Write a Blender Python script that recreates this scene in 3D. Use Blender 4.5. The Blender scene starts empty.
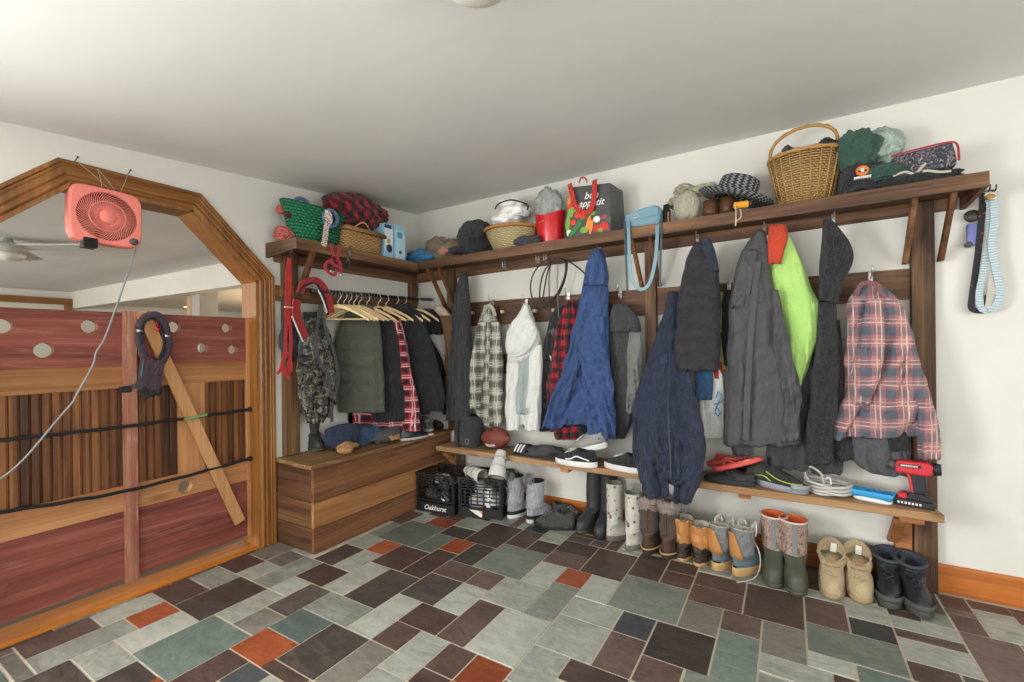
import bpy, bmesh, math, random
from mathutils import Vector, Matrix, noise
S = bpy.context.scene
COL = S.collection
PI = math.pi
rnd = random.Random(7)

# ---------------------------------------------------------------- camera
F_PX, YAW, ROLL, PPX, PPY = 456.0, math.radians(31.1), 0.0107, 512.0, 345.0
CAM = Vector((2.826, -3.050, 1.25))
FW = Vector((-math.sin(YAW), math.cos(YAW), 0)); R0 = Vector((math.cos(YAW), math.sin(YAW), 0)); Z0 = Vector((0, 0, 1))
RC = R0 * math.cos(ROLL) - Z0 * math.sin(ROLL); UC = Z0 * math.cos(ROLL) + R0 * math.sin(ROLL)
def ray(px, py): return FW + RC * ((px - PPX) / F_PX) - UC * ((py - PPY) / F_PX)
def onx(px, py, x): d = ray(px, py); return CAM + d * ((x - CAM.x) / d.x)      # where a line of sight meets the plane x = const
def ony(px, py, y): d = ray(px, py); return CAM + d * ((y - CAM.y) / d.y)
def onz(px, py, z): d = ray(px, py); return CAM + d * ((z - CAM.z) / d.z)
cd = bpy.data.cameras.new('camera'); cam = bpy.data.objects.new('camera', cd); COL.objects.link(cam)
cam.matrix_world = Matrix(((RC.x, UC.x, -FW.x, CAM.x), (RC.y, UC.y, -FW.y, CAM.y), (RC.z, UC.z, -FW.z, CAM.z), (0, 0, 0, 1)))
cd.sensor_width = 36; cd.lens = 36 * F_PX / 1024; cd.shift_y = 4 / 1024; cd.clip_start = 0.02
S.camera = cam

# ---------------------------------------------------------------- materials
def lin(h):
    if isinstance(h, str):
        h = h.lstrip('#'); c = [int(h[i:i+2], 16) / 255 for i in (0, 2, 4)]
        return tuple(v / 12.92 if v <= .04045 else ((v + .055) / 1.055) ** 2.4 for v in c) + (1,)
    return tuple(h) + (1,) if len(h) == 3 else h
class NT:
    """a small wrapper to wire shader nodes"""
    def __init__(s, name):
        s.m = bpy.data.materials.new(name); s.m.use_nodes = True; s.t = s.m.node_tree
        s.b = s.t.nodes['Principled BSDF']
    def n(s, typ, **kw):
        nd = s.t.nodes.new(typ)
        for k, v in kw.items():
            if k.startswith('i_'):
                key = k[2:]; key = int(key) if key.isdigit() else key.replace('_', ' '); s.set(nd.inputs[key], v)
            else: setattr(nd, k, v)
        return nd
    def set(s, inp, v):
        if isinstance(v, bpy.types.NodeSocket): s.t.links.new(v, inp)
        else: inp.default_value = v
    def math(s, op, a, b=0.0, c=None):
        nd = s.t.nodes.new('ShaderNodeMath'); nd.operation = op; s.set(nd.inputs[0], a); s.set(nd.inputs[1], b)
        if c is not None: s.set(nd.inputs[2], c)
        return nd.outputs[0]
    def mix(s, f, a, b, mode='MIX'):
        nd = s.t.nodes.new('ShaderNodeMix'); nd.data_type = 'RGBA'; nd.blend_type = mode
        s.set(nd.inputs[0], f); s.set(nd.inputs[6], lin(a) if isinstance(a, (str, tuple)) else a); s.set(nd.inputs[7], lin(b) if isinstance(b, (str, tuple)) else b)
        return nd.outputs[2]
    def ramp(s, f, stops, interp='LINEAR'):
        nd = s.t.nodes.new('ShaderNodeValToRGB'); cr = nd.color_ramp; cr.interpolation = interp
        while len(cr.elements) < len(stops): cr.elements.new(0.5)
        for e, (p, c) in zip(cr.elements, stops): e.position = p; e.color = lin(c)
        s.set(nd.inputs[0], f); return nd.outputs[0]
    def coord(s, scale=(1, 1, 1), kind='Object', off=None):
        tc = s.t.nodes.new('ShaderNodeTexCoord'); mp = s.t.nodes.new('ShaderNodeMapping'); mp.inputs['Scale'].default_value = scale
        s.t.links.new(tc.outputs[kind], mp.inputs[0])
        if off is not None: s.t.links.new(off, mp.inputs['Location'])
        return mp.outputs[0]
    def noise(s, co, scale=5, detail=4, rough=.55, dist=0, out=0):
        nd = s.t.nodes.new('ShaderNodeTexNoise'); s.t.links.new(co, nd.inputs['Vector'])
        nd.inputs['Scale'].default_value = scale; nd.inputs['Detail'].default_value = detail; nd.inputs['Roughness'].default_value = rough; nd.inputs['Distortion'].default_value = dist
        return nd.outputs[out]
    def bump(s, h, strength=.3, dist=.01):
        nd = s.t.nodes.new('ShaderNodeBump'); nd.inputs['Strength'].default_value = strength; nd.inputs['Distance'].default_value = dist
        s.t.links.new(h, nd.inputs['Height']); s.t.links.new(nd.outputs[0], s.b.inputs['Normal'])
    def fin(s, col=None, rough=.6, metal=0, spec=.5, sheen=0):
        if col is not None: s.set(s.b.inputs['Base Color'], lin(col) if isinstance(col, (str, tuple)) else col)
        s.set(s.b.inputs['Roughness'], rough); s.b.inputs['Metallic'].default_value = metal; s.b.inputs['Specular IOR Level'].default_value = spec
        if sheen: s.b.inputs['Sheen Weight'].default_value = sheen; s.b.inputs['Sheen Roughness'].default_value = .6
        return s.m
M = {}
def plain(name, col, rough=.6, metal=0, spec=.4, var=.12, sc=20, bump=0, sheen=0):
    if name in M: return M[name]
    t = NT(name); co = t.coord(); nz = t.noise(co, sc, 5)
    k = t.math('MULTIPLY_ADD', nz, 2 * var, 1 - var)
    c = t.mix(1.0, col, t.n('ShaderNodeCombineColor', i_0=k, i_1=k, i_2=k).outputs[0], 'MULTIPLY')
    if bump: t.bump(nz, bump)
    M[name] = t.fin(c, rough, metal, spec, sheen); return M[name]
def fabric(name, col, rough=.85, spec=.2, var=.18, wr=.6, weave=900, sheen=.15, speck=None):
    """cloth: soft colour variation, small creases and a weave"""
    if name in M: return M[name]
    t = NT(name); co = t.coord(); a = t.noise(co, 9, 6, .6, .6); w = t.noise(co, weave, 2, .6)
    k = t.math('MULTIPLY_ADD', t.math('ADD', t.math('MULTIPLY', a, .6), t.math('MULTIPLY', w, .4)), 2 * var, 1 - var)
    c = t.mix(1.0, col, t.n('ShaderNodeCombineColor', i_0=k, i_1=k, i_2=k).outputs[0], 'MULTIPLY')
    if speck: c = t.mix(t.ramp(t.noise(co, 260, 2, .7), [(.56, (0, 0, 0)), (.66, (1, 1, 1))]), c, speck)
    cs = t.math('ADD', t.noise(t.coord((1, 1, .5)), 17, 6, .62, 1.6), t.math('MULTIPLY', t.noise(t.coord((1, 1, .7)), 48, 4, .6, 1.0), .45))
    h = t.math('ADD', t.math('MULTIPLY', cs, 1.0), t.math('MULTIPLY', w, .06)); t.bump(h, min(1, wr * 1.5), .05)
    M[name] = t.fin(c, rough, 0, spec, sheen); return M[name]
def plaid(name, base, band, lines, period=.11, dark=None, rough=.9, w=.42, lw=.06, lv=.8):
    """woven check on the cloth's own u,v lengths in metres: wide bands and thin lines both ways"""
    if name in M: return M[name]
    t = NT(name); tc = t.n('ShaderNodeTexCoord'); sx = t.n('ShaderNodeSeparateXYZ'); t.t.links.new(tc.outputs['UV'], sx.inputs[0])
    f = [t.math('FRACT', t.math('MULTIPLY', sx.outputs[i], 1 / period)) for i in (0, 1)]
    B = [t.ramp(x, [(0, (0, 0, 0)), (.5 - w / 2, (1, 1, 1)), (.5 + w / 2, (0, 0, 0))], 'CONSTANT') for x in f]
    L = [t.ramp(x, [(0, (0, 0, 0)), (.08, (1, 1, 1)), (.08 + lw, (0, 0, 0)), (.9, (1, 1, 1)), (.9 + lw * .6, (0, 0, 0))], 'CONSTANT') for x in f]
    half = t.math('MULTIPLY', t.math('ADD', B[0], B[1]), .5)
    c = t.ramp(half, [(0, base), (.5, band), (1, dark or band)])
    c = t.mix(t.math('MULTIPLY', t.math('MAXIMUM', L[0], t.math('MULTIPLY', L[1], .9)), lv), c, lines)
    co = t.coord(); nz = t.noise(co, 30, 5, .6, .5); k = t.math('MULTIPLY_ADD', nz, .5, .75)
    c = t.mix(1.0, c, t.n('ShaderNodeCombineColor', i_0=k, i_1=k, i_2=k).outputs[0], 'MULTIPLY'); t.bump(t.noise(t.coord((1, 1, .5)), 17, 6, .62, 1.6), .8, .045)
    M[name] = t.fin(c, rough, 0, .15, .2); return M[name]
def wood(name, stops, axis='x', rough=.55, spec=.35, bump=.25, sc=1.0, knots=True, coat=0, wear=None):
    """boards: long grain along axis, each board its own tone"""
    if name in M: return M[name]
    t = NT(name); i = 'xyz'.index(axis); s1 = [9.0 * sc] * 3; s1[i] = .7 * sc; s2 = [70.0 * sc] * 3; s2[i] = 1.6 * sc
    oi = t.n('ShaderNodeObjectInfo'); ge = t.n('ShaderNodeNewGeometry')
    rr = t.math('ADD', oi.outputs['Random'], ge.outputs['Random Per Island']); ov = t.n('ShaderNodeCombineXYZ', i_0=t.math('MULTIPLY', rr, 17), i_1=t.math('MULTIPLY', rr, 31), i_2=t.math('MULTIPLY', rr, 23)).outputs[0]
    a = t.noise(t.coord(s1, 'Object', ov), 1, 6, .6, .8); b = t.noise(t.coord(s2, 'Object', ov), 1, 4, .65, .3); k = t.noise(t.coord((3, 3, 3), 'Object', ov), 1, 3)
    v = t.math('ADD', t.math('MULTIPLY', a, .6), t.math('MULTIPLY', b, .4))
    v = t.math('ADD', v, t.math('MULTIPLY', t.math('SUBTRACT', t.math('FRACT', t.math('MULTIPLY', rr, 7.3)), .5), .16))
    c = t.ramp(v, [(.5 + (p - .5) * .62, q) for p, q in stops])
    if knots:
        vo = t.n('ShaderNodeTexVoronoi'); sk = [5.0] * 3; sk[i] = 2.0; t.t.links.new(t.coord(sk, 'Object', ov), vo.inputs['Vector']); vo.inputs['Scale'].default_value = 1
        c = t.mix(t.ramp(vo.outputs['Distance'], [(.05, (.8, .8, .8)), (.13, (0, 0, 0))]), c, stops[0][1])
    if wear:
        wv = t.noise(t.coord([x * 1.7 for x in s1], 'Object', ov), 1.6, 8, .75, 1.5)
        c = t.mix(t.ramp(wv, [(.53, (0, 0, 0)), (.66, (.8, .8, .8))]), c, wear)
    t.bump(v, bump, .006)
    M[name] = t.fin(c, t.math('MULTIPLY_ADD', b, .25, rough - .1), 0, spec)
    if coat: t.b.inputs['Coat Weight'].default_value = coat; t.b.inputs['Coat Roughness'].default_value = .15
    return M[name]
def wicker(name, c1, c2, su=60, sv=70, rough=.6):
    """woven cane: over-and-under strands on the basket's u,v"""
    if name in M: return M[name]
    t = NT(name); tc = t.n('ShaderNodeTexCoord'); sx = t.n('ShaderNodeSeparateXYZ'); t.t.links.new(tc.outputs['UV'], sx.inputs[0])
    u = t.math('MULTIPLY', sx.outputs[0], su); v = t.math('MULTIPLY', sx.outputs[1], sv)
    row = t.math('FLOOR', v); ph = t.math('MULTIPLY', t.math('MODULO', row, 2), PI)
    h = t.math('MULTIPLY_ADD', t.math('SINE', t.math('ADD', t.math('MULTIPLY', u, PI), ph)), .5, .5)
    vv = t.math('SINE', t.math('MULTIPLY', t.math('FRACT', v), PI)); hh = t.math('MULTIPLY', t.math('MULTIPLY_ADD', h, .7, .3), vv)
    nz = t.noise(t.coord((1, 1, 6)), 14, 4); c = t.ramp(t.math('ADD', t.math('MULTIPLY', hh, .65), t.math('MULTIPLY', nz, .4)), [(.1, c1), (.75, c2)])
    t.bump(hh, .9, .012); M[name] = t.fin(c, rough, 0, .35); return M[name]
def glow(name, col, st):
    t = NT(name); t.b.inputs['Emission Color'].default_value = lin(col); t.b.inputs['Emission Strength'].default_value = st
    M[name] = t.fin(col, .4); return M[name]

# ---------------------------------------------------------------- mesh building
class MB:
    def __init__(s): s.v = []; s.f = []; s.mi = []; s.uv = []; s.smooth = []
    def add(s, vs, fs, mi=0, uv=None, smooth=False):
        o = len(s.v); s.v += [Vector(p) for p in vs]
        for k, f in enumerate(fs):
            s.f.append([o + i for i in f]); s.mi.append(mi); s.smooth.append(smooth); s.uv.append(uv[k] if uv else None)
        return s
    def box(s, a, b, mi=0):
        x0, x1 = sorted((a[0], b[0])); y0, y1 = sorted((a[1], b[1])); z0, z1 = sorted((a[2], b[2]))
        v = [(x, y, z) for x in (x0, x1) for y in (y0, y1) for z in (z0, z1)]
        return s.add(v, [(0, 1, 3, 2), (4, 6, 7, 5), (0, 4, 5, 1), (2, 3, 7, 6), (0, 2, 6, 4), (1, 5, 7, 3)], mi)
    def hexa(s, lo, hi, mi=0):
        """four bottom and four top corners, any shape"""
        v = list(lo) + list(hi)
        return s.add(v, [(3, 2, 1, 0), (4, 5, 6, 7), (0, 1, 5, 4), (1, 2, 6, 5), (2, 3, 7, 6), (3, 0, 4, 7)], mi)
    def beam(s, p, q, w, h, up=(0, 0, 1), mi=0):
        p, q = Vector(p), Vector(q); d = (q - p).normalized(); u = Vector(up); side = d.cross(u).normalized(); u = side.cross(d).normalized()
        c = [(-w/2, -h/2), (w/2, -h/2), (w/2, h/2), (-w/2, h/2)]
        return s.hexa([p + side * a + u * b for a, b in c], [q + side * a + u * b for a, b in c], mi)
    def prism(s, pts, vec, mi=0):
        """a closed outline pushed along vec"""
        n = len(pts); vec = Vector(vec); v = [Vector(p) for p in pts] + [Vector(p) + vec for p in pts]
        return s.add(v, [tuple(range(n - 1, -1, -1)), tuple(range(n, 2 * n))] + [(i, (i + 1) % n, n + (i + 1) % n, n + i) for i in range(n)], mi)
    def rings(s, R, mi=0, caps=(True, True), smooth=True, uvs=None, closed=True):
        n = len(R[0]); vs = [p for r in R for p in r]; fs = []; uv = []
        for j in range(len(R) - 1):
            for i in range(n if closed else n - 1):
                k = (i + 1) % n; fs.append((j * n + i, j * n + k, (j + 1) * n + k, (j + 1) * n + i))
                if uvs: uv.append([uvs(j, i), uvs(j, i + 1), uvs(j + 1, i + 1), uvs(j + 1, i)])
        if caps[0]: fs.append(tuple(range(n - 1, -1, -1))); uv.append(None)
        if caps[1]: fs.append(tuple((len(R) - 1) * n + i for i in range(n))); uv.append(None)
        return s.add(vs, fs, mi, uv if uvs else None, smooth)
    def tube(s, path, r, n=8, mi=0, closed=False, flat=None):
        """a round (or with flat=(width, thickness) a strap-shaped) tube along a path"""
        P = [Vector(p) for p in path]; R = []; m = len(P); prev = None
        for i, p in enumerate(P):
            a = P[(i - 1) % m] if (closed or i > 0) else p; b = P[(i + 1) % m] if (closed or i < m - 1) else p
            d = (b - a).normalized() if (b - a).length > 1e-9 else Vector((0, 0, 1))
            if flat and len(flat) > 2 and d.cross(Vector(flat[2])).length > 1e-3: u = d.cross(Vector(flat[2])).normalized(); u = -u if prev is not None and u.dot(prev) < 0 else u
            elif prev is None: u = d.orthogonal().normalized()
            else: u = (prev - d * d.dot(prev)).normalized() if (prev - d * d.dot(prev)).length > 1e-6 else d.orthogonal().normalized()
            prev = u; w = d.cross(u); rr = r[i] if isinstance(r, (list, tuple)) else r
            if flat: R.append([p + u * (flat[0] / 2 * sx) + w * (flat[1] / 2 * sy) for sx, sy in ((-1, -1), (1, -1), (1, 1), (-1, 1))])
            else: R.append([p + (u * math.cos(2 * PI * k / n) + w * math.sin(2 * PI * k / n)) * rr for k in range(n)])
        if closed: R.append(R[0]); return s.rings(R, mi, (False, False), not flat)
        return s.rings(R, mi, (True, True), not flat)
    def lathe(s, prof, c=(0, 0, 0), n=32, mi=0, sx=1.0, sy=1.0, wob=None, caps=(True, True), axis=None, uvscale=None):
        """profile of (radius, height) spun about z at c"""
        c = Vector(c); R = []
        for r, z in prof:
            ring = []
            for k in range(n):
                a = 2 * PI * k / n; q = r * (1 + (wob(a, z) if wob else 0)); ring.append(Vector((q * math.cos(a) * sx, q * math.sin(a) * sy, z)))
            R.append(ring)
        if axis is not None:
            q = Vector((0, 0, 1)).rotation_difference(Vector(axis)); R = [[q @ p for p in r] for r in R]
        R = [[p + c for p in r] for r in R]
        L = [0]
        for i in range(1, len(prof)): L.append(L[-1] + math.hypot(prof[i][0] - prof[i-1][0], prof[i][1] - prof[i-1][1]))
        r0 = max(p[0] for p in prof)
        return s.rings(R, mi, caps, True, lambda j, i: (i / n * (uvscale or 2 * PI * r0), L[j]))
    def ball(s, c, r, n=16, m=10, mi=0, sc=(1, 1, 1)):
        c = Vector(c); R = []
        for j in range(m + 1):
            t = PI * (j + .02 if j == 0 else j - .02 if j == m else j) / m
            R.append([c + Vector((r * sc[0] * math.sin(t) * math.cos(2 * PI * k / n), r * sc[1] * math.sin(t) * math.sin(2 * PI * k / n), -r * sc[2] * math.cos(t))) for k in range(n)])
        return s.rings(R, mi)
    def xf(s, mat):
        s.v = [mat @ p for p in s.v]; return s
    def jit(s, amp, freq=8, seed=0):
        o = Vector((seed * 3.1, seed * 7.7, seed * 1.3)); s.v = [p + noise.noise_vector(p * freq + o) * amp for p in s.v]; return s
    def build(s, name, mat, parent=None, sub=0, bevel=0, loc=None, solid=0):
        me = bpy.data.meshes.new(name); base = Vector((0, 0, 0))
        if parent is not None: base = parent['_w'] if '_w' in parent else base
        base = Vector(base)
        me.from_pydata([tuple(p - base) for p in s.v], [], s.f)
        mats = mat if isinstance(mat, (list, tuple)) else [mat]
        for m in mats: me.materials.append(m)
        ul = me.uv_layers.new(name='UVMap') if any(u for u in s.uv) else None
        for p, mi, sm, u in zip(me.polygons, s.mi, s.smooth, s.uv):
            p.material_index = mi; p.use_smooth = sm
            if ul and u:
                for li, q in zip(p.loop_indices, u): ul.data[li].uv = q
        bm = bmesh.new(); bm.from_mesh(me); bmesh.ops.remove_doubles(bm, verts=bm.verts, dist=1e-6); bmesh.ops.recalc_face_normals(bm, faces=bm.faces)
        if bevel: bmesh.ops.bevel(bm, geom=[e for e in bm.edges if len(e.link_faces) == 2 and e.calc_face_angle(0) > .6], offset=bevel, segments=2, affect='EDGES', profile=.5, clamp_overlap=True)
        bm.to_mesh(me); bm.free()
        o = bpy.data.objects.new(name, me); COL.objects.link(o)
        if parent is not None: o.parent = parent
        o['_w'] = tuple(base)
        if solid: md = o.modifiers.new('solid', 'SOLIDIFY'); md.thickness = solid; md.offset = 0
        if sub: md = o.modifiers.new('sub', 'SUBSURF'); md.levels = sub; md.render_levels = sub
        return o
def tag(o, label, cat=None, group=None, kind=None):
    if label: o['label'] = label
    if cat: o['category'] = cat
    if group: o['group'] = group
    if kind: o['kind'] = kind
    return o
def thing(name, label, cat, loc, group=None):
    o = bpy.data.objects.new(name, None); o.empty_display_size = .05; COL.objects.link(o); o.location = loc; o['_w'] = tuple(loc)
    return tag(o, label, cat, group)
def struct(name, mb, mat, **k): return tag(mb.build(name, mat, **k), None, kind='structure')
def smooth_path(pts, n=6, closed=False):
    P = [Vector(p) for p in pts]; out = []; m = len(P)
    for i in range(m if closed else m - 1):
        p0 = P[(i - 1) % m] if closed or i > 0 else P[0]; p1 = P[i]; p2 = P[(i + 1) % m]; p3 = P[(i + 2) % m] if closed or i < m - 2 else P[-1]
        for k in range(n):
            t = k / n; out.append(.5 * ((2 * p1) + (p2 - p0) * t + (2 * p0 - 5 * p1 + 4 * p2 - p3) * t * t + (3 * p1 - p0 - 3 * p2 + p3) * t ** 3))
    if not closed: out.append(P[-1])
    return out
def lerp_rows(rows, t):
    """smooth interpolation between listed rows of numbers"""
    n = len(rows) - 1; x = t * n; i = min(int(x), n - 1); u = x - i
    p0, p1, p2, p3 = rows[max(i - 1, 0)], rows[i], rows[i + 1], rows[min(i + 2, n)]
    return [.5 * (2 * b + (c - a) * u + (2 * a - 5 * b + 4 * c - d) * u * u + (3 * b - a - 3 * c + d) * u ** 3) for a, b, c, d in zip(p0, p1, p2, p3)]
# ---------------------------------------------------------------- materials of the place
def wall_mat():
    t = NT('wall_paint'); co = t.coord(); a = t.noise(co, 1.3, 5, .6); b = t.noise(co, 60, 4)
    c = t.ramp(a, [(.3, '#d0cec5'), (.7, '#dad8cf')])
    dirt = t.ramp(t.noise(co, 9, 6, .7), [(.68, (0, 0, 0)), (.76, (.25, .25, .25))]); c = t.mix(dirt, c, '#bdb8a8')
    t.bump(b, .06, .004); return t.fin(c, .75, 0, .25)
def ceil_mat():
    t = NT('ceiling_plaster'); co = t.coord(); a = t.noise(co, .9, 4, .6); b = t.noise(co, 18, 6, .7); sm = t.noise(t.coord((1, 3, 1)), 1.1, 4, .5, .8)
    c = t.ramp(a, [(.3, '#dadad6'), (.7, '#e3e3df')]); c = t.mix(t.ramp(sm, [(.5, (0, 0, 0)), (.8, (.25, .25, .25))]), c, '#d0d0cc')
    t.bump(b, .08, .006); return t.fin(c, .8, 0, .2)
WALL = wall_mat(); CEIL = ceil_mat()
W_DARK = wood('dark_stained_pine', [(.25, '#302117'), (.5, '#5e4230'), (.75, '#8d6846')], 'x', .6)
W_DARKY = wood('dark_stained_pine_y', [(.25, '#302117'), (.5, '#5e4230'), (.75, '#8d6846')], 'y', .6)
W_DARKZ = wood('dark_stained_pine_z', [(.3, '#372719'), (.5, '#624731'), (.7, '#8b6746')], 'z', .6)
W_BRACE = wood('warm_brace_pine', [(.3, '#4c321f'), (.5, '#744e32'), (.7, '#946a45')], 'z', .55)
W_CASING = wood('oak_casing', [(.2, '#573413'), (.5, '#875623'), (.8, '#aa763a')], 'y', .4, .5, .2, knots=False, coat=.15)
W_CASINGZ = wood('oak_casing_z', [(.2, '#573413'), (.5, '#875623'), (.8, '#aa763a')], 'z', .4, .5, .2, knots=False, coat=.15)
W_ORANGE = wood('varnished_pine_y', [(.25, '#96541a'), (.5, '#bf7426'), (.75, '#d08a38')], 'y', .35, .5, .15, knots=False, coat=.3)
W_ORANGEX = wood('varnished_pine_x', [(.25, '#94501e'), (.5, '#b86a2a'), (.75, '#ca8038')], 'x', .35, .5, .15, coat=.3)
def slate(name, c1, c2, c3, rough=.42):
    t = NT(name); co = t.coord(); ge = t.n('ShaderNodeNewGeometry'); r = ge.outputs['Random Per Island']
    ov = t.n('ShaderNodeCombineXYZ', i_0=t.math('MULTIPLY', r, 13), i_1=t.math('MULTIPLY', r, 29), i_2=t.math('MULTIPLY', r, 7)).outputs[0]
    co = t.coord((1, 1, 1), 'Object', ov); a = t.noise(t.coord((1, 2.2, 1), 'Object', ov), 6, 8, .68, 1.5); b = t.noise(co, 40, 6, .65); ms = t.noise(co, 2.2, 3)
    v = t.math('ADD', t.math('ADD', t.math('MULTIPLY', a, .55), t.math('MULTIPLY', b, .25)), t.math('ADD', t.math('MULTIPLY', ms, .2), t.math('MULTIPLY', t.math('SUBTRACT', r, .5), .22)))
    c = t.ramp(v, [(.36, c1), (.5, c2), (.65, c3)]); t.bump(t.math('ADD', a, t.math('MULTIPLY', b, .4)), .4, .008)
    c = t.mix(t.ramp(t.noise(co, 75, 3, .8), [(.70, (0, 0, 0)), (.76, (.5, .5, .5))]), c, '#b7b2a2')
    return t.fin(c, t.math('MULTIPLY_ADD', a, .3, rough - .12), 0, .45)
SL = {'G': slate('slate_sage', '#7c8076', '#9a9d92', '#b5b7ab'), 'g': slate('slate_green', '#5e655d', '#747c71', '#8a9085'), 'T': slate('slate_teal', '#53605b', '#68766e', '#7f8a82'),
      'b': slate('slate_plum', '#453733', '#5b4943', '#73625a'), 'd': slate('slate_umber', '#3b3531', '#514a45', '#6a625b'), 'o': slate('slate_olive_grey', '#55504a', '#6e6a62', '#858176'),
      'r': slate('terracotta', '#7a3a22', '#9c5030', '#b0643f'), 'k': slate('slate_black', '#2c2d2f', '#3b3c3e', '#4d4f52')}
# ---------------------------------------------------------------- floor
def build_floor():
    keys = list(SL); mats = [plain('grout', '#c4b8a4', .9, bump=.2)] + [SL[k] for k in keys]
    mb = MB(); mb.box((-.02, -6.2, -.1), (6.0, .02, -.003))
    q = .003
    for it in TILES.split():
        k = it[0]; x0, y0, x1, y1 = [float(v) / 1000 for v in it[1:].split(',')]
        dz = rnd.uniform(-.0008, .0008)
        mb.hexa([(x0+q, y0+q, -.02), (x1-q, y0+q, -.02), (x1-q, y1-q, -.02), (x0+q, y1-q, -.02)], [(x0+q+.0015, y0+q+.0015, dz), (x1-q-.0015, y0+q+.0015, dz), (x1-q-.0015, y1-q-.0015, dz), (x0+q+.0015, y1-q-.0015, dz)], 1 + keys.index(k))
    for iy in range(19):
        for ix in range(40):
            x0, y1 = -.02 + .151 * ix, -3.3 - .152 * iy
            if x0 + .15 > 6.0: continue
            mb.box((x0 + q, y1 - .152 + q, -.02), (x0 + .151 - q, y1 - q, 0), 1 + keys.index(rnd.choice('GGbbdggob')))
        for k in range(5): pass
    for iy in range(22):
        for ix in range(9):
            x0, y1 = 4.6 + .155 * ix, 0 - .15 * iy
            mb.box((x0 + q, y1 - .15 + q, -.02), (min(x0 + .155 - q, 6), y1 - q, 0), 1 + keys.index(rnd.choice('GGbbdggob')))
    struct('floor', mb, mats)
# ---------------------------------------------------------------- shell
def zc(x, y): return 2.424 + .0145 * x + .083 * y      # the ceiling is not level
OCT = [(-2.771, 0), (-2.771, 1.704), (-2.341, 2.120), (-1.753, 2.120), (-1.330, 1.704), (-1.330, 0)]    # outer outline of the casing, (y, z)
INN = [(-2.671, 0), (-2.671, 1.663), (-2.300, 2.022), (-1.794, 2.022), (-1.430, 1.663), (-1.430, 0)]    # the opening itself
XR, YB = 5.6, -5.6
def build_shell():
    # left wall with the eight-sided doorway: pieces around the opening
    mb = MB(); th = (-.14, 0, 0)
    top = lambda y: (0, y, zc(0, y) + .05)
    ys = [p[0] for p in INN]
    def pc(pts): mb.prism([(0, y, z) for y, z in pts], th)
    pc([(INN[5][0], 0), (.14, 0), (.14, zc(0, .14) + .05), (INN[5][0], zc(0, INN[5][0]) + .05)])
    pc([(INN[4][0], INN[4][1]), (INN[4][0], zc(0, INN[4][0]) + .05), (INN[3][0], zc(0, INN[3][0]) + .05), (INN[3][0], INN[3][1])])
    pc([(INN[3][0], INN[3][1]), (INN[3][0], zc(0, INN[3][0]) + .05), (INN[2][0], zc(0, INN[2][0]) + .05), (INN[2][0], INN[2][1])])
    pc([(INN[2][0], INN[2][1]), (INN[2][0], zc(0, INN[2][0]) + .05), (INN[1][0], zc(0, INN[1][0]) + .05), (INN[1][0], INN[1][1])])
    pc([(INN[1][0], 0), (INN[1][0], zc(0, INN[1][0]) + .05), (-3.5, zc(0, -3.5) + .05), (-3.5, 0)]); pc([(-3.5, 0), (-3.5, .75), (-5.1, .75), (-5.1, 0)]); pc([(-3.5, 1.95), (-3.5, zc(0, -3.5) + .05), (-5.1, zc(0, -5.1) + .05), (-5.1, 1.95)]); pc([(-5.1, 0), (-5.1, 2.1), (YB, 2.1), (YB, 0)])
    struct('wall_left', mb, WALL)
    mb = MB(); mb.prism([(-.14, 0, -.05), (XR, 0, -.05), (XR, 0, 2.56), (-.14, 0, 2.47)], (0, .14, 0)); struct('wall_back', mb, WALL)
    # right and rear walls stand out of view, with window openings added to hold the fill lights
    mb = MB(); W = .14
    for a, b in (((XR, YB, 0), (XR + W, .14, .7)), ((XR, YB, 2.15), (XR + W, .14, 2.6)), ((XR, YB, .7), (XR + W, -4.6, 2.15)), ((XR, -1.6, .7), (XR + W, .14, 2.15)), ((XR, -3.2, .7), (XR + W, -3.0, 2.15))): mb.box(a, b)
    struct('wall_right', mb, WALL)
    mb = MB()
    for a, b in (((-.14, YB - W, 0), (XR + W, YB, .5)), ((-.14, YB - W, 2.05), (XR + W, YB, 2.6)), ((-.14, YB - W, .5), (.5, YB, 2.05)), ((2.5, YB - W, .5), (2.9, YB, 2.05)), ((5.0, YB - W, .5), (XR + W, YB, 2.05))): mb.box(a, b)
    struct('wall_front', mb, WALL)
    mb = MB(); c = [(-.14, YB - .14), (XR + .14, YB - .14), (XR + .14, .14), (-.14, .14)]
    mb.hexa([(x, y, zc(x, y)) for x, y in c], [(x, y, zc(x, y) + .12) for x, y in c]); struct('ceiling', mb, CEIL)
    # frames of the added, unseen rear windows
    n = 1
    for (x0, x1) in ((.5, 2.5), (2.9, 5.0)):
        mb = MB()
        for a, b in (((x0, YB - .1, .5), (x1, YB - .04, .56)), ((x0, YB - .1, 1.99), (x1, YB - .04, 2.05)), ((x0, YB - .1, .5), (x0 + .06, YB - .04, 2.05)), ((x1 - .06, YB - .1, .5), (x1, YB - .04, 2.05)), (((x0 + x1) / 2 - .03, YB - .1, .5), ((x0 + x1) / 2 + .03, YB - .04, 2.05))): mb.box(a, b)
        struct('window_%d' % n, mb, W_CASINGZ); n += 1
    # casing of the doorway: stepped moulding following the eight-sided outline
    def ring_pts(k): return [(o[0] + (i[0] - o[0]) * k, o[1] + (i[1] - o[1]) * k) for o, i in zip(OCT, INN)]
    mb = MB(); prof = [(0, .0), (0, .014), (.06, .02), (.16, .02), (.2, .013), (.3, .016), (.36, .013), (.6, .016), (.68, .012), (.78, .02), (.9, .02), (1.0, .012), (1.0, 0)]
    R = [[Vector((d, y, z)) for y, z in ring_pts(k)] for k, d in prof]
    mb.rings(R, 0, (False, False), False, None, False); mb.mi = [0 if k % 5 == 2 else 1 for k in range(len(mb.f))]; struct('trim_1', mb, [W_CASING, W_CASINGZ])
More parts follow.
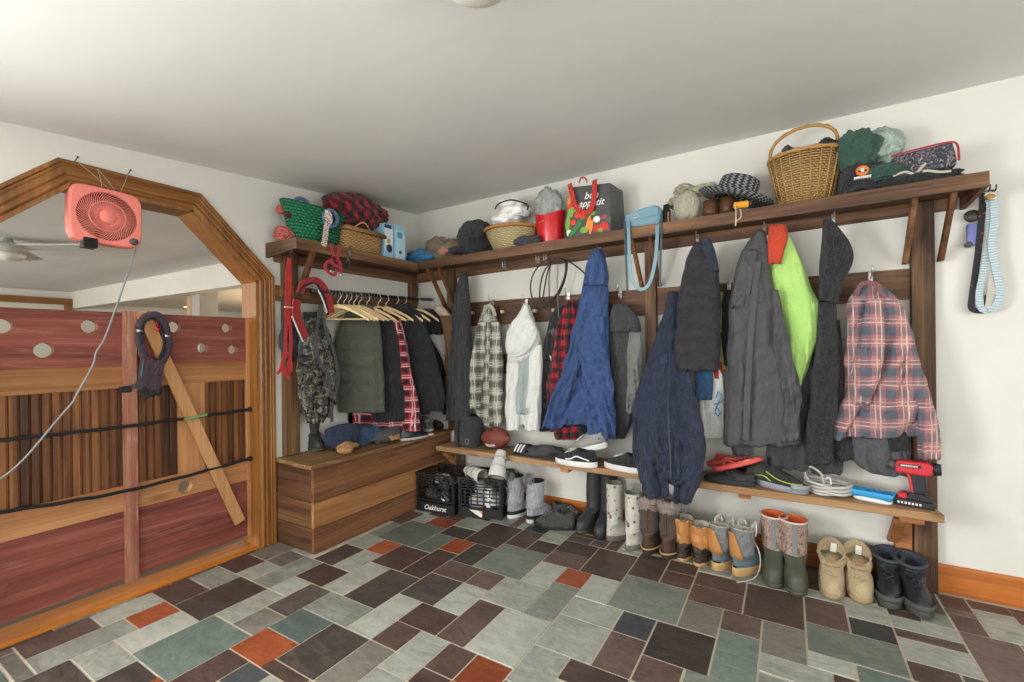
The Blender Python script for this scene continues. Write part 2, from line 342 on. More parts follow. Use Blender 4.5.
    mb = MB(); d = .03      # lining of the opening
    for a, b in zip(INN[:-1], INN[1:]):
        va, vb = Vector((0, *a)), Vector((0, *b)); e = (vb - va).normalized(); nrm = Vector((0, e.z, -e.y))
        mb.hexa([va + Vector((.012, 0, 0)), vb + Vector((.012, 0, 0)), vb + Vector((-.15, 0, 0)), va + Vector((-.15, 0, 0))], [p + nrm * .018 for p in (va + Vector((.012, 0, 0)), vb + Vector((.012, 0, 0)), vb + Vector((-.15, 0, 0)), va + Vector((-.15, 0, 0)))])
    struct('trim_2', mb, W_CASINGZ)
    mb = MB(); mb.prism([(-.16, -2.68, -.002), (.0, -2.68, -.002), (.0, -2.68, .012), (-.012, -2.68, .02), (-.16, -2.68, .022)], (0, 1.26, 0)); struct('trim_3', mb, W_ORANGE)   # threshold
    # baseboards
    mb = MB(); mb.prism([(3.43, 0, .0), (3.43, -.018, 0), (3.43, -.018, .128), (3.43, -.008, .138), (3.43, 0, .138)], (2.1, 0, 0)); struct('baseboard_back', mb, W_ORANGEX)
    mb = MB(); mb.prism([(.4, 0, .0), (.4, -.014, 0), (.4, -.014, .118), (.4, -.008, .125), (.4, 0, .125)], (3.03, 0, 0)); struct('trim_4', mb, W_ORANGEX)
    mb = MB(); mb.box((0, -3.4, 0), (.018, -2.78, .135)); struct('baseboard_left', mb, W_ORANGE)
# ---------------------------------------------------------------- the rooms beyond the doorway
def build_beyond():
    warm = plain('cream_paint', '#d8cfc0', .8, var=.04, sc=2)
    mb = MB(); mb.box((-7.4, -6, -.12), (-.14, 4.5, -.01)); struct('floor_far', mb, plain('far_floor', '#6d655c', .5))
    mb = MB(); mb.box((-7.4, -6, 2.2), (-.14, -.35, 2.3)); struct('ceiling_far', mb, CEIL)
    mb = MB(); mb.box((-7.4, -.35, 1.93), (-.14, -.2, 2.3)); struct('wall_header', mb, WALL)
    mb = MB(); mb.box((-7.4, -.2, 2.02), (-.14, 4.5, 2.12)); struct('ceiling_hall', mb, warm)
    mb = MB(); mb.box((-7.4, 3.6, 0), (-.14, 3.7, 2.1)); mb.box((-7.0, 2.3, 1.86), (-.2, 2.6, 2.03)); struct('wall_hall', mb, warm)
    mb = MB(); mb.box((-7.5, -6, 0), (-7.3, 4.5, 2.4)); struct('wall_far', mb, WALL)
    mb = MB(); mb.box((-7.4, -6.1, 0), (-.14, -6, 2.4)); struct('wall_side', mb, WALL)
    # window on the far wall, only its top edge shows over the gate
    a = onx(0, 297.5, -7.3); b = onx(71, 300.5, -7.3)
    mb = MB(); y1 = b.y; z1 = b.z + .02; y0 = y1 - 2.6
    mb.box((-7.3, y0, z1 - .1), (-7.24, y1, z1)); mb.box((-7.3, y1 - .09, .7), (-7.245, y1, z1 - .1)); mb.box((-7.3, y0, .7), (-7.245, y0 + .09, z1 - .1)); mb.box((-7.3, y0, .6), (-7.24, y1, .7))
    struct('window_3', mb, W_CASING)
    mb = MB(); mb.box((-7.3, y0 + .09, .7), (-7.29, y1 - .09, z1 - .1)); struct('window_4', mb, plain('shade_cloth', '#cfcfc2', .9, var=.03))
    # a square grey post past the header
    p = onx(205, 310, -3.6); mb = MB(); mb.box((p.x - .1, p.y - .11, 0), (p.x + .1, p.y + .11, 2.02)); struct('column_hall', mb, plain('grey_post', '#a9a4a0', .7, var=.05))
    p = onx(193, 310, -3.9); mb = MB(); mb.box((p.x - .05, p.y - .05, 0), (p.x + .05, p.y + .05, 2.02)); struct('column_hall_slim', mb, plain('tan_post', '#b49a7c', .7, var=.05))
TILES = """b15,-2499,176,-2250 b15,-2644,71,-2499 G15,-2250,176,-2009 G176,-2499,335,-2175 r176,-2175,335,-2009 G335,-2264,509,-2009 b15,-2009,254,-1839 d254,-2009,509,-1685 G15,-1839,254,-1685 b15,-1685,195,-1512 G509,-1945,659,-1685 T509,-2264,824,-1945 G335,-2401,579,-2264 d335,-2556,579,-2401 o71,-2556,335,-2499 d579,-2401,764,-2264 b824,-2264,980,-2039 r824,-2039,1055,-1875 k980,-2161,1122,-2039 o659,-1945,824,-1787 o15,-1512,195,-1310 o195,-1512,349,-1356 G195,-1685,349,-1512 G349,-1685,509,-1356 G509,-1685,659,-1536 b509,-1536,738,-1356 d415,-1356,586,-1117 G586,-1356,738,-1117 G415,-1117,586,-953 g415,-953,504,-707 r586,-1117,738,-953 b738,-1212,971,-953 G738,-1536,903,-1212 d903,-1536,1131,-1212 b971,-1212,1131,-885 g821,-953,971,-706 r971,-885,1131,-706 d1131,-962,1286,-706 d1131,-1377,1356,-1129 b1131,-1129,1356,-962 b1356,-1129,1516,-962 d659,-1787,824,-1536 T824,-1875,1055,-1703 G824,-1703,1131,-1536 G1131,-1703,1292,-1377 d1055,-1980,1292,-1703 o1292,-1980,1442,-1703 b1292,-1703,1442,-1546 b1292,-1546,1516,-1377 G1442,-1803,1599,-1546 G1442,-1897,1599,-1803 b1292,-1703,1442,-1546 b1599,-1713,1741,-1546 b1599,-1803,1741,-1713 r1741,-1713,1910,-1546 b1032,-706,1286,-372 d821,-706,1032,-549 G821,-549,1032,-372 r629,-621,821,-480 G504,-621,629,-480 g504,-953,821,-621 b1286,-621,1445,-372 k1286,-372,1445,-283 G1445,-467,1600,-236 b1445,-621,1600,-467 g1286,-962,1600,-621 b1600,-544,1830,-384 b1600,-710,1830,-544 d1600,-384,1759,-287 b1830,-710,2069,-384 G1600,-962,1760,-710 r1760,-881,1910,-710 G1910,-955,2069,-710 G1516,-1212,1760,-962 G1760,-1212,1910,-881 G1356,-1377,1516,-1129 b1516,-1546,1668,-1212 G1668,-1546,1910,-1212 G1910,-1127,2157,-955 G1910,-1378,2157,-1127 G1910,-1609,2074,-1378 k2157,-1127,2313,-955 b2157,-1378,2313,-1127 b2074,-1506,2313,-1378 d2313,-1214,2560,-955 b2313,-1378,2477,-1214 g2069,-955,2395,-617 b2069,-617,2239,-325 b2239,-461,2395,-325 b2239,-617,2395,-461 b2395,-542,2637,-392 b2395,-712,2637,-542 o2395,-955,2560,-712 b2560,-878,2720,-712 b2637,-712,2884,-392 T2560,-1214,2720,-878 o2720,-963,2884,-712 G2720,-1085,2963,-963 b2884,-635,3049,-392 k3049,-635,3211,-489 G3049,-489,3211,-319 G3211,-489,3443,-381 G3211,-727,3443,-563 g2884,-856,3211,-635 b3443,-180,3549,-39 b3443,-381,3549,-229 b3549,-130,3695,-39 G3549,-381,3695,-130 b3443,-727,3631,-381 b3211,-856,3369,-727 G-100,-230,60,0 G60,-310,370,0 G370,-150,530,0 b530,-230,840,0 g840,-150,1000,0 b1000,-230,1230,0 b1230,-150,1390,0 r1390,-150,1550,0 b1550,-230,1780,0 b1780,-230,1940,0 T1940,-150,2170,0 g2170,-310,2400,0 b2400,-150,2560,0 G2560,-230,2870,0 b2870,-150,3100,0 d3100,-150,3330,0 b3950,-150,4110,0 G4110,-150,4340,0 r4340,-310,4500,0 G4500,-310,4730,0 d3330,-270,3440,-40 b3690,-190,3920,-40 b370,-380,530,-150 b840,-300,1000,-150 g1230,-280,1390,-150 b1390,-240,1550,-150 G1940,-330,2100,-150 b2100,-300,2170,-150 G2400,-380,2560,-150 b2870,-300,3180,-150 b3180,-320,3330,-150 d3950,-380,4110,-150 T4110,-380,4270,-150 G4270,-380,4340,-150 b3440,-230,3550,-180 G3690,-340,3950,-190 G-100,-380,60,-230 T530,-380,690,-230 T690,-370,840,-230 G1000,-370,1160,-230 b1160,-370,1230,-230 b1860,-380,1940,-230 g2560,-390,2870,-230 b1600,-290,1860,-240 g3330,-380,3440,-270 G1230,-370,1290,-280 b1760,-380,1860,-290 d840,-370,1000,-300 d60,-460,370,-310 d4340,-540,4650,-310 G2870,-390,3050,-320 b3210,-380,3330,-320 G1940,-380,2070,-330 G3690,-650,3950,-340 b690,-480,820,-370 G-100,-530,60,-380 G370,-480,530,-380 b530,-480,690,-380 g3630,-610,3690,-380 G3950,-690,4260,-380 G4260,-530,4340,-380 b60,-690,220,-460 g220,-610,370,-460 b370,-710,500,-480 b3210,-560,3440,-490 G-100,-840,60,-530 T4260,-680,4340,-530 d4340,-850,4570,-540 r4570,-690,4730,-540 G220,-840,370,-610 b3630,-760,3690,-610 G3690,-800,3850,-650 g3850,-800,3950,-650 b4260,-990,4340,-680 g60,-840,220,-690 b3950,-1000,4110,-690 b4110,-840,4260,-690 r4570,-840,4730,-690 d3370,-1040,3630,-730 G3630,-990,3690,-760 T3690,-950,3950,-800 T-100,-990,130,-840 G130,-990,360,-840 b4110,-1070,4260,-840 G4570,-1070,4730,-840 b4340,-1000,4500,-850 G4500,-1000,4570,-850 G2880,-960,3040,-860 T3040,-1010,3350,-860 G3690,-1100,3920,-950 b2960,-1270,3040,-960 d-100,-1220,210,-990 G210,-1140,370,-990 r3630,-1300,3690,-990 G4260,-1220,4340,-990 b3950,-1310,4110,-1000 G4340,-1150,4570,-1000 b3040,-1160,3200,-1010 G3200,-1160,3350,-1010 G3370,-1270,3630,-1040 b4110,-1220,4260,-1070 G4570,-1220,4730,-1070 G2720,-1240,2950,-1090 G3690,-1250,3920,-1100 G210,-1360,370,-1140 G4340,-1380,4500,-1150 g4500,-1300,4570,-1150 b3040,-1310,3350,-1160 g2480,-1520,2710,-1210 G-100,-1310,60,-1220 b60,-1310,210,-1220 G4110,-1370,4270,-1220 b4270,-1370,4340,-1220 g4570,-1370,4730,-1220 G2720,-1470,2960,-1240 g3690,-1400,3850,-1250 r3850,-1480,3920,-1250 T2960,-1500,3040,-1270 r3370,-1580,3600,-1270 G3630,-1530,3690,-1300 g4500,-1450,4570,-1300 b-100,-1460,20,-1310 G3040,-1540,3200,-1310 b3200,-1460,3350,-1310 G3950,-1460,4110,-1310 G4110,-1520,4340,-1370 d4570,-1600,4730,-1370 G2310,-1530,2480,-1380 G4340,-1690,4500,-1380 b3690,-1630,3850,-1400 g4500,-1600,4570,-1450 b-100,-1690,20,-1460 b3200,-1770,3350,-1460 b3950,-1690,4110,-1460 d2720,-1620,2880,-1470 r2880,-1700,2960,-1470 b3850,-1630,3920,-1480 b2960,-1810,3040,-1500 G2070,-1740,2230,-1510 G2230,-1660,2310,-1510 b2480,-1670,2640,-1520 T2640,-1750,2720,-1520 r4110,-1670,4270,-1520 b4270,-1670,4340,-1520 G2310,-1760,2480,-1530 G3630,-1680,3690,-1530 r3040,-1690,3200,-1540 d3370,-1730,3530,-1580 g3530,-1890,3600,-1580 d4500,-1830,4730,-1600 b1910,-1760,2070,-1610 G2720,-1770,2880,-1620 T3690,-1860,3850,-1630 d3850,-1860,3920,-1630 b2230,-1810,2310,-1660 G2480,-1820,2640,-1670 b4110,-1820,4270,-1670 G4270,-1980,4340,-1670 T3630,-1990,3690,-1680 b-100,-1920,20,-1690 G3040,-2000,3200,-1690 G3950,-2000,4110,-1690 G4340,-1840,4500,-1690 T2880,-1930,2960,-1700 r1740,-1860,1910,-1710 d3370,-1880,3530,-1730 b2070,-1890,2230,-1740 G2640,-1900,2720,-1750 g1910,-1990,2070,-1760 G2310,-1910,2480,-1760 b2720,-2000,2880,-1770 g3200,-1920,3350,-1770 g1600,-2110,1740,-1800 r2230,-1960,2310,-1810 G2960,-1960,3040,-1810 g2480,-1970,2640,-1820 G4110,-1970,4270,-1820 g4500,-1980,4660,-1830 g4340,-2070,4500,-1840 g1740,-2090,1910,-1860 b3690,-2010,3850,-1860 G3850,-2010,3920,-1860 d3370,-2030,3530,-1880 b2070,-2200,2230,-1890 b3530,-2120,3600,-1890 G1440,-2050,1600,-1900 g2640,-2130,2720,-1900 G2310,-2060,2480,-1910 r-100,-2070,20,-1920 G3200,-2070,3350,-1920 G2880,-2080,2960,-1930 g2230,-2190,2310,-1960 G2960,-2190,3040,-1960 T2480,-2120,2640,-1970 G4110,-2120,4270,-1970 b1050,-2040,1280,-1980 b1280,-2210,1440,-1980 g4270,-2210,4340,-1980 T4500,-2130,4660,-1980 b1910,-2140,2070,-1990 G3630,-2220,3690,-1990 b2720,-2150,2880,-2000 G3040,-2230,3200,-2000 b3950,-2230,4110,-2000 r3690,-2240,3850,-2010 g3850,-2160,3920,-2010 G3370,-2260,3530,-2030 G1120,-2190,1280,-2040 d1440,-2360,1600,-2050 G2310,-2370,2470,-2060 G-100,-2220,20,-2070 G3200,-2380,3350,-2070 d4340,-2220,4500,-2070 b2880,-2230,2960,-2080 r1740,-2320,1910,-2090 T1600,-2420,1740,-2110 b2480,-2430,2640,-2120 d3530,-2270,3600,-2120 g4110,-2270,4270,-2120 b2640,-2280,2720,-2130 b4500,-2280,4660,-2130 b1910,-2450,2070,-2140 b2720,-2380,2880,-2150 b980,-2310,1120,-2160 g3850,-2470,3920,-2160 d1120,-2500,1280,-2190 T2230,-2340,2310,-2190 b2960,-2500,3040,-2190 T2070,-2350,2230,-2200 b1280,-2520,1440,-2210 g4270,-2520,4340,-2210 g-100,-2370,20,-2220 b3630,-2530,3690,-2220 G4340,-2530,4500,-2220 G2880,-2380,2960,-2230 G3040,-2460,3200,-2230 b3950,-2540,4110,-2230 T3690,-2470,3850,-2240 r760,-2410,980,-2260 g3370,-2410,3530,-2260 G3530,-2420,3600,-2270 b4110,-2420,4270,-2270 b2640,-2430,2720,-2280 T4500,-2590,4660,-2280 g980,-2460,1120,-2310 G1740,-2470,1900,-2320 b2230,-2570,2310,-2340 T2070,-2660,2230,-2350 r1440,-2590,1600,-2360 b-100,-2600,20,-2370 b2310,-2520,2470,-2370 G2720,-2690,2880,-2380 G2880,-2530,2960,-2380 b3200,-2690,3350,-2380 G580,-2550,740,-2400 G760,-2560,980,-2410 G3370,-2560,3530,-2410 g1600,-2730,1740,-2420 b3530,-2730,3600,-2420 T4110,-2650,4270,-2420 b2480,-2660,2710,-2430 g1910,-2600,2070,-2450 b980,-2610,1120,-2460 G3040,-2610,3200,-2460 b1740,-2700,1900,-2470 T3690,-2700,3850,-2470 g3850,-2700,3920,-2470 b1120,-2810,1280,-2500 T2960,-2810,3040,-2500 b1280,-2670,1440,-2520 G2310,-2750,2470,-2520 b4270,-2670,4340,-2520 G2880,-2760,2960,-2530 T3630,-2760,3690,-2530 b4340,-2840,4500,-2530 b3950,-2690,4110,-2540 G580,-2700,740,-2550 T70,-2870,300,-2560 G300,-2870,580,-2560 G760,-2790,980,-2560 T3370,-2790,3530,-2560 r2230,-2720,2310,-2570 b1440,-2740,1600,-2590 b4500,-2740,4660,-2590 b-100,-2830,20,-2600 G1910,-2750,2070,-2600 g980,-2760,1120,-2610 b3040,-2840,3200,-2610 b20,-2790,70,-2640 d4110,-2880,4270,-2650 g2070,-2810,2230,-2660 b2480,-2890,2710,-2660 b1280,-2900,1440,-2670 G4270,-2820,4340,-2670 G2720,-2840,2880,-2690 r3200,-2840,3350,-2690 b3950,-2840,4110,-2690 d580,-3010,740,-2700 G1740,-3010,1900,-2700 G3690,-2850,3850,-2700 g3850,-2930,3920,-2700 G2230,-2870,2310,-2720 b1600,-2960,1740,-2730 b3530,-3040,3600,-2730 d1440,-2890,1600,-2740 G4500,-2890,4660,-2740 d1910,-2980,2070,-2750 d2310,-3060,2470,-2750 g980,-3070,1120,-2760 b2880,-2990,2960,-2760 b3630,-2910,3690,-2760 G20,-3020,70,-2790 b760,-3100,980,-2790 b3370,-2940,3530,-2790 T1120,-3040,1280,-2810 d2070,-3040,2230,-2810 r2960,-3040,3040,-2810 T4270,-2970,4340,-2820 d-100,-2980,20,-2830 G2720,-3070,2880,-2840 g3040,-3070,3200,-2840 g3200,-2990,3350,-2840 T3950,-3150,4110,-2840 b4340,-2990,4500,-2840 b3690,-3000,3850,-2850 b70,-3180,230,-2870 G230,-3100,390,-2870 b390,-3020,580,-2870 r2230,-3180,2310,-2870 G4110,-3190,4270,-2880 d1440,-3120,1600,-2890 g2470,-3120,2630,-2890 b2630,-3040,2720,-2890 r4500,-3040,4660,-2890 g1280,-3050,1440,-2900 b3630,-3060,3690,-2910 G3850,-3080,3920,-2930 G3370,-3170,3530,-2940 g1600,-3110,1740,-2960 T4270,-3120,4340,-2970 G-100,-3130,20,-2980 r1910,-3210,2070,-2980 g2880,-3300,2960,-2990 g3200,-3140,3350,-2990 T4340,-3220,4500,-2990 g3690,-3150,3850,-3000 b580,-3240,760,-3010 G1740,-3240,1900,-3010 G20,-3170,70,-3020 g390,-3170,580,-3020 g1120,-3350,1280,-3040 b2070,-3350,2230,-3040 r2630,-3190,2720,-3040 T2960,-3350,3040,-3040 g3530,-3270,3600,-3040 G4500,-3270,4660,-3040 g1280,-3200,1440,-3050 G2310,-3290,2470,-3060 b3630,-3370,3690,-3060 r980,-3220,1120,-3070 G2720,-3380,2880,-3070 b3040,-3220,3200,-3070 G3850,-3230,3920,-3080 b230,-3250,390,-3100 d760,-3410,920,-3100 g920,-3330,980,-3100 G1600,-3260,1740,-3110 b1440,-3350,1600,-3120 b2470,-3270,2630,-3120 b4270,-3430,4340,-3120 b-100,-3280,20,-3130 g3200,-3290,3370,-3140 T3690,-3300,3850,-3150 T3950,-3300,4110,-3150 r20,-3480,70,-3170 G390,-3320,580,-3170 b3370,-3320,3530,-3170 b70,-3330,230,-3180 G2230,-3330,2310,-3180 g2630,-3340,2720,-3190 G4110,-3340,4270,-3190 b1280,-3350,1440,-3200 b1910,-3440,2070,-3210 d980,-3450,1120,-3220 b3040,-3530,3200,-3220 G4340,-3530,4500,-3220 G3850,-3380,3920,-3230 G580,-3390,760,-3240 b1740,-3390,1900,-3240 G230,-3400,390,-3250 r1600,-3490,1740,-3260 b2470,-3580,2630,-3270 d3530,-3580,3600,-3270 G4500,-3420,4660,-3270 b-100,-3510,20,-3280 g2310,-3520,2470,-3290 d3200,-3440,3360,-3290"""
build_floor(); build_shell(); build_beyond()
# ---------------------------------------------------------------- light
def area(name, loc, rot, sx, sy, power, col=(1, 1, 1)):
    l = bpy.data.lights.new(name, 'AREA'); l.shape = 'RECTANGLE'; l.size = sx; l.size_y = sy; l.energy = power; l.color = col
    o = bpy.data.objects.new(name, l); COL.objects.link(o); o.location = loc; o.rotation_euler = rot; return o
area('daylight_left', (-.03, -4.3, 1.3), (PI/2 - .12, 0, -PI/2), 1.55, 1.1, 170, (.98, .985, 1))
area('fill_front_left', (1.5, YB - .02, 1.28), (PI/2, 0, 0), 1.9, 1.45, 36, (.97, .98, 1))  # this and the next: fill lights added at the unseen rear openings
area('fill_front_right', (3.95, YB - .02, 1.28), (PI/2, 0, 0), 2.0, 1.45, 14, (.97, .98, 1))
area('fill_right_near', (XR + .02, -3.9, 1.42), (PI/2, 0, PI/2), 1.35, 1.4, 22, (.97, .98, 1))  # side fills added at unseen openings, they also lift the left wall
area('fill_right_far', (XR + .02, -2.3, 1.42), (PI/2, 0, PI/2), 1.35, 1.4, 18, (.97, .98, 1))
# upward fill lights added inside the openings to brighten the ceiling
area('upfill_front_left', (1.5, YB + .02, 1.0), (PI/2 + .75, 0, 0), 1.9, 1.0, 18, (1, .99, .96))
area('upfill_front_right', (3.95, YB + .02, 1.0), (PI/2 + .75, 0, 0), 2.0, 1.0, 42, (1, .99, .96))
area('upfill_right', (XR - .02, -3.1, 1.1), (PI/2 + .7, 0, PI/2), 2.8, .9, 24, (1, .99, .96))
area('daylight_far_room', (-4.0, -5.9, 1.4), (PI/2 + .2, 0, 0), 3.0, 1.4, 230, (1, .97, .92))
area('upfill_hall', (-3.0, 1.6, 1.0), (PI, 0, 0), 3.0, 1.0, 45, (1, .8, .58))  # warm panel added in mid-hall, aimed up to light its ceiling
def point_light(name, loc, power, r=.06, col=(1, .93, .82)):
    l = bpy.data.lights.new(name, 'POINT'); l.energy = power; l.shadow_soft_size = r; l.color = col
    o = bpy.data.objects.new(name, l); COL.objects.link(o); o.location = loc; return o
point_light('hall_fill', (-3.2, .9, 1.75), 22, .05, (1, .82, .6))  # unseen point light added to brighten the hall
w = bpy.data.worlds.new('world'); S.world = w; w.use_nodes = True
bg = w.node_tree.nodes['Background']; sky = w.node_tree.nodes.new('ShaderNodeTexSky'); sky.sky_type = 'HOSEK_WILKIE'
w.node_tree.links.new(sky.outputs[0], bg.inputs[0]); bg.inputs[1].default_value = .6
S.view_settings.view_transform = 'Standard'; S.view_settings.look = 'None'; S.view_settings.exposure = 0.1; S.view_settings.gamma = 1; S.view_settings.use_curve_mapping = False
# ---------------------------------------------------------------- gate across the doorway
RED = wood('worn_red_paint', [(.25, '#64332a'), (.5, '#82473b'), (.75, '#9a5b4c')], 'y', .65, .3, .3, knots=False, wear='#9c6a5c')
REDW = wood('peeling_red_paint', [(.25, '#84483c'), (.5, '#a3705a'), (.75, '#c9a184')], 'z', .7, .25, .4, knots=False, wear='#d2b294')
W_FIR = wood('bare_fir', [(.25, '#8a5c34'), (.5, '#a9754a'), (.75, '#bd8a5c')], 'y', .6)
W_FIRZ = wood('bare_fir_z', [(.25, '#94653c'), (.5, '#b58052'), (.75, '#c79868')], 'z', .6)
W_BEAD = wood('old_beadboard', [(.25, '#2f1c11'), (.5, '#6b4225'), (.75, '#9c663a')], 'z', .5, .4, .3, knots=False)
METAL = plain('dull_steel', '#8d8a84', .35, .9, .5, .1)
BRASS = plain('aged_brass', '#a08250', .4, .8, .5, .15)
BLACKP = plain('black_plastic', '#191919', .45, 0, .4, .1)
NICKEL = plain('bright_nickel', '#c9c7c0', .28, .85, .5, .06)
def holed_board(yz_outline, holes, x0, x1):
    """a flat board between x0 and x1 with round holes right through it"""
    bm = bmesh.new(); loops = [yz_outline] + [[(cy + r * math.cos(2*PI*k/24), cz + r * math.sin(2*PI*k/24)) for k in range(24)] for cy, cz, r in holes]
    es = []
    for lp in loops:
        vs = [bm.verts.new((x1, y, z)) for y, z in lp]
        es += [bm.edges.new((vs[i], vs[(i + 1) % len(vs)])) for i in range(len(vs))]
    bmesh.ops.triangle_fill(bm, use_beauty=True, use_dissolve=False, edges=es)
    r = bmesh.ops.extrude_face_region(bm, geom=bm.faces[:])
    for g in r['geom']:
        if isinstance(g, bmesh.types.BMVert): g.co.x = x0
    bm.verts.index_update(); mb = MB(); mb.add([v.co.copy() for v in bm.verts], [[v.index for v in f.verts] for f in bm.faces]); bm.free(); return mb
def gate():
    X = -.075; XB = -.11
    yl = -2.655; p = lambda px, py: onx(px, py, X)
    g = thing('barn_gate', 'old red and bare wood half gate with round holes across the eight-sided doorway', 'gate', (X, -1.47, .07))
    yr = p(245.5, 330).y; ye = p(255, 330).y; b0 = p(122, 330).y; b1 = p(135.5, 330).y
    zt, zr, zbd, zlr, zlp, zb = 1.437, p(190, 363).z, p(190, 383.5).z, p(185, 473).z, p(185, 496).z, .075
    zt2 = zt
    hol = []
    for px, py, r in ((2, 326, .032), (89.6, 326.5, .032), (43.7, 350.4, .034), (174.4, 327, .031), (227, 328, .029), (202.8, 348, .029), (233, 349.7, .028)):
        q = p(px, py); hol.append((q.y, q.z, r))
    holed_board([(yl, zr), (yr, zr), (yr, zt2), (yl, zt2)], hol, XB, X).build('upper_panel', RED, g)
    MB().box((XB - .01, yl, zbd), (X - .004, yr, zr)).build('cross_rail', W_FIR, g, bevel=.002)
    q = p(185.7, 486.8)
    holed_board([(yl, zlp), (yr, zlp), (yr, zlr), (yl, zlr)], [(q.y, q.z, .036)], XB - .01, X - .004).build('lower_rail', W_FIR, g)
    MB().box((XB, yl, zb), (X, yr, zlp)).build('kick_panel', RED, g, bevel=.002)
    MB().box((XB - .02, yr, zb - .005), (X + .006, ye, zt)).build('stile', W_FIRZ, g, bevel=.003)
    MB().box((X - .01, b0, zb - .012), (X + .018, b1, zt + .01)).build('batten', REDW, g, bevel=.002)
    m0, m1 = p(178.7, 430).y, p(205.6, 430).y
    MB().box((XB - .01, m0, zlr), (X - .006, m1, zbd)).build('centre_stile', W_FIRZ, g)
    for a, b in ((yl, b0 + .02), (b1 - .02, m0), (m1, yr)):
        mb = MB(); n = max(2, round((b - a) / .034)); w = (b - a) / n
        for i in range(n):
            y = a + i * w
            mb.prism([(XB + .004, y + .0005, zlr), (X - .016, y + .0005, zlr), (X - .016, y + w * .72, zlr), (X - .02, y + w * .8, zlr), (X - .013, y + w * .88, zlr), (X - .02, y + w * .97, zlr), (XB + .004, y + w - .0005, zlr)], (0, 0, zbd - zlr))
        mb.build('beadboard', W_BEAD, g)
    a, b = onx(142, 312, X + .02), onx(240, 522, X + .02)
    d = MB(); d.beam(a, b, .06, .018, up=(1, 0, 0)); o = d.build('diagonal_brace', W_FIRZ, g, bevel=.002); tag(o, 'bare wood diagonal brace nailed over the boards')
    for px, py in ((258, 345), (258, 421), (257.5, 506)):
        q = onx(px, py, X); h = MB(); h.box((X - .02, q.y - .012, q.z - .045), (X + .004, q.y + .016, q.z + .045)); h.tube([(X + .006, q.y, q.z - .05), (X + .006, q.y, q.z + .05)], .006); h.build('hinge', BRASS, g)
    # stretchy cords across the boards
    for (p0, p1, p2, lab) in (((-18, 442), (126, 426.5), (250, 409.5), 'upper of the two black elastic cords stretched across the gate'), ((-18, 515), (126, 491), (250, 458.7), 'lower of the two black elastic cords stretched across the gate')):
        pts = [onx(*p0, X + .012), onx(*p1, X + .03), onx(*p2, X + .02)]
        c = thing('bungee_cord', lab, 'bungee cord', pts[-1], 'bungee cords on the gate')
        P = smooth_path(pts, 30); MB().tube([v + Vector((0, 0, .0015 * math.sin(i * .7))) for i, v in enumerate(P)], .0085, 8).build('elastic_cord', plain('black_elastic', '#1c1c1e', .8, var=.3, sc=90), c)
        e = pts[-1]; MB().tube([e + Vector((-.012, -.002, 0)), e + Vector((.008, 0, 0)), e + Vector((.012, .004, .001))], [.014, .014, .008], 12).build('end_ball', BLACKP, c)
    q0, q1 = onx(184.5, 419.5, X + .045), onx(207, 414.5, X + .045); n = 26; P = []
    c = MB()
    for k in range(3): c.tube([q0.lerp(q1, i / n) + Vector((.004 * math.cos(i * 1.1 + k * 2.1), 0, .007 * math.sin(i * 1.1 + k * 2.1))) for i in range(n + 1)], .003, 6)
    tag(c.build('cord_tie', plain('green_cord', '#7fa06a', .8, var=.25, sc=200)), 'short green cord tie wrapped round the upper black elastic cord', 'cord tie')
gate()
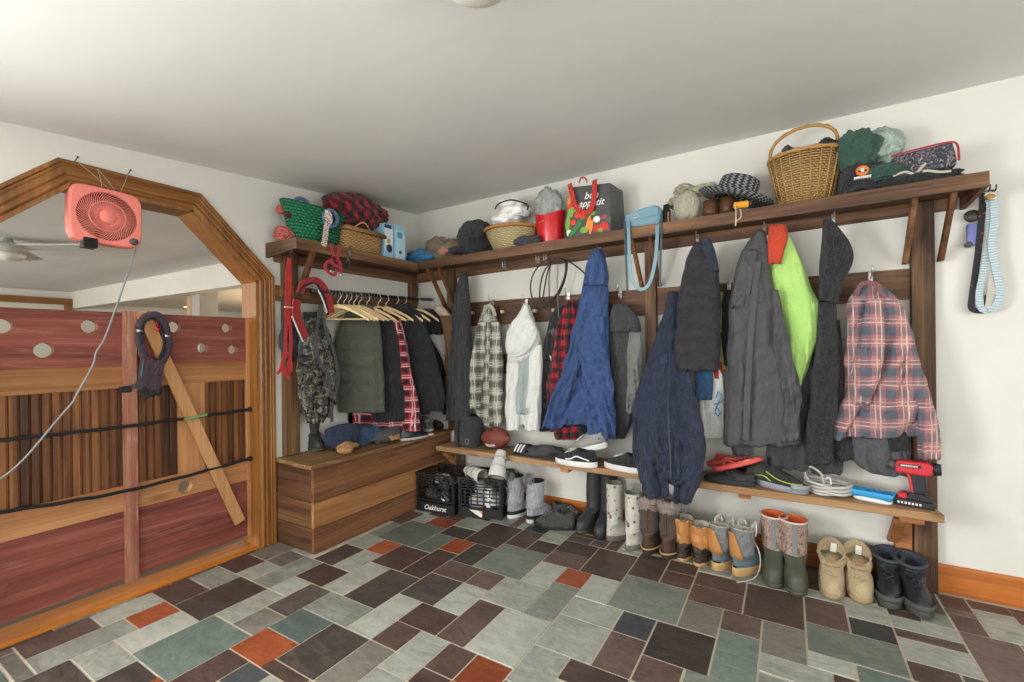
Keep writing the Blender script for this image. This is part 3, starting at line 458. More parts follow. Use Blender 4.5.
# ---------------------------------------------------------------- dog harness on the gate
def harness():
    X = -.035; P = lambda px, py, d=0: onx(px, py, X + d)
    PUR = fabric('plum_webbing', '#4d3847', .85, weave=1500); BLK = fabric('black_webbing', '#1b1a1d', .85, weave=1500); TEAL = fabric('teal_piping', '#4d8288', .7)
    h = thing('dog_harness', 'plum and black padded dog harness hung over the top of the gate', 'harness', P(152, 352))
    ring = [(148, 316), (156, 315), (163, 321), (166.5, 332), (168, 345), (165, 356), (160, 363), (153, 364), (146, 360), (142, 350), (139.5, 338), (140, 326), (143.5, 319)]
    pts = smooth_path([P(x, y, .006 * math.sin(i)) for i, (x, y) in enumerate(ring)], 5, True)
    MB().tube(pts, .019, 10, closed=True).build('neck_loop', PUR, h)
    inner = [(152 + (x - 153) * .8, 340 + (y - 340) * .86) for x, y in ring]
    MB().tube(smooth_path([P(x, y, .012) for x, y in inner], 5, True), .007, 8, closed=True).build('black_lining', BLK, h)
    def pad(px, w, name, m): # a padded strap piece
        mb = MB(); mb.tube(smooth_path([P(x, y, d) for x, y, d in px], 6), 0, 4, flat=(w, .034, (1, 0, 0))); return mb.build(name, m, h, sub=1)
    pad([(148, 358, .012), (146, 372, .02), (145, 384, .02), (146, 394, .012)], .068, 'chest_pad', PUR)
    pad([(158, 360, .01), (156, 374, .018), (154, 386, .02), (151, 394, .016)], .068, 'chest_pad', PUR)
    pad([(141, 388, .022), (148, 394, .028), (155, 392, .022)], .045, 'girth_strap', BLK)
    MB().tube(smooth_path([P(143.5, 362, .03), (P(141.5, 376, .03)), P(143, 390, .028)], 6), .0035, 6).build('piping', TEAL, h)
    MB().tube(smooth_path([P(139, 385, .02), P(131, 387, .028)], 4), 0, 4, flat=(.02, .005, (1, 0, 0))).build('side_strap', fabric('grey_webbing', '#5b565c', .85, weave=1500), h)
    a = P(126, 389, .028); mb = MB(); mb.box((a.x - .008, a.y - .028, a.z - .018), (a.x + .008, a.y + .022, a.z + .014)); mb.build('buckle', BLACKP, h, bevel=.005)
    mb = MB(); mb.tube([P(156, 387, .02), P(160, 392, .024), P(157, 395, .024)], .009, 8); mb.build('clip', BLACKP, h)
    mb = MB(); mb.ball(P(158, 329.5, .02), .011, sc=(.7, 1, 1)); mb.tube([P(156.5, 322, .02), P(158, 326, .02)], .004); mb.build('red_charm', plain('red_enamel', '#c3202a', .25), h)
    for px, py in ((139.5, 331), (167, 336)):
        a = P(px, py, .01); mb = MB(); mb.tube([a + Vector((0, .012, 0)), a, a + Vector((0, -.012, .002))], .009, 8); mb.build('ring', NICKEL, h)
harness()
# ---------------------------------------------------------------- fan hung in the doorway
def box_fan():
    X = .03; TL, TR, BR, BL = onx(72.5, 180, X), onx(146, 198.5, X), onx(138, 249, X), onx(64.5, 239, X)
    c = (TL + TR + BR + BL) / 4; U = ((TR - TL) + (BR - BL)).normalized(); N = Vector((1, 0, 0)); V = N.cross(U).normalized()
    hw = ((TR - TL).length + (BR - BL).length) / 4; hh = ((TL - BL).length + (TR - BR).length) / 4
    PINK = plain('coral_plastic', '#ec8579', .4, 0, .4, .04); DK = plain('fan_inner_shade', '#1d1916', .7)
    fan = thing('box_fan', 'coral pink square box fan hanging tilted from the doorway top', 'fan', c)
    L = lambda u, v, d: c + U * u + V * v + N * d
    # housing: rounded square with a round opening
    def rr(k, n=48, r=.03):
        out = []
        for i in range(n):
            a = 2 * PI * i / n; ca, sa = math.cos(a), math.sin(a); e = 6.0
            s = (abs(ca / hw) ** e + abs(sa / hh) ** e) ** (-1 / e); out.append((ca * s * k, sa * s * k))
        return out
    def circ(r, n=48): return [(r * math.cos(2 * PI * i / n), r * math.sin(2 * PI * i / n)) for i in range(n)]
    RG = .113
    mb = MB(); prof = [(circ(RG), -.05), (circ(RG), .002), (circ(RG + .004), .006), (rr(.95), .006), (rr(.985), .001), (rr(1), -.008), (rr(1), -.048), (rr(.97), -.055), (circ(RG), -.055), (circ(RG), -.05)]
    mb.rings([[L(u, v, d) for u, v in ring] for ring, d in prof], 0, (False, False), False); mb.build('housing', PINK, fan)
    mb = MB(); mb.rings([[L(u, v, -.003) for u, v in circ(.1122)], [L(u, v, -.05) for u, v in circ(.1122)], [L(u, v, -.052) for u, v in circ(.001)]], 0, (False, False)); mb.build('rear_grille', DK, fan)  # near-black cup: the shade behind the vanes is put into its colour
    mb = MB(); n = 60
    for k in range(n):
        a0 = 2 * PI * k / n; pts = []
        for i in range(9):
            t = i / 8; r = .033 + (RG - .030) * t; a = a0 - .75 * t; pts.append(L(r * math.cos(a), r * math.sin(a), .004 + .006 * math.sin(PI * (1 - t) * .6)))
        mb.tube(pts, .0019, 5)
    mb.tube([L(.07 * math.cos(2*PI*i/48), .07 * math.sin(2*PI*i/48), .01) for i in range(48)], .0022, 6, closed=True)
    mb.build('grille', PINK, fan)
    mb = MB(); mb.rings([[L(r * math.cos(2*PI*i/32), r * math.sin(2*PI*i/32), d) for i in range(32)] for r, d in ((.034, .0), (.034, .01), (.03, .014), (.001, .015))], 0); mb.build('hub_cap', PINK, fan)
    for k in range(5):
        mb = MB(); a0 = 2 * PI * k / 5; R = []
        for i in range(6):
            r = .03 + .075 * i / 5; w = .25 + .25 * i / 5
            R.append([L(r * math.cos(a0 + s * w), r * math.sin(a0 + s * w), -.03 + .012 * s + e) for s, e in ((-1, 0), (0, .003), (1, 0), (1, -.003), (0, 0), (-1, -.003))])
        mb.rings(R); mb.build('blade', plain('tan_blade', '#7d6444', .5), fan)
    kn = c + U * (hw * .74) - V * (hh * .74); mb = MB(); mb.lathe([(.001, .022), (.014, .021), (.017, .012), (.018, .004)][::-1], kn, 20, axis=N); mb.box((kn.x + .02, kn.y - .003, kn.z - .012), (kn.x + .026, kn.y + .003, kn.z + .012)); mb.build('knob', plain('grey_knob', '#4b4b4c', .5), fan)
    f = c - U * (hw * .48) - V * hh; mb = MB()
    mb.hexa([f + U * a + N * b + V * e for a, b, e in ((-.028, -.03, -.028), (.024, -.03, -.028), (.024, .03, -.028), (-.028, .03, -.028))], [f + U * a + N * b + V * e for a, b, e in ((-.022, -.03, .022), (.03, -.03, .022), (.03, .012, .022), (-.022, .012, .022))]); mb.build('foot', BLACKP, fan, bevel=.004)
    # power cord swings down in front of the gate
    pts = [L(hw * .86, -hh, -.02)] + [onx(px, py, x) for px, py, x in ((125.6, 280, .03), (115, 310.5, .035), (104.5, 338.7, .04), (96, 352.8, .04), (92.7, 365.7, .04), (76.3, 395, .05), (72.8, 402, .05), (58, 419, .06), (41, 439.5, .08), (22, 461, .1), (0, 479, .13), (-30, 492, .16))]
    MB().tube(smooth_path(pts, 6), .0042, 8).build('power_cord', plain('grey_flex', '#8e8e8c', .5), fan)
    # twine and its nails
    nails = [onx(75.5, 160, .02), onx(128.5, 173, .02)]
    tw = MB()
    for a, b in ((nails[0], L(.005, hh, 0)), (nails[1], L(.05, hh, 0)), (onx(97.5, 169, .03), L(-.02, hh - .002, .0)), (onx(97.5, 169, .03), L(.03, hh - .002, 0)), (onx(97.5, 169, .03), onx(97.5, 169, .02))):
        mid = (a + b) / 2 + Vector((.006, 0, 0)); tw.tube(smooth_path([a, mid, b], 5), .0012, 5)
    tw.build('twine', plain('pale_twine', '#b9b2a0', .9), fan)
    for q, lab in zip(nails, ('left of the two nails in the doorway casing holding up the fan', 'right of the two nails in the doorway casing holding up the fan')):
        mb = MB(); mb.tube([q + Vector((-.03, 0, -.012)), q + Vector((.014, .004, .012))], .0022, 6); mb.tube([q + Vector((.014, .004, .012)), q + Vector((.016, .0045, .0135))], .005, 8)
        tag(mb.build('nail', plain('dark_nail', '#45423f', .5, .6)), lab, 'nail', 'nails holding the fan')
box_fan()
# ---------------------------------------------------------------- coat racks
def sz(x): return 1.913 + .0165 * x            # top of the long shelf sags a little to the corner
def hook(parent, p, m=None, up=True):
    """double coat hook, back plate on the wall side"""
    m = m or NICKEL; p = Vector(p); mb = MB(); mb.box(p + Vector((-.009, .0, -.03)), p + Vector((.009, .004, .03)))
    mb.tube(smooth_path([p + Vector((0, 0, .0)), p + Vector((0, -.03, .002)), p + Vector((0, -.055, .03)), p + Vector((0, -.06, .05))], 5), .0038, 8); mb.ball(p + Vector((0, -.06, .052)), .007, 10, 6)
    mb.tube(smooth_path([p + Vector((0, 0, -.012)), p + Vector((0, -.02, -.03)), p + Vector((0, -.036, -.022)), p + Vector((0, -.038, -.005))], 5), .0035, 8); mb.ball(p + Vector((0, -.038, -.003)), .006, 10, 6)
    return mb.build('hook', m, parent)
def long_rack():
    r = thing('coat_rack', 'long dark-stained wooden coat rack with a shelf, hook rails and posts along the back wall', 'coat rack', (1.9, 0, 1.5))
    y0 = -.30; mb = MB(); a, b = .02, 3.555
    mb.hexa([(.3, y0, sz(.3) - .022), (b, y0, sz(b) - .022), (b, -.002, sz(b) - .022), (.02, -.002, sz(a) - .022)], [(.3, y0, sz(.3)), (b, y0, sz(b)), (b, -.002, sz(b)), (.02, -.002, sz(a))]); mb.build('shelf_board', W_DARK, r)
    mb = MB(); mb.hexa([(.302, y0 - .02, sz(.3) - .06), (b + .02, y0 - .02, sz(b) - .063), (b + .02, y0, sz(b) - .063), (.302, y0, sz(.3) - .06)], [(.302, y0 - .02, sz(.3) + .004), (b + .02, y0 - .02, sz(b) + .004), (b + .02, y0, sz(b) + .004), (.302, y0, sz(.3) + .004)]); mb.build('front_lip', W_DARK, r, bevel=.002)
    mb = MB(); mb.prism([(b, y0, sz(b) - .063), (b, -.03, sz(b) - .085), (b, -.003, sz(b) - .085), (b, -.003, sz(b) + .004), (b, y0, sz(b) + .004)], (.02, 0, 0)); mb.build('end_lip', W_DARKY, r)
    zr = lambda x: 1.807 + .0235 * x
    mb = MB(); mb.hexa([(.03, -.028, zr(.03)), (3.54, -.028, zr(3.54)), (3.54, -.002, zr(3.54)), (.03, -.002, zr(.03))], [(.03, -.028, sz(.03) - .023), (3.54, -.028, sz(3.54) - .023), (3.54, -.002, sz(3.54) - .023), (.03, -.002, sz(.03) - .023)]); mb.build('upper_rail', W_DARK, r, bevel=.002)
    for x0, x1 in ((.46, 2.032), (2.103, 3.364)):
        mb = MB(); zb, zt = lambda x: 1.398 + .0185 * x, lambda x: 1.598 + .0055 * x
        mb.hexa([(x0, -.026, zb(x0)), (x1, -.026, zb(x1)), (x1, -.002, zb(x1)), (x0, -.002, zb(x0))], [(x0, -.026, zt(x0)), (x1, -.026, zt(x1)), (x1, -.002, zt(x1)), (x0, -.002, zt(x0))]); mb.build('middle_rail', W_DARK, r, bevel=.002)
    MB().box((.46, -.024, 1.025), (1.35, -.002, 1.18)).build('lower_rail', W_DARK, r, bevel=.002)
    MB().box((3.364, -.05, .0), (3.454, -.002, sz(3.4) - .025)).build('post', W_DARKZ, r, bevel=.004)
    MB().box((2.032, -.045, .47), (2.103, -.002, sz(2) - .025)).build('post', W_DARKZ, r, bevel=.004)
    MB().box((.38, -.05, .54), (.46, -.002, 1.89)).build('post', W_DARKZ, r, bevel=.004)
    for xc, zb in ((3.342, 1.64), (3.476, 1.64), (2.012, 1.62), (2.123, 1.62), (.365, 1.56), (.475, 1.55)):
        mb = MB(); zt = sz(xc) - .022; w = .021
        mb.hexa([(xc - w/2, -.012, zb), (xc + w/2, -.012, zb), (xc + w/2, -.058, zb), (xc - w/2, -.058, zb)], [(xc - w/2, -.26, zt), (xc + w/2, -.26, zt), (xc + w/2, -.298, zt - .0), (xc - w/2, -.298, zt - .0)]); mb.build('brace', W_BRACE, r, bevel=.002)
    hk = [(505, 264.5), (538.5, 259), (546, 258), (599.6, 250), (697.5, 239), (764.5, 229), (833.5, 219), (492.8, 303), (526.5, 303), (568.4, 297), (620.5, 294), (729, 285), (870.6, 278)]
    for px, py in hk: hook(r, ony(px, py, -.032))
    for px in (473.5, 505, 536.6, 556):
        q = ony(px, 313 - (px - 473) * .03, -.026); mb = MB(); mb.lathe([(.0125, 0), (.0135, .03), (.0135, .05), (.009, .056), (.001, .057)], q, 16, axis=(0, -1, 0)); tag(mb.build('peg', plain('pale_birch', '#d8c7a8', .55), r), 'pale birch peg')
    return r
RACK = long_rack()
def corner_rack():
    r = thing('wall_shelf', 'shorter dark wooden shelf with post on the wall beside the doorway', 'shelf', (0, -.8, 1.5))
    ya = -1.36
    mb = MB(); mb.hexa([(.002, ya, 1.875), (.3, ya, 1.875), (.3, -.302, 1.875), (.002, -.01, 1.875)], [(.002, ya, 1.9), (.3, ya, 1.9), (.3, -.302, 1.9), (.002, -.01, 1.9)]); mb.build('shelf_board', W_DARKY, r)
    MB().box((.3, ya - .02, 1.843), (.32, -.325, 1.909)).build('front_lip', W_DARKY, r, bevel=.002)
    mb = MB(); mb.prism([(.002, ya - .02, 1.82), (.1, ya - .02, 1.825), (.3, ya - .02, 1.845), (.3, ya - .02, 1.909), (.002, ya - .02, 1.912)], (0, .02, 0)); mb.build('end_lip', W_DARK, r)
    MB().box((.002, -1.33, 1.8), (.026, -.03, 1.874)).build('upper_rail', W_DARKY, r, bevel=.002)
    MB().box((.002, -1.335, 1.55), (.024, -.05, 1.65)).build('middle_rail', W_DARKY, r, bevel=.002)
    MB().box((.05, -1.32, 1.575), (.072, -1.1, 1.648)).build('cleat', W_BRACE, r, bevel=.002)
    MB().box((.004, -1.285, .545), (.05, -1.185, 1.874)).build('post', W_DARKZ, r, bevel=.004)
    MB().box((.002, -.12, .545), (.045, -.03, 1.8)).build('post', W_DARKZ, r, bevel=.004)
    mb = MB(); mb.hexa([(.05, -1.21, 1.6), (.05, -1.185, 1.6), (.10, -1.185, 1.6), (.10, -1.21, 1.6)], [(.21, -1.21, 1.875), (.21, -1.185, 1.875), (.25, -1.185, 1.875), (.25, -1.21, 1.875)]); mb.build('brace', W_BRACE, r, bevel=.002)
    # the clothes rod below
    c = thing('clothes_rod', 'black metal clothes rod under the corner shelf carrying the hangers', 'clothes rod', (.2, -.6, 1.64))
    a, b = Vector((.2, -1.2, 1.612)), Vector((.2, -.03, 1.648)); MB().tube([a, b], .012, 14).build('rod', plain('black_rod', '#242424', .35, .3), c)
    mb = MB(); mb.tube(smooth_path([Vector((.2, -.035, 1.60)), Vector((.2, -.033, 1.64)), Vector((.198, -.033, 1.668)), Vector((.17, -.033, 1.678)), Vector((.03, -.033, 1.678))], 5), .006, 8); mb.build('bracket', plain('white_metal', '#d9d7d2', .4), c)
    # pull-chain of small rings hung along the rod
    for k in range(16):
        y = -1.08 + k * .028; z = 1.612 + (y + 1.2) * .031; mb = MB(); mb.tube([Vector((.2, y, z)) + Vector((.019 * math.cos(t * PI / 8), .004 * math.sin(t * PI / 4), .019 * math.sin(t * PI / 8) - .004)) for t in range(16)], .0028, 6, closed=True); mb.build('ring', plain('grey_ring', '#77756f', .4, .6), c)
    return r
corner_rack()
# ---------------------------------------------------------------- storage bench and shoe bench
W_BOX = wood('rough_box_board', [(.25, '#38231a'), (.5, '#65412a'), (.75, '#8d6040')], 'y', .65, .3, .4, wear='#8f6d49')
W_BOXL = wood('rough_light_board', [(.25, '#704829'), (.5, '#9b6c42'), (.75, '#b98a5a')], 'y', .65, .3, .35)
W_BOXX = wood('rough_box_end', [(.25, '#3f291b'), (.5, '#65452d'), (.75, '#8b6645')], 'x', .65, .3, .4)
W_LID = wood('worn_lid', [(.25, '#6b4d31'), (.5, '#8d6b48'), (.75, '#a88662')], 'y', .6, .3, .4, wear='#b99b77')
def box_bench():
    b = thing('storage_bench', 'rough plank storage bench with a worn lid beside the doorway', 'storage bench', (.19, -.7, 0)); xf = .38
    hs = [(.002, .15, W_BOX), (.153, .309, W_BOXL), (.312, .513, W_BOX)]
    for z0, z1, m in hs: MB().box((xf - .022, -1.325, z0), (xf, -.02, z1)).build('front_board', m, b, bevel=.003)
    for z0, z1, m in hs: MB().box((.004, -1.325, z0), (xf - .023, -1.30, z1)).build('end_board', W_BOXX, b, bevel=.003)
    MB().box((.004, -1.332, .515), (.20, -.01, .54)).build('lid_board', W_LID, b, bevel=.004)
    MB().box((.203, -1.345, .515), (.388, -.01, .54)).build('lid_board', W_LID, b, bevel=.004)
    for y, z in [(yy, zz) for yy in (-1.29, -.98, -.75) for zz in (.06, .12, .19, .27, .36, .47)]:
        pass
box_bench()
W_SEAT = wood('worn_bench_seat', [(.25, '#6e4f35'), (.5, '#94704c'), (.75, '#b08f68')], 'x', .6, .3, .4, wear='#c3a682')
W_SEATE = wood('bench_edge_wood', [(.25, '#7a4a2a'), (.5, '#a06c40'), (.75, '#bd8c5c')], 'x', .6, .3, .4)
def shoe_bench():
    b = thing('shoe_bench', 'long narrow worn plank bench for shoes below the coats', 'bench', (1.9, -.15, .45)); z0, z1 = .428, .466
    mb = MB(); mb.hexa([(.46, -.302, z0), (3.425, -.302, z0), (3.40, -.055, z0), (.46, -.03, z0)], [(.46, -.302, z1), (3.425, -.302, z1), (3.40, -.055, z1), (.46, -.03, z1)]); mb.build('seat_board', W_SEAT, b, bevel=.005)
    for x in (2.62, 1.55): MB().box((x - .03, -.28, .40), (x + .03, -.01, .427)).build('cleat', W_SEATE, b, bevel=.002)
    MB().box((3.27, -.28, .40), (3.36, -.01, .427)).build('cleat', W_SEATE, b, bevel=.002)
    for x in (3.29, .50):
        mb = MB(); mb.hexa([(x - .03, -.006, .22), (x + .015, -.006, .22), (x + .015, -.05, .22), (x - .03, -.05, .22)], [(x - .03, -.2, .402), (x + .015, -.2, .402), (x + .015, -.25, .402), (x - .03, -.25, .402)]); mb.build('leg_brace', W_SEATE, b, bevel=.002)
    mb = MB(); mb.box((.472, -.14, .0), (.53, -.01, .427)); mb.build('leg', W_DARKZ, b, bevel=.003)
    mb = MB(); mb.box((3.29, -.048, .14), (3.358, -.004, .40)); mb.build('leg', W_SEATE, b, bevel=.003)
shoe_bench()
# ---------------------------------------------------------------- ceiling lamps
def ceiling_lamp(x, y, lab, z=None, name='ceiling_lamp'):
    z = z or zc(x, y); l = thing(name, lab, 'ceiling lamp', (x, y, z))
    MB().lathe([(.001, 0), (.15, 0), (.155, -.02), (.14, -.028), (.001, -.028)][::-1], (x, y, z), 40).build('base', NICKEL, l)
    MB().lathe([(.001, -.11), (.05, -.105), (.09, -.088), (.115, -.06), (.128, -.029)], (x, y, z), 40).build('glass_shade', plain('opal_glass', '#e6e2d6', .3, var=.02), l)
LP = onz(475, -80, 2.36); ceiling_lamp(LP.x, LP.y, 'round ceiling lamp with opal glass shade at the top edge of the photo')
# things seen through the doorway, far behind the gate
def far_things():
    q = onz(187, 307, 2.018); t = thing('recessed_light', 'small bright recessed ceiling light above the gate in the far hall', 'ceiling light', q)   # hall_spot
    MB().lathe([(.06, -.004), (.075, -.004), (.08, .002), (.06, .004)], q, 28, caps=(False, False)).build('trim_ring', plain('white_trim_ring', '#e4dfd4', .5), t); MB().lathe([(.001, -.001), (.06, -.001), (.06, .002), (.001, .002)], q, 28).build('lens', glow('warm_lens', '#ffe2b0', 9), t)
    q = onz(8, 243, 2.16); t = thing('ceiling_fan', 'pale ceiling fan in the far room beyond the doorway', 'ceiling fan', (q.x, q.y, 2.2)); W = plain('fan_white', '#bdbdb4', .5, var=.03)
    MB().lathe([(.03, 2.2), (.035, 2.17), (.12, 2.15), (.125, 2.1), (.10, 2.08), (.001, 2.08)], (q.x, q.y, 0), 32).build('motor_housing', W, t)
    MB().lathe([(.09, 2.08), (.11, 2.06), (.085, 2.02), (.001, 2.005)], (q.x, q.y, 0), 32).build('light_bowl', M.get('opal_glass') or W, t)
    e = onz(75, 247, 2.125); d0 = math.atan2(e.y - q.y, e.x - q.x); c = Vector((q.x, q.y, 2.125))
    for k in range(3):
        a = d0 + k * PI * 2 / 3; d = Vector((math.cos(a), math.sin(a), 0)); mb = MB(); mb.beam(c + d * .12, c + d * .66, .12, .01, up=(-d.y * .2, d.x * .2, 1)); mb.build('blade', W, t, bevel=.003)
far_things()
# ---------------------------------------------------------------- hanging clothes
def seen_on(axis):
    """(line of sight -> point, facing direction) for cloth hung along a wall, or turned by an angle on the rod"""
    if axis == 'y': return ony, Vector((0, -1, 0))
    if axis == 'x': return onx, Vector((1, 0, 0))
    c, th = axis; N = Vector((math.sin(th), -math.cos(th), 0))
    def at(px, py, off): d = ray(px, py); q = c + N * off; return CAM + d * ((q - CAM).dot(N) / d.dot(N))
    return at, N
def drape(rows, plane, th=.06, fold=.012, freq=14, seed=0, shear=0.0, baffle=None, nu=72, nv=84, axis='y', mb=None, mi=0, exp=.72, top=.35, bot=1.0, sag=0, rec=.02):
    """a body of hanging cloth: rows (y, left, right[, depth factor[, forward shift]]) give its width from top to hem; it keeps real depth and gathers into folds"""
    mb = mb or MB(); R = []; rows = [list(r) + [1.0, 0.0][len(r) - 3:] for r in rows]
    # spread rows evenly in height before smoothing
    at, N = seen_on(axis); sg = -1 if axis == 'y' else 1
    y0, y1 = rows[0][0], rows[-1][0]
    def row(y):
        for i in range(len(rows) - 1):
            if y <= rows[i + 1][0] or i == len(rows) - 2:
                a, b = rows[i], rows[i + 1]; u = (y - a[0]) / (b[0] - a[0]); p, q = rows[max(i - 1, 0)], rows[min(i + 2, len(rows) - 1)]; out = []
                for k in range(1, 5):
                    ma = (b[k] - p[k]) / (b[0] - p[0]) if i > 0 else (b[k] - a[k]) / (b[0] - a[0]); m2 = (q[k] - a[k]) / (q[0] - a[0]) if i < len(rows) - 2 else (b[k] - a[k]) / (b[0] - a[0])
                    h = b[0] - a[0]; out.append((2*u**3 - 3*u*u + 1) * a[k] + (u**3 - 2*u*u + u) * h * ma + (-2*u**3 + 3*u*u) * b[k] + (u**3 - u*u) * h * m2)
                return out
    zt = None; so = Vector((seed * 5.3, seed * 2.9, 0)); Ls = []
    for j in range(nv + 1):
        t = j / nv; xl, xr, dp, fs = row(y0 + (y1 - y0) * t); y = y0 + (y1 - y0) * t
        pl = plane + sg * fs
        A, B = at(xl, y, pl), at(xr, y, pl); C = (A + B) / 2; H = (B - A) / 2; hw = H.length; hu = H.normalized()
        if zt is None: zt = C.z
        env = (top + (bot - top) * min(1, t * 1.6)); d = th * dp * min(1, .45 + t * 2.2); ring = []; z = zt - C.z; Ls.append(z)
        for k in range(nu):
            a = 2 * PI * k / nu; ca, sa = math.cos(a), math.sin(a)
            ca2 = math.copysign(abs(ca) ** exp, ca); sa2 = math.copysign(abs(sa) ** exp, sa)
            s = ca2 * hw; side = 1.0 if sa > 0 else 2.0
            u = s + shear * z
            n1 = noise.noise(Vector((u * freq, z * freq * .13, side * 7)) + so); n2 = noise.noise(Vector((u * freq * 2.3, z * freq * .4, side * 3 + 5)) + so); n3 = noise.noise(Vector((s * freq * .9 + z * 6, z * freq * .8, side * 11)) + so)
            f = (1.9 * abs(n1) ** .55 - .95) * .75 + (1.5 * abs(n2) ** .6 - .75) * .42 + (1.4 * abs(n3) ** .6 - .7) * .4
            off = 2.6 * fold * env * f
            if baffle: zz = z + .3 * baffle[0] + .012 * noise.noise(Vector((u * 5, z * 2, 1)) + so); off += 2.6 * baffle[1] * (abs(math.sin(PI * zz / baffle[0])) ** .42 - .75)
            wobx = fold * 1.0 * noise.noise(Vector((side * 3 + ca * 2, z * 7, 9)) + so) * env
            ring.append(C + hu * (ca2 * (hw + wobx)) + N * (sa2 * d + off * (1 if sa >= 0 else -1) * (abs(sa) ** .4 if sa else 0)) + Vector((0, 0, fold * .8 * env * n2 * (t ** 3))))
        for p in ring:
            p.x = max(p.x, .014)
            if axis == 'y': p.y = min(p.y, -.03 + .02 * max(0, min(1, (1.4 - p.z) * 8)))
            else: p.y = min(p.y, -.012)
        R.append(ring)
    e = R[-1]; c = sum(e, Vector()) / nu; R.append([c + (p - c) * .86 + Vector((0, 0, rec)) for p in e])
    def uvs(j, i):
        jj = min(j, nv); k = i % nu; p = R[jj][k]; q = (p - R[jj][0]).length if False else math.cos(2*PI*(i)/nu)
        return ((i / nu) * 2.0 * (R[jj][0] - R[jj][nu // 2]).length if False else (p.x if axis == 'y' else p.y * 1.2) + (0 if i <= nu / 2 else .013), Ls[jj])
    mb.rings(R, mi, (True, True), True, uvs); return mb
def garment(name, label, cat, parts, loc_px, plane, group=None, axis='y'):
    """parts: (name, material, rows, options)"""
    at = seen_on(axis)[0]
    t = thing(name, label, cat, at(loc_px[0], loc_px[1], plane), group)
    for nm, m, rows, op in parts:
        op = dict(op); pl = op.pop('plane', plane); ax = op.pop('axis', axis); lab = op.pop('lab', None)
        o = drape(rows, pl, axis=ax, **op).build(nm, m, t)
        if lab: tag(o, lab)
    return t
def strip(t, name, m, pts, plane, w=.012, thick=.004, up=(0, -1, 0), axis='y', lab=None):
    at = ony if axis == 'y' else onx
    P = smooth_path([at(p[0], p[1], plane - (p[2] if len(p) > 2 else 0) if axis == 'y' else plane + (p[2] if len(p) > 2 else 0)) for p in pts], 6)
    mb = MB(); mb.tube(P, 0, 4, flat=(w, thick, seen_on(axis)[1])) if w > thick else mb.tube(P, w, 8)
    o = mb.build(name, m, t)
    if lab: tag(o, lab)
    return o
CHAR = fabric('charcoal_jersey', '#39393b'); BLKF = fabric('black_cloth', '#202022', .8); BLKS = fabric('black_shell_cloth', '#464648', .5, .4, .12, .28, sheen=.05)
WHITE = fabric('white_jersey', '#dfe0dc', .9, var=.06, wr=.3); PALE = fabric('pale_teal_lining', '#b9c8c2', .9, var=.08)
BLUE = fabric('blue_nylon', '#375284', .4, .45, .15, .45, sheen=.05); NAVY = fabric('navy_nylon', '#232d45', .36, .5, .15, .5, sheen=.05)
GREY = fabric('dark_grey_cloth', '#434345'); SLATEC = fabric('slate_grey_cloth', '#5a5b60'); PUFF = fabric('black_quilt', '#35353a', .5, .4, .15, .6, sheen=.05)
SILV = fabric('silver_lining', '#8f8f8c', .3, .6, .3, 1.0); NEON = fabric('neon_mesh', '#b0da78', .8, .2, .08, .3); ORNG = fabric('orange_cloth', '#dd4a24', .7)
FLEECE = fabric('black_fleece', '#222224', .95, .1, .25, .6, 500, speck='#5d5d60'); DENIM = fabric('denim_blue', '#21364f', .9); OLIVE = fabric('olive_quilt', '#55564b', .7, .25, .12, .5)
NAVYC = fabric('navy_cloth', '#273448'); TEALB = fabric('teal_blue_cloth', '#37638a'); YEL = fabric('lime_yellow', '#d8dd8a', .8)
PL_GREEN = plaid('green_cream_check', '#b3b0a0', '#77786a', '#e0ddd0', .105, '#4f5046'); PL_RED = plaid('red_blue_check', '#b87a76', '#8d6a70', '#dcd2c8', .10, '#5c6270', lw=.05)
PL_BUF = plaid('red_black_buffalo', '#a91d2b', '#5b1219', '#8c1a24', .075, '#1b1315', w=.5, lw=.0, lv=0); PL_RW = plaid('bright_red_check', '#b02038', '#8f1a2e', '#e5cfcb', .085, '#2d1a22', lw=.10)
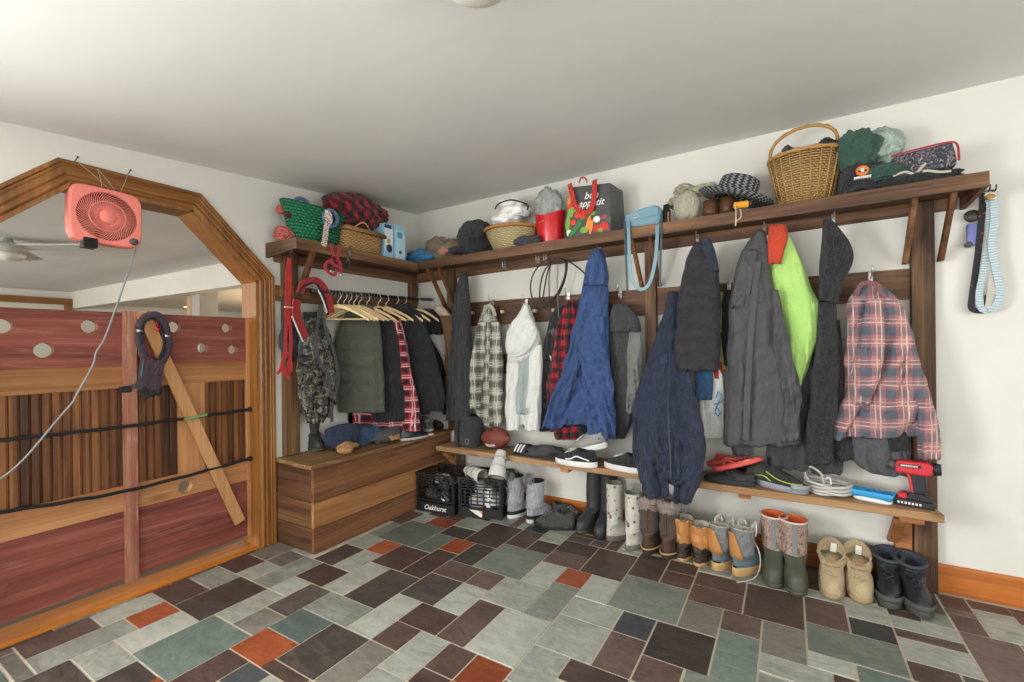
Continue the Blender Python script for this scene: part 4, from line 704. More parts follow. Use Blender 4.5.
def coats():
    # charcoal sweatpants at the corner
    garment('sweatpants', 'charcoal sweatpants hanging in the corner nearest the closet rod', 'pants', [
        ('leg', CHAR, [(271, 462, 467), (295, 456, 467), (327, 453, 465), (377, 449, 464), (420, 447.5, 463)], dict(th=.05, seed=1)),
        ('leg', CHAR, [(276, 462.5, 467.5), (300, 459, 469), (340, 457, 470), (390, 456, 470), (440, 457, 468.5)], dict(th=.05, seed=2, plane=-.17))], (464, 271), -.13)
    t = garment('plaid_shirt', 'green and cream checked flannel shirt hanging beside the charcoal sweatpants', 'shirt', [
        ('body', PL_GREEN, [(305, 485, 491), (311, 482, 494), (320, 480, 496.5), (335, 478, 499), (360, 475, 500.5), (390, 474, 501.5), (412, 477, 501.5), (425, 484, 501)], dict(th=.055, seed=3)),
        ('sleeve', PL_GREEN, [(322, 478, 486), (345, 474, 485), (375, 470, 483), (409, 469.5, 481)], dict(th=.035, seed=4, plane=-.155)),
        ('sleeve', PL_GREEN, [(322, 491, 499), (350, 490, 502), (390, 490, 503), (426, 489.5, 501.5)], dict(th=.035, seed=24, plane=-.15))], (488, 305), -.10)
    strip(t, 'collar', PL_GREEN, [(483, 316), (485.5, 309, .02), (489, 306, .03), (493, 309, .02), (495, 316)], -.12, .03, .008)
    t = garment('hoodie', 'white hooded sweatshirt with pale teal lining hanging left of the blue rain jacket', 'hoodie', [
        ('body', WHITE, [(330, 514, 539), (345, 511, 541), (375, 510, 541), (400, 510, 540), (425, 511, 539)], dict(th=.05, seed=5, fold=.016)),
        ('hood', WHITE, [(305, 524, 528.5), (314, 520, 531), (324, 513, 535), (335, 507.5, 538.5), (346, 505.5, 539), (355, 509, 533), (362, 513, 523)], dict(th=.07, seed=6, plane=-.15)),
        ('lining', PALE, [(350, 522, 531), (372, 518, 531.5), (395, 516, 531), (414, 516, 530)], dict(th=.03, seed=7, plane=-.165)),
        ('sleeve', WHITE, [(352, 508, 520), (380, 507, 519), (410, 506.5, 518), (430, 507, 518.5)], dict(th=.045, seed=8, plane=-.16)),
        ('sleeve', WHITE, [(345, 529, 541.5), (375, 530, 542), (405, 527, 541), (430, 526, 540)], dict(th=.045, seed=9, plane=-.16))], (526, 304), -.10)
    strip(t, 'hood_edge', WHITE, [(536, 334, .06), (530, 346, .075), (519, 355, .075), (511, 355, .06)], -.15, .012, .012)
    garment('fleece_jacket', 'black fleece jacket with a grey shoulder patch hanging behind the red and black check', 'jacket', [
        ('body', BLKF, [(306, 557, 565), (318, 551, 563), (340, 546, 562), (370, 541.5, 560), (405, 540, 558), (431, 540, 556)], dict(th=.05, seed=10)),
        ('shoulder_patch', SLATEC, [(328, 549, 559), (337, 547, 558), (347, 545.5, 555)], dict(th=.03, seed=11, plane=-.115, nv=20))], (561, 306), -.09)
    garment('flannel_shirt', 'red and black buffalo check flannel tucked behind the blue rain jacket', 'shirt', [
        ('body', PL_BUF, [(300, 568, 574), (312, 562, 577), (330, 556, 582), (360, 551, 584), (385, 547, 584), (410, 551, 584), (439, 556, 577)], dict(th=.05, seed=12)),
        ('hem', BLKF, [(424, 574, 588), (432, 574, 590), (439, 576, 590)], dict(th=.04, seed=13, nv=18))], (570, 300), -.12)
    t = garment('rain_jacket', 'bright blue rain jacket hanging from the upper rail in the middle of the row', 'jacket', [
        ('body', BLUE, [(263, 588, 606), (278, 584, 608), (300, 580, 608.5), (325, 575, 609), (350, 569, 609), (378, 560, 611), (402, 553, 612), (424, 549, 612)], dict(th=.075, seed=14, fold=.028, freq=10, shear=.3)),
        ('hood', BLUE, [(249, 595, 601), (254, 592, 604), (263, 588.5, 606), (274, 586, 607), (286, 584, 606)], dict(th=.07, seed=15, plane=-.19, fold=.012, nv=30)),
        ('sleeve', BLUE, [(320, 577, 590), (350, 570, 585), (380, 560, 576), (405, 549, 568), (428, 542, 562)], dict(th=.055, seed=16, plane=-.2, fold=.022)),
        ('sleeve', BLUE, [(316, 587, 604), (340, 579, 605), (358, 580, 608), (385, 584, 612), (412, 587, 615), (439, 590, 616.5)], dict(th=.06, seed=17, plane=-.215, fold=.022, shear=-.3))], (597, 249), -.16)
    strip(t, 'zipper', plain('dark_zip', '#1b2336', .5), [(566, 424, .06), (575, 380, .075), (583, 330, .075)], -.16, .006, .004)
    garment('hooded_coat', 'charcoal hooded coat with creased silver lining hanging below the light blue purse strap', 'coat', [
        ('body', GREY, [(304, 613, 627), (320, 610, 638), (345, 610, 638), (380, 612, 638), (412, 613, 636), (438, 614, 624)], dict(th=.05, seed=18)),
        ('lining', SILV, [(330, 629, 640), (352, 628, 641.5), (380, 627, 642), (412, 626, 641)], dict(th=.035, seed=19, plane=-.135, freq=30, fold=.012)),
        ('hood', GREY, [(304, 614, 626), (312, 611, 634), (322, 609.5, 640), (332, 611, 640)], dict(th=.055, seed=20, plane=-.14, nv=30))], (620, 304), -.10)
    t = garment('windbreaker', 'navy nylon windbreaker hanging lowest in front of the bench', 'jacket', [
        ('body', NAVY, [(292, 669, 678, 1, 0), (312, 664, 682, 1, 0), (338, 657, 684, 1, .02), (366, 647, 687, 1, .06), (395, 637, 692, 1, .11), (424, 634, 698, 1, .16), (448, 635, 702, .9, .23), (470, 638, 700, .7, .27), (484, 642, 694, .6, .28)], dict(th=.085, seed=21, fold=.03, freq=9, shear=.25)),
        ('sleeve', NAVY, [(370, 647, 664, 1, .02), (400, 638, 664, 1, .07), (430, 635, 666, 1, .13), (455, 637, 668, .9, .21), (496, 643, 668, .8, .22)], dict(th=.06, seed=22, plane=-.21, fold=.026, freq=11)),
        ('sleeve', NAVY, [(372, 676, 690, 1, .02), (400, 675, 696, 1, .07), (430, 674, 703.5, 1, .13), (455, 674, 704.5, .9, .21), (486, 674, 699, .8, .22), (503, 675, 691, .8, .22)], dict(th=.06, seed=23, plane=-.215, fold=.026, freq=11))], (673, 292), -.15)
    strip(t, 'zipper', plain('dark_zip', '#1b2336', .5), [(671, 340, .11), (668, 400, .22), (670, 450, .30), (671, 478, .33)], -.15, .007, .004)
    garment('puffer_vest', 'black quilted puffer vest hanging over the navy windbreaker', 'vest', [
        ('body', PUFF, [(243, 696, 708), (254, 689, 715), (271, 684, 718), (297, 679, 720), (328, 676, 721), (353, 675, 720.5), (371, 677, 718)], dict(th=.075, seed=25, plane=-.22, fold=.009, baffle=(.085, .013))),
        ('collar', NAVYC, [(238, 703, 710), (246, 702, 713), (258, 706, 716), (272, 712, 718.5)], dict(th=.03, seed=26, plane=-.255, nv=24))], (700, 243), -.22)
    garment('towel', 'white cloth with blue doodles hanging below the black puffer vest', 'cloth', [
        ('cloth', WHITE, [(366, 698, 722), (390, 699, 724), (415, 699.5, 724), (438, 700, 724)], dict(th=.03, seed=27, fold=.006))], (710, 366), -.09)
    dd = bpy.data.objects['cloth']
    for pts in ([(716, 398), (718, 392), (721, 395), (719, 402), (716, 408), (715, 414)], [(714, 404), (719, 403), (722, 400)], [(717, 408), (720, 412), (718, 416), (716, 413)]): strip(dd.parent, 'blue_doodle', plain('blue_ink', '#4f8fc4', .8), pts, -.128, .006, .002)
    garment('hand_towel', 'small teal blue cloth peeking out below the black puffer vest', 'cloth', [
        ('cloth', TEALB, [(355, 695, 712), (380, 695, 713), (400, 695.5, 712)], dict(th=.02, seed=28, fold=.005)),], (704, 356), -.135)
    garment('safety_vest', 'thin lime yellow vest squeezed between the puffer vest and the long black jacket', 'vest', [
        ('body', YEL, [(292, 719, 724), (310, 719, 728), (340, 716, 728), (370, 716, 726)], dict(th=.03, seed=29, fold=.006)),
        ('hem_band', ORNG, [(362, 712, 722), (370, 712, 722), (379, 713, 721)], dict(th=.02, seed=30, nv=14, plane=-.10))], (721, 292), -.07)
    garment('dark_cardigan', 'black knit sleeve garment just left of the long black jacket', 'cardigan', [
        ('body', BLKF, [(290, 724, 734), (305, 722, 742), (335, 721, 745), (366, 724, 745)], dict(th=.04, seed=31))], (729, 290), -.10)
    t = garment('softshell_jacket', 'long smooth black softshell jacket left of the neon vest', 'jacket', [
        ('body', BLKS, [(231, 757, 765), (241, 749, 767), (256, 741, 769), (278, 734, 772), (308, 730, 780), (342, 728, 788), (382, 727, 796), (420, 725, 799), (444, 724, 799)], dict(th=.085, seed=32, fold=.016, freq=9, plane=-.2)),
        ('sleeve', BLKS, [(250, 742, 758), (268, 736, 757), (290, 733, 752), (308, 731.5, 746)], dict(th=.05, seed=33, plane=-.26, nv=30, fold=.01)),
        ('sleeve', BLKS, [(290, 772, 778), (320, 773, 785), (350, 774, 791), (380, 777, 799), (402, 782, 800.5), (441, 779, 799.5)], dict(th=.05, seed=34, plane=-.255, fold=.014))], (761, 231), -.2)
    strip(t, 'front_flap', BLKS, [(758, 262, .08), (752, 320, .09), (748, 380, .09), (746, 440, .09)], -.2, .03, .008)
    garment('lined_trousers', 'dark slate trouser legs showing below the long black softshell jacket', 'pants', [
        ('leg', SLATEC, [(420, 729, 752), (440, 730, 753), (455, 733, 753)], dict(th=.04, seed=35, nv=20))], (742, 420), -.14)
    garment('neon_vest', 'neon green safety vest with orange shoulder hanging next to the black fleece', 'vest', [
        ('body', NEON, [(236, 782, 790), (250, 776, 796), (266, 769, 803), (286, 771, 811), (303, 775, 819), (330, 781, 818), (355, 788, 812), (372, 793, 806), (386, 797, 801)], dict(th=.05, seed=36, fold=.009)),
        ('shoulder_panel', ORNG, [(225, 769, 786), (236, 768, 788), (250, 767, 785), (265, 767, 781)], dict(th=.045, seed=37, plane=-.20, nv=26, fold=.007))], (778, 226), -.16)
    garment('rain_trousers', 'dark grey rain trousers hanging behind the black fleece', 'pants', [
        ('leg', GREY, [(350, 796, 814), (380, 790, 818), (410, 780, 818), (440, 769, 815), (468, 767, 812)], dict(th=.055, seed=38, fold=.013)),
        ('leg', GREY, [(380, 812, 834), (420, 812, 842), (450, 811, 844), (473, 812, 843)], dict(th=.05, seed=39, fold=.013, plane=-.12))], (812, 350), -.11)
    garment('fleece_coat', 'long speckled black fleece coat hung from the upper rail left of the red check', 'coat', [
        ('body', FLEECE, [(302, 818, 836), (330, 817, 837), (360, 814, 838), (400, 809, 838), (435, 806, 834), (463, 805, 831)], dict(th=.07, seed=40, fold=.012, freq=10, plane=-.19)),
        ('hood', FLEECE, [(220, 823, 831), (230, 822, 840), (243, 821, 850), (255, 821, 853), (268, 820.5, 850), (284, 820, 842), (303, 818, 837)], dict(th=.075, seed=41, fold=.012, freq=9, plane=-.2, nv=40)),
        ('sleeve', FLEECE, [(320, 830, 840), (360, 830, 843), (410, 830, 848), (440, 831, 853), (459, 834, 853)], dict(th=.05, seed=42, plane=-.14, fold=.01))], (827, 220), -.19)
    t = garment('flannel_jacket', 'red and blue checked flannel jacket hanging nearest the right post', 'shirt', [
        ('body', PL_RED, [(282, 861, 876), (289, 855, 887), (300, 849, 897), (315, 847.5, 905), (335, 848, 911), (360, 846, 917), (388, 843, 925), (410, 837, 932), (426, 830, 937), (436, 829, 939)], dict(th=.10, seed=43, fold=.032, freq=7, shear=.45)),
        ('sleeve', PL_RED, [(300, 866, 882), (325, 862, 884), (350, 857, 885), (375, 852, 880), (392, 851, 873), (404, 855, 869)], dict(th=.06, seed=44, plane=-.235, fold=.013, nv=44, rec=.04)),
        ('sleeve', PL_RED, [(320, 897, 908), (360, 902, 918), (400, 909, 930), (440, 918, 940), (458, 921, 940)], dict(th=.05, seed=45, plane=-.2, fold=.014))], (868, 282), -.16)
    strip(t, 'collar', fabric('faded_red_cloth', '#8c6064'), [(856, 296, .05), (860, 286, .06), (868, 282.5, .06), (877, 286, .06), (884, 297, .06)], -.17, .02, .01)
    t = garment('work_pants', 'rumpled grey and black work pants showing below the red checked flannel jacket', 'pants', [
        ('leg', SLATEC, [(425, 852, 900), (440, 851, 905), (455, 853, 907), (468, 862, 908), (474, 880, 906)], dict(th=.06, seed=46, fold=.016, nv=34)),
        ('leg', BLKF, [(428, 880, 910), (436, 882, 910), (450, 886, 910)], dict(th=.04, seed=47, plane=-.17, nv=24, fold=.006))], (880, 425), -.15)
    # tall paper behind the mid post
    p = ony(651, 337, -.012); q = ony(659, 358, -.012); mb = MB(); mb.hexa([(p.x, -.001, q.z), (q.x + .09, -.001, q.z), (q.x + .09, -.006, q.z), (p.x, -.006, q.z)], [(p.x, -.001, p.z), (q.x + .09, -.001, p.z), (q.x + .09, -.006, p.z), (p.x, -.006, p.z)])
    tag(mb.build('paper_sheet', plain('white_paper', '#e4e2da', .7, var=.03)), 'white sheet of paper on the wall behind the middle post', 'paper')
coats()
# ---------------------------------------------------------------- hangers and clothes on the closet rod
W_HANG = wood('pale_hanger_wood', [(.25, '#c2a06c'), (.5, '#d9bd8b'), (.75, '#e8d3a8')], 'x', .45, .4, .1, knots=False)
ROD = lambda y: Vector((.2, y, 1.612 + (y + 1.2) * .0308))
def hanger(y, lab, half=.205, tilt=0.0, bar=True, mat=None, yaw=0.0, group='wooden coat hangers on the rod'):
    p = ROD(y); t = thing('coat_hanger', lab, 'hanger', p, group); rot = Matrix.Rotation(yaw, 4, 'Z'); L = lambda u, z, d=0: p + rot @ Vector((u, d, z - .014))
    mb = MB(); mb.tube(smooth_path([L(0, -.075), L(0, -.04), L(.016, -.022), L(.02, .004), L(.008, .026), L(-.012, .027), L(-.02, .012)], 5), .0022, 6); mb.build('hook', NICKEL, t)
    for s in (-1, 1):
        mb = MB(); R = []
        for i in range(11):
            k = i / 10; u = s * (half * k); z = -.075 - .012 * k - .085 * k ** 1.5; h = .014 - .003 * k; w = .007 + .006 * math.sin(PI * min(k * 1.1, 1))
            R.append([L(u, z + h * b, w * a) for a, b in ((-1, -.8), (1, -.8), (1, .6), (.5, 1), (-.5, 1), (-1, .6))])
        mb.rings(R, 0, (True, True), False); mb.build('arm', mat or W_HANG, t)
    if bar:
        mb = MB(); mb.tube([L(-half * .92, -.165), L(half * .92, -.165)], .0055, 10); mb.build('bar', mat or W_HANG, t)
    return t
def rod_y(px): return onx(px, 296, .2).y
TH = .64
def closet():
    AX = lambda y: (Vector((.2, y, 1.6)), TH)
    for k, (px, lab) in enumerate(((338, 'bare pale wooden hanger nearest the doorway'), (344, 'second bare pale wooden hanger from the doorway'), (349, 'third bare pale wooden hanger from the doorway'), (354, 'fourth bare pale wooden hanger from the doorway'), (359, 'bare pale wooden hanger right beside the olive vest'))):
        hanger(rod_y(px), lab, yaw=TH + .12 * math.sin(k * 2.1))
    garms = []
    yv = rod_y(367)
    hanger(yv, 'pale wooden hanger holding the olive quilted vest', yaw=TH)
    garment('quilted_vest', 'olive grey quilted puffer vest on a wooden hanger by the camouflage vest', 'vest', [
        ('body', OLIVE, [(309, 350, 374), (315, 345, 377), (325, 340, 380), (343, 335, 382), (367, 335, 383), (390, 337, 384.5), (412, 339, 385)], dict(th=.05, seed=50, fold=.007, baffle=(.115, .011))),
        ('collar', OLIVE, [(305, 357, 371), (309, 354, 374), (315, 352, 375)], dict(th=.04, seed=51, nv=14, fold=.004))], (362, 310), .02, axis=AX(yv))
    yb = rod_y(378); hanger(yb, 'pale wooden hanger holding the long black coat', bar=False, yaw=TH)
    garment('wool_coat', 'long black coat hanging right behind the olive quilted vest', 'coat', [
        ('body', BLKF, [(308, 367, 383), (318, 366, 391), (335, 366, 398), (365, 368, 402), (395, 370, 405), (421, 372, 404)], dict(th=.045, seed=52, fold=.008))], (374, 310), 0, axis=AX(yb))
    yr = rod_y(386); hanger(yr, 'pale wooden hanger holding the bright red checked shirt', yaw=TH)
    garment('checked_shirt', 'bright red and white checked shirt hanging behind the long black coat', 'shirt', [
        ('body', PL_RW, [(312, 378, 396), (325, 376, 402), (345, 374, 407), (380, 362, 413), (405, 346, 417), (419, 340, 419), (426, 352, 419), (432, 372, 418)], dict(th=.04, seed=53, fold=.01)),
        ('sleeve', PL_RW, [(320, 392, 399), (345, 394, 406), (375, 399, 412), (405, 401, 419), (431, 403, 420)], dict(th=.035, seed=54, plane=.045, fold=.006))], (387, 312), 0, axis=AX(yr))
    yj = rod_y(396); hanger(yj, 'pale wooden hanger holding the wide black jacket', bar=False, yaw=TH)
    garment('black_jacket', 'wide black jacket hanging right of the bright red checked shirt', 'jacket', [
        ('body', BLKF, [(304, 392, 404), (314, 392, 414), (326, 396, 424), (345, 402, 432), (370, 408, 439), (392, 414, 444), (411, 420, 444)], dict(th=.05, seed=55, fold=.008))], (399, 305), 0, axis=AX(yj))
    yp = rod_y(404)
    hanger(yp, 'pale wooden hanger holding the padded black jacket', bar=False, yaw=TH)
    garment('padded_jacket', 'padded black jacket with puffy sleeve left of the black jacket with a white panel', 'jacket', [
        ('sleeve', PUFF, [(304, 399, 410), (314, 406, 421), (330, 414, 428), (350, 421, 434), (375, 429, 441), (402, 436, 446)], dict(th=.045, seed=56, baffle=(.07, .008), fold=.006)),
        ('body', fabric('speckled_grey', '#3b3b3c', .9, speck='#75736f'), [(312, 404, 424), (340, 408, 430), (380, 412, 434), (414, 417, 430)], dict(th=.04, seed=57, plane=-.05))], (404, 304), 0, axis=AX(yp))
    yw = rod_y(425)
    for px, lab in ((418, 'pale wooden hanger holding the black and white jacket'), (431, 'pale wooden hanger last on the rod beside the corner')): hanger(rod_y(px), lab, bar=False, half=.17, yaw=TH)
    WB = fabric('white_panel', '#dcdcdc', .8, var=.06)
    garment('panel_jacket', 'black jacket with a broad white panel hanging last on the rod by the corner', 'jacket', [
        ('yoke', BLKF, [(309, 419, 436), (316, 418, 444), (326, 425, 448), (335, 429, 450)], dict(th=.05, seed=58, nv=24)),
        ('white_panel', WB, [(333, 429, 450), (342, 432, 452), (355, 440, 453), (376, 447, 454)], dict(th=.05, seed=59, nv=24)),
        ('body', BLKF, [(334, 428, 451), (350, 431, 453), (375, 436, 455), (400, 440, 456), (414, 443, 456)], dict(th=.04, seed=60, plane=-.01))], (425, 309), .02, axis=AX(yw))
    garment('tan_coat', 'brown coat shoulder pressed into the corner past the black and white jacket', 'coat', [
        ('body', fabric('tan_suede', '#7d532d', .9), [(308, 438, 446), (316, 440, 453), (330, 444, 457), (360, 446, 459), (400, 446, 459)], dict(th=.03, seed=61)),
        ('collar', fabric('cream_pile', '#cdbfa8', .95), [(305, 434, 441), (310, 434, 446), (316, 440, 450)], dict(th=.03, seed=62, nv=14, plane=-.14))], (447, 308), -.11)
closet()
# ---------------------------------------------------------------- things hung on the post by the doorway
def camo_mat():
    if 'camo' in M: return M['camo']
    t = NT('grey_camo'); co = t.coord(); a = t.noise(co, 20, 5, .65, 1.4); b = t.noise(co, 120, 2, .7)
    c = t.ramp(a, [(.36, '#33322f'), (.45, '#55524b'), (.54, '#8c877c'), (.62, '#403e3a')], 'CONSTANT'); t.bump(t.math('ADD', a, t.math('MULTIPLY', b, .3)), .5, .015)
    M['camo'] = t.fin(c, .85, 0, .2); return M['camo']
def doorway_gear():
    REDS = fabric('red_webbing', '#c2222c', .7, weave=1500); GW = fabric('grey_strap', '#55565a', .8, weave=1500)
    X = .14; P = lambda px, py, d=0: onx(px, py, X + d)
    camo = camo_mat()
    t = thing('hunting_vest', 'grey camouflage strap vest with pouches hanging on the post left of the olive vest', 'vest', P(318, 310))
    drape([(318, 303, 322), (335, 300, 330), (360, 298, 334), (390, 299, 334), (412, 303, 330), (422, 308, 322)], X, th=.05, fold=.02, seed=70, freq=16, axis='x').build('body', camo, t)
    for rows, s in (([(384, 302, 314), (390, 301, 315), (402, 302, 314), (414, 304, 312)], 71), ([(386, 317, 328), (395, 316, 329), (408, 317, 327), (416, 319, 326)], 72), ([(345, 313, 324), (352, 312, 325), (366, 313, 323), (374, 315, 322)], 73), ([(376, 325, 336), (384, 324, 337), (396, 325, 337), (400, 327, 335)], 74)):
        drape(rows, X + .05, th=.03, fold=.012, seed=s, axis='x', nv=20, nu=32).build('pouch', camo, t)
    for k, pts in enumerate(([(320, 305, .02), (317, 330, .05), (316, 352, .07), (325, 372, .08)], [(321, 305, .03), (326, 330, .05), (334, 352, .06), (338, 378, .07), (334, 400, .07), (329, 418, .06)], [(304, 322, .04), (301, 350, .06), (303, 372, .07)], [(327, 372, .08), (331, 396, .08), (332, 422, .06)])):
        strip(t, 'strap', GW, pts, X, .022, .004, axis='x')
    for k, pts in enumerate(([(300, 356, .07), (309, 357, .08)], [(300, 364, .07), (308, 366, .08)], [(328, 398, .08), (336, 404, .07)])): strip(t, 'buckle', BLACKP, pts, X, .016, .008, axis='x')
    # red and black shoulder harness
    X2 = .17
    t = thing('shoulder_harness', 'red and black padded shoulder harness with white trim looped over the wooden cleat', 'harness', onx(314, 290, X2))
    strip(t, 'pad', fabric('red_padding', '#b8242c', .75), [(300, 293, .0), (303, 285, .02), (310, 281, .03), (317, 281, .03), (324, 288, .03), (329, 300, .03), (331, 313, .02)], X2, .045, .014, axis='x')
    strip(t, 'pad', M['red_padding'], [(297, 300, .02), (296, 312, .03), (300, 326, .03), (305, 338, .02)], X2, .05, .014, axis='x')
    strip(t, 'black_edge', M['black_webbing'], [(298, 296, .005), (302, 287, .025), (310, 283.5, .04), (316, 284, .04), (321, 291, .04), (326, 303, .04), (328, 315, .03)], X2, .010, .008, axis='x')
    strip(t, 'white_trim', plain('white_trim', '#d8d6d0', .6), [(318, 290, .042), (323, 300, .043), (327, 313, .035)], X2, .005, .005, axis='x')
    strip(t, 'white_trim', M['white_trim'], [(292, 316, .04), (297, 328, .04), (303, 342, .03)], X2, .005, .005, axis='x')
    drape([(298, 287, 298), (315, 284, 300), (335, 281, 302), (352, 282, 300), (360, 286, 296)], X2 - .09, th=.04, fold=.014, seed=75, axis='x', nv=36).build('padded_back', fabric('plum_grey_pad', '#3b353a', .85), t)
    drape([(312, 303, 318), (330, 305, 322), (345, 307, 320), (356, 310, 316)], X2 - .06, th=.035, fold=.012, seed=76, axis='x', nv=30).build('black_panel', BLKF, t)
    # red leash
    X3 = .25
    t = thing('dog_leash', 'bright red dog leash hanging from the left end of the corner shelf', 'leash', onx(289, 252, X3))
    RL = fabric('scarlet_webbing', '#d01f26', .65, weave=1500)
    for pts in ([(289, 258, 0), (287, 275, .01), (287, 300, .01), (286, 330, .015), (285, 352, .02), (281, 368, .03), (277, 374, .03)], [(289.5, 258, .01), (290, 280, .02), (289, 310, .02), (291, 338, .02), (290, 360, .03), (286, 372, .03), (290, 379, .03)], [(288, 352, .025), (282, 363, .035), (285, 372, .04), (291, 370, .035), (290, 358, .03)]):
        strip(t, 'webbing', RL, pts, X3, .018, .004, axis='x')
    strip(t, 'band', plain('pale_band', '#b9b4ae', .6), [(284, 307, .03), (293, 307.5, .035)], X3, .008, .006, axis='x')
    mb = MB(); mb.tube(smooth_path([onx(293.5, 249, X3 + .06), onx(291, 252.5, X3 + .05), onx(289, 257, X3)], 5), .0035, 8); mb.build('clip', plain('dark_nail', '#45423f', .5, .6), t)
doorway_gear()
# ---------------------------------------------------------------- things on the shelves
def lump(c, size, seed=0, amp=.18, freq=3.0, n=44, m=30, base=None, mb=None, mi=0, pts=None, ridge=1.0):
    """a crumpled bundle of cloth: an uneven pillow with creases, flat where it lies"""
    mb = mb or MB(); c = Vector(c); so = Vector((seed * 4.1, seed * 1.7, seed * 9.3)); R = []
    for j in range(m + 1):
        t = PI * min(max(j / m, .004), .996); ring = []
        for k in range(n):
            a = 2 * PI * k / n; d = Vector((math.sin(t) * math.cos(a), math.sin(t) * math.sin(a), -math.cos(t)))
            r = 1 + amp * (1.1 * noise.noise(d * freq * .5 + so) + ridge * (.4 - 1.5 * abs(noise.noise(d * freq + so))) * .7 + .35 * noise.noise(d * freq * 2.6 + so) * ridge)
            p = Vector((d.x * size[0], d.y * size[1], d.z * size[2])) * r + c
            if base is not None and p.z < base: p.z = base + (p.z - base) * .02
            ring.append(p)
        R.append(ring)
    mb.rings(R, mi, (True, True), True, lambda j, i: (R[j][i % n].x - R[j][i % n].y, R[j][i % n].z + (R[j][i % n].y) * .6)); return mb
def bundle(name, label, cat, m, box, y, depth, seed=0, amp=.2, freq=3.0, base=None, t=None, part='cloth', axis='y', group=None, ridge=1.0, lift=0):
    """a crumpled cloth filling the photo box (left, top, right, bottom) at distance plane y"""
    at = ony if axis == 'y' else onx; l, tp, r, b = box
    A, B = at(l, (tp + b) / 2, y), at(r, (tp + b) / 2, y); T, D = at((l + r) / 2, tp, y), at((l + r) / 2, b, y); c = (A + B) / 2; c.z = (T.z + D.z) / 2
    if base is None: base = D.z
    w, h = (B - A).length / 2, (T.z - base) / 2; c.z = base + h
    sz_ = (w, depth, h) if axis == 'y' else (depth, w, h)
    t = t or thing(name, label, cat, (c.x, c.y, base), group)
    return t, lump(c, sz_, seed, amp, freq, base=base + .001).build(part, m, t)
WICK = wicker('honey_wicker', '#5a3d1e', '#c9a56c', 70, 80); WICKP = wicker('pale_coil', '#8a7448', '#e0cfa0', 50, 80); WICKG = wicker('green_wicker', '#103a28', '#2f8a62', 60, 90); WICKB = wicker('picnic_wicker', '#85572a', '#dcb27a', 60, 80)
def tex_basket(prof, c, sx, sy, n=56, tilt=None, wob=None): return MB().lathe(prof, c, n, 0, sx, sy, wob)
def text_mesh(name, body, m, parent, loc, rot, size, ext=.0008, align='CENTER', lab=None):
    cu = bpy.data.curves.new(name, 'FONT'); cu.body = body; cu.size = size; cu.extrude = ext; cu.align_x = align; cu.align_y = 'CENTER'; cu.space_line = .8; cu.shear = .3; cu.offset = size * .012
    o = bpy.data.objects.new(name, cu); COL.objects.link(o); dg = bpy.context.evaluated_depsgraph_get(); me = bpy.data.meshes.new_from_object(o.evaluated_get(dg)); bpy.data.objects.remove(o)
    q = bpy.data.objects.new(name, me); me.materials.append(m); COL.objects.link(q); mw = Matrix.Translation(loc) @ rot
    me.transform(mw); base = Vector(parent['_w']); me.transform(Matrix.Translation(-base)); q.parent = parent; q['_w'] = tuple(base); return q
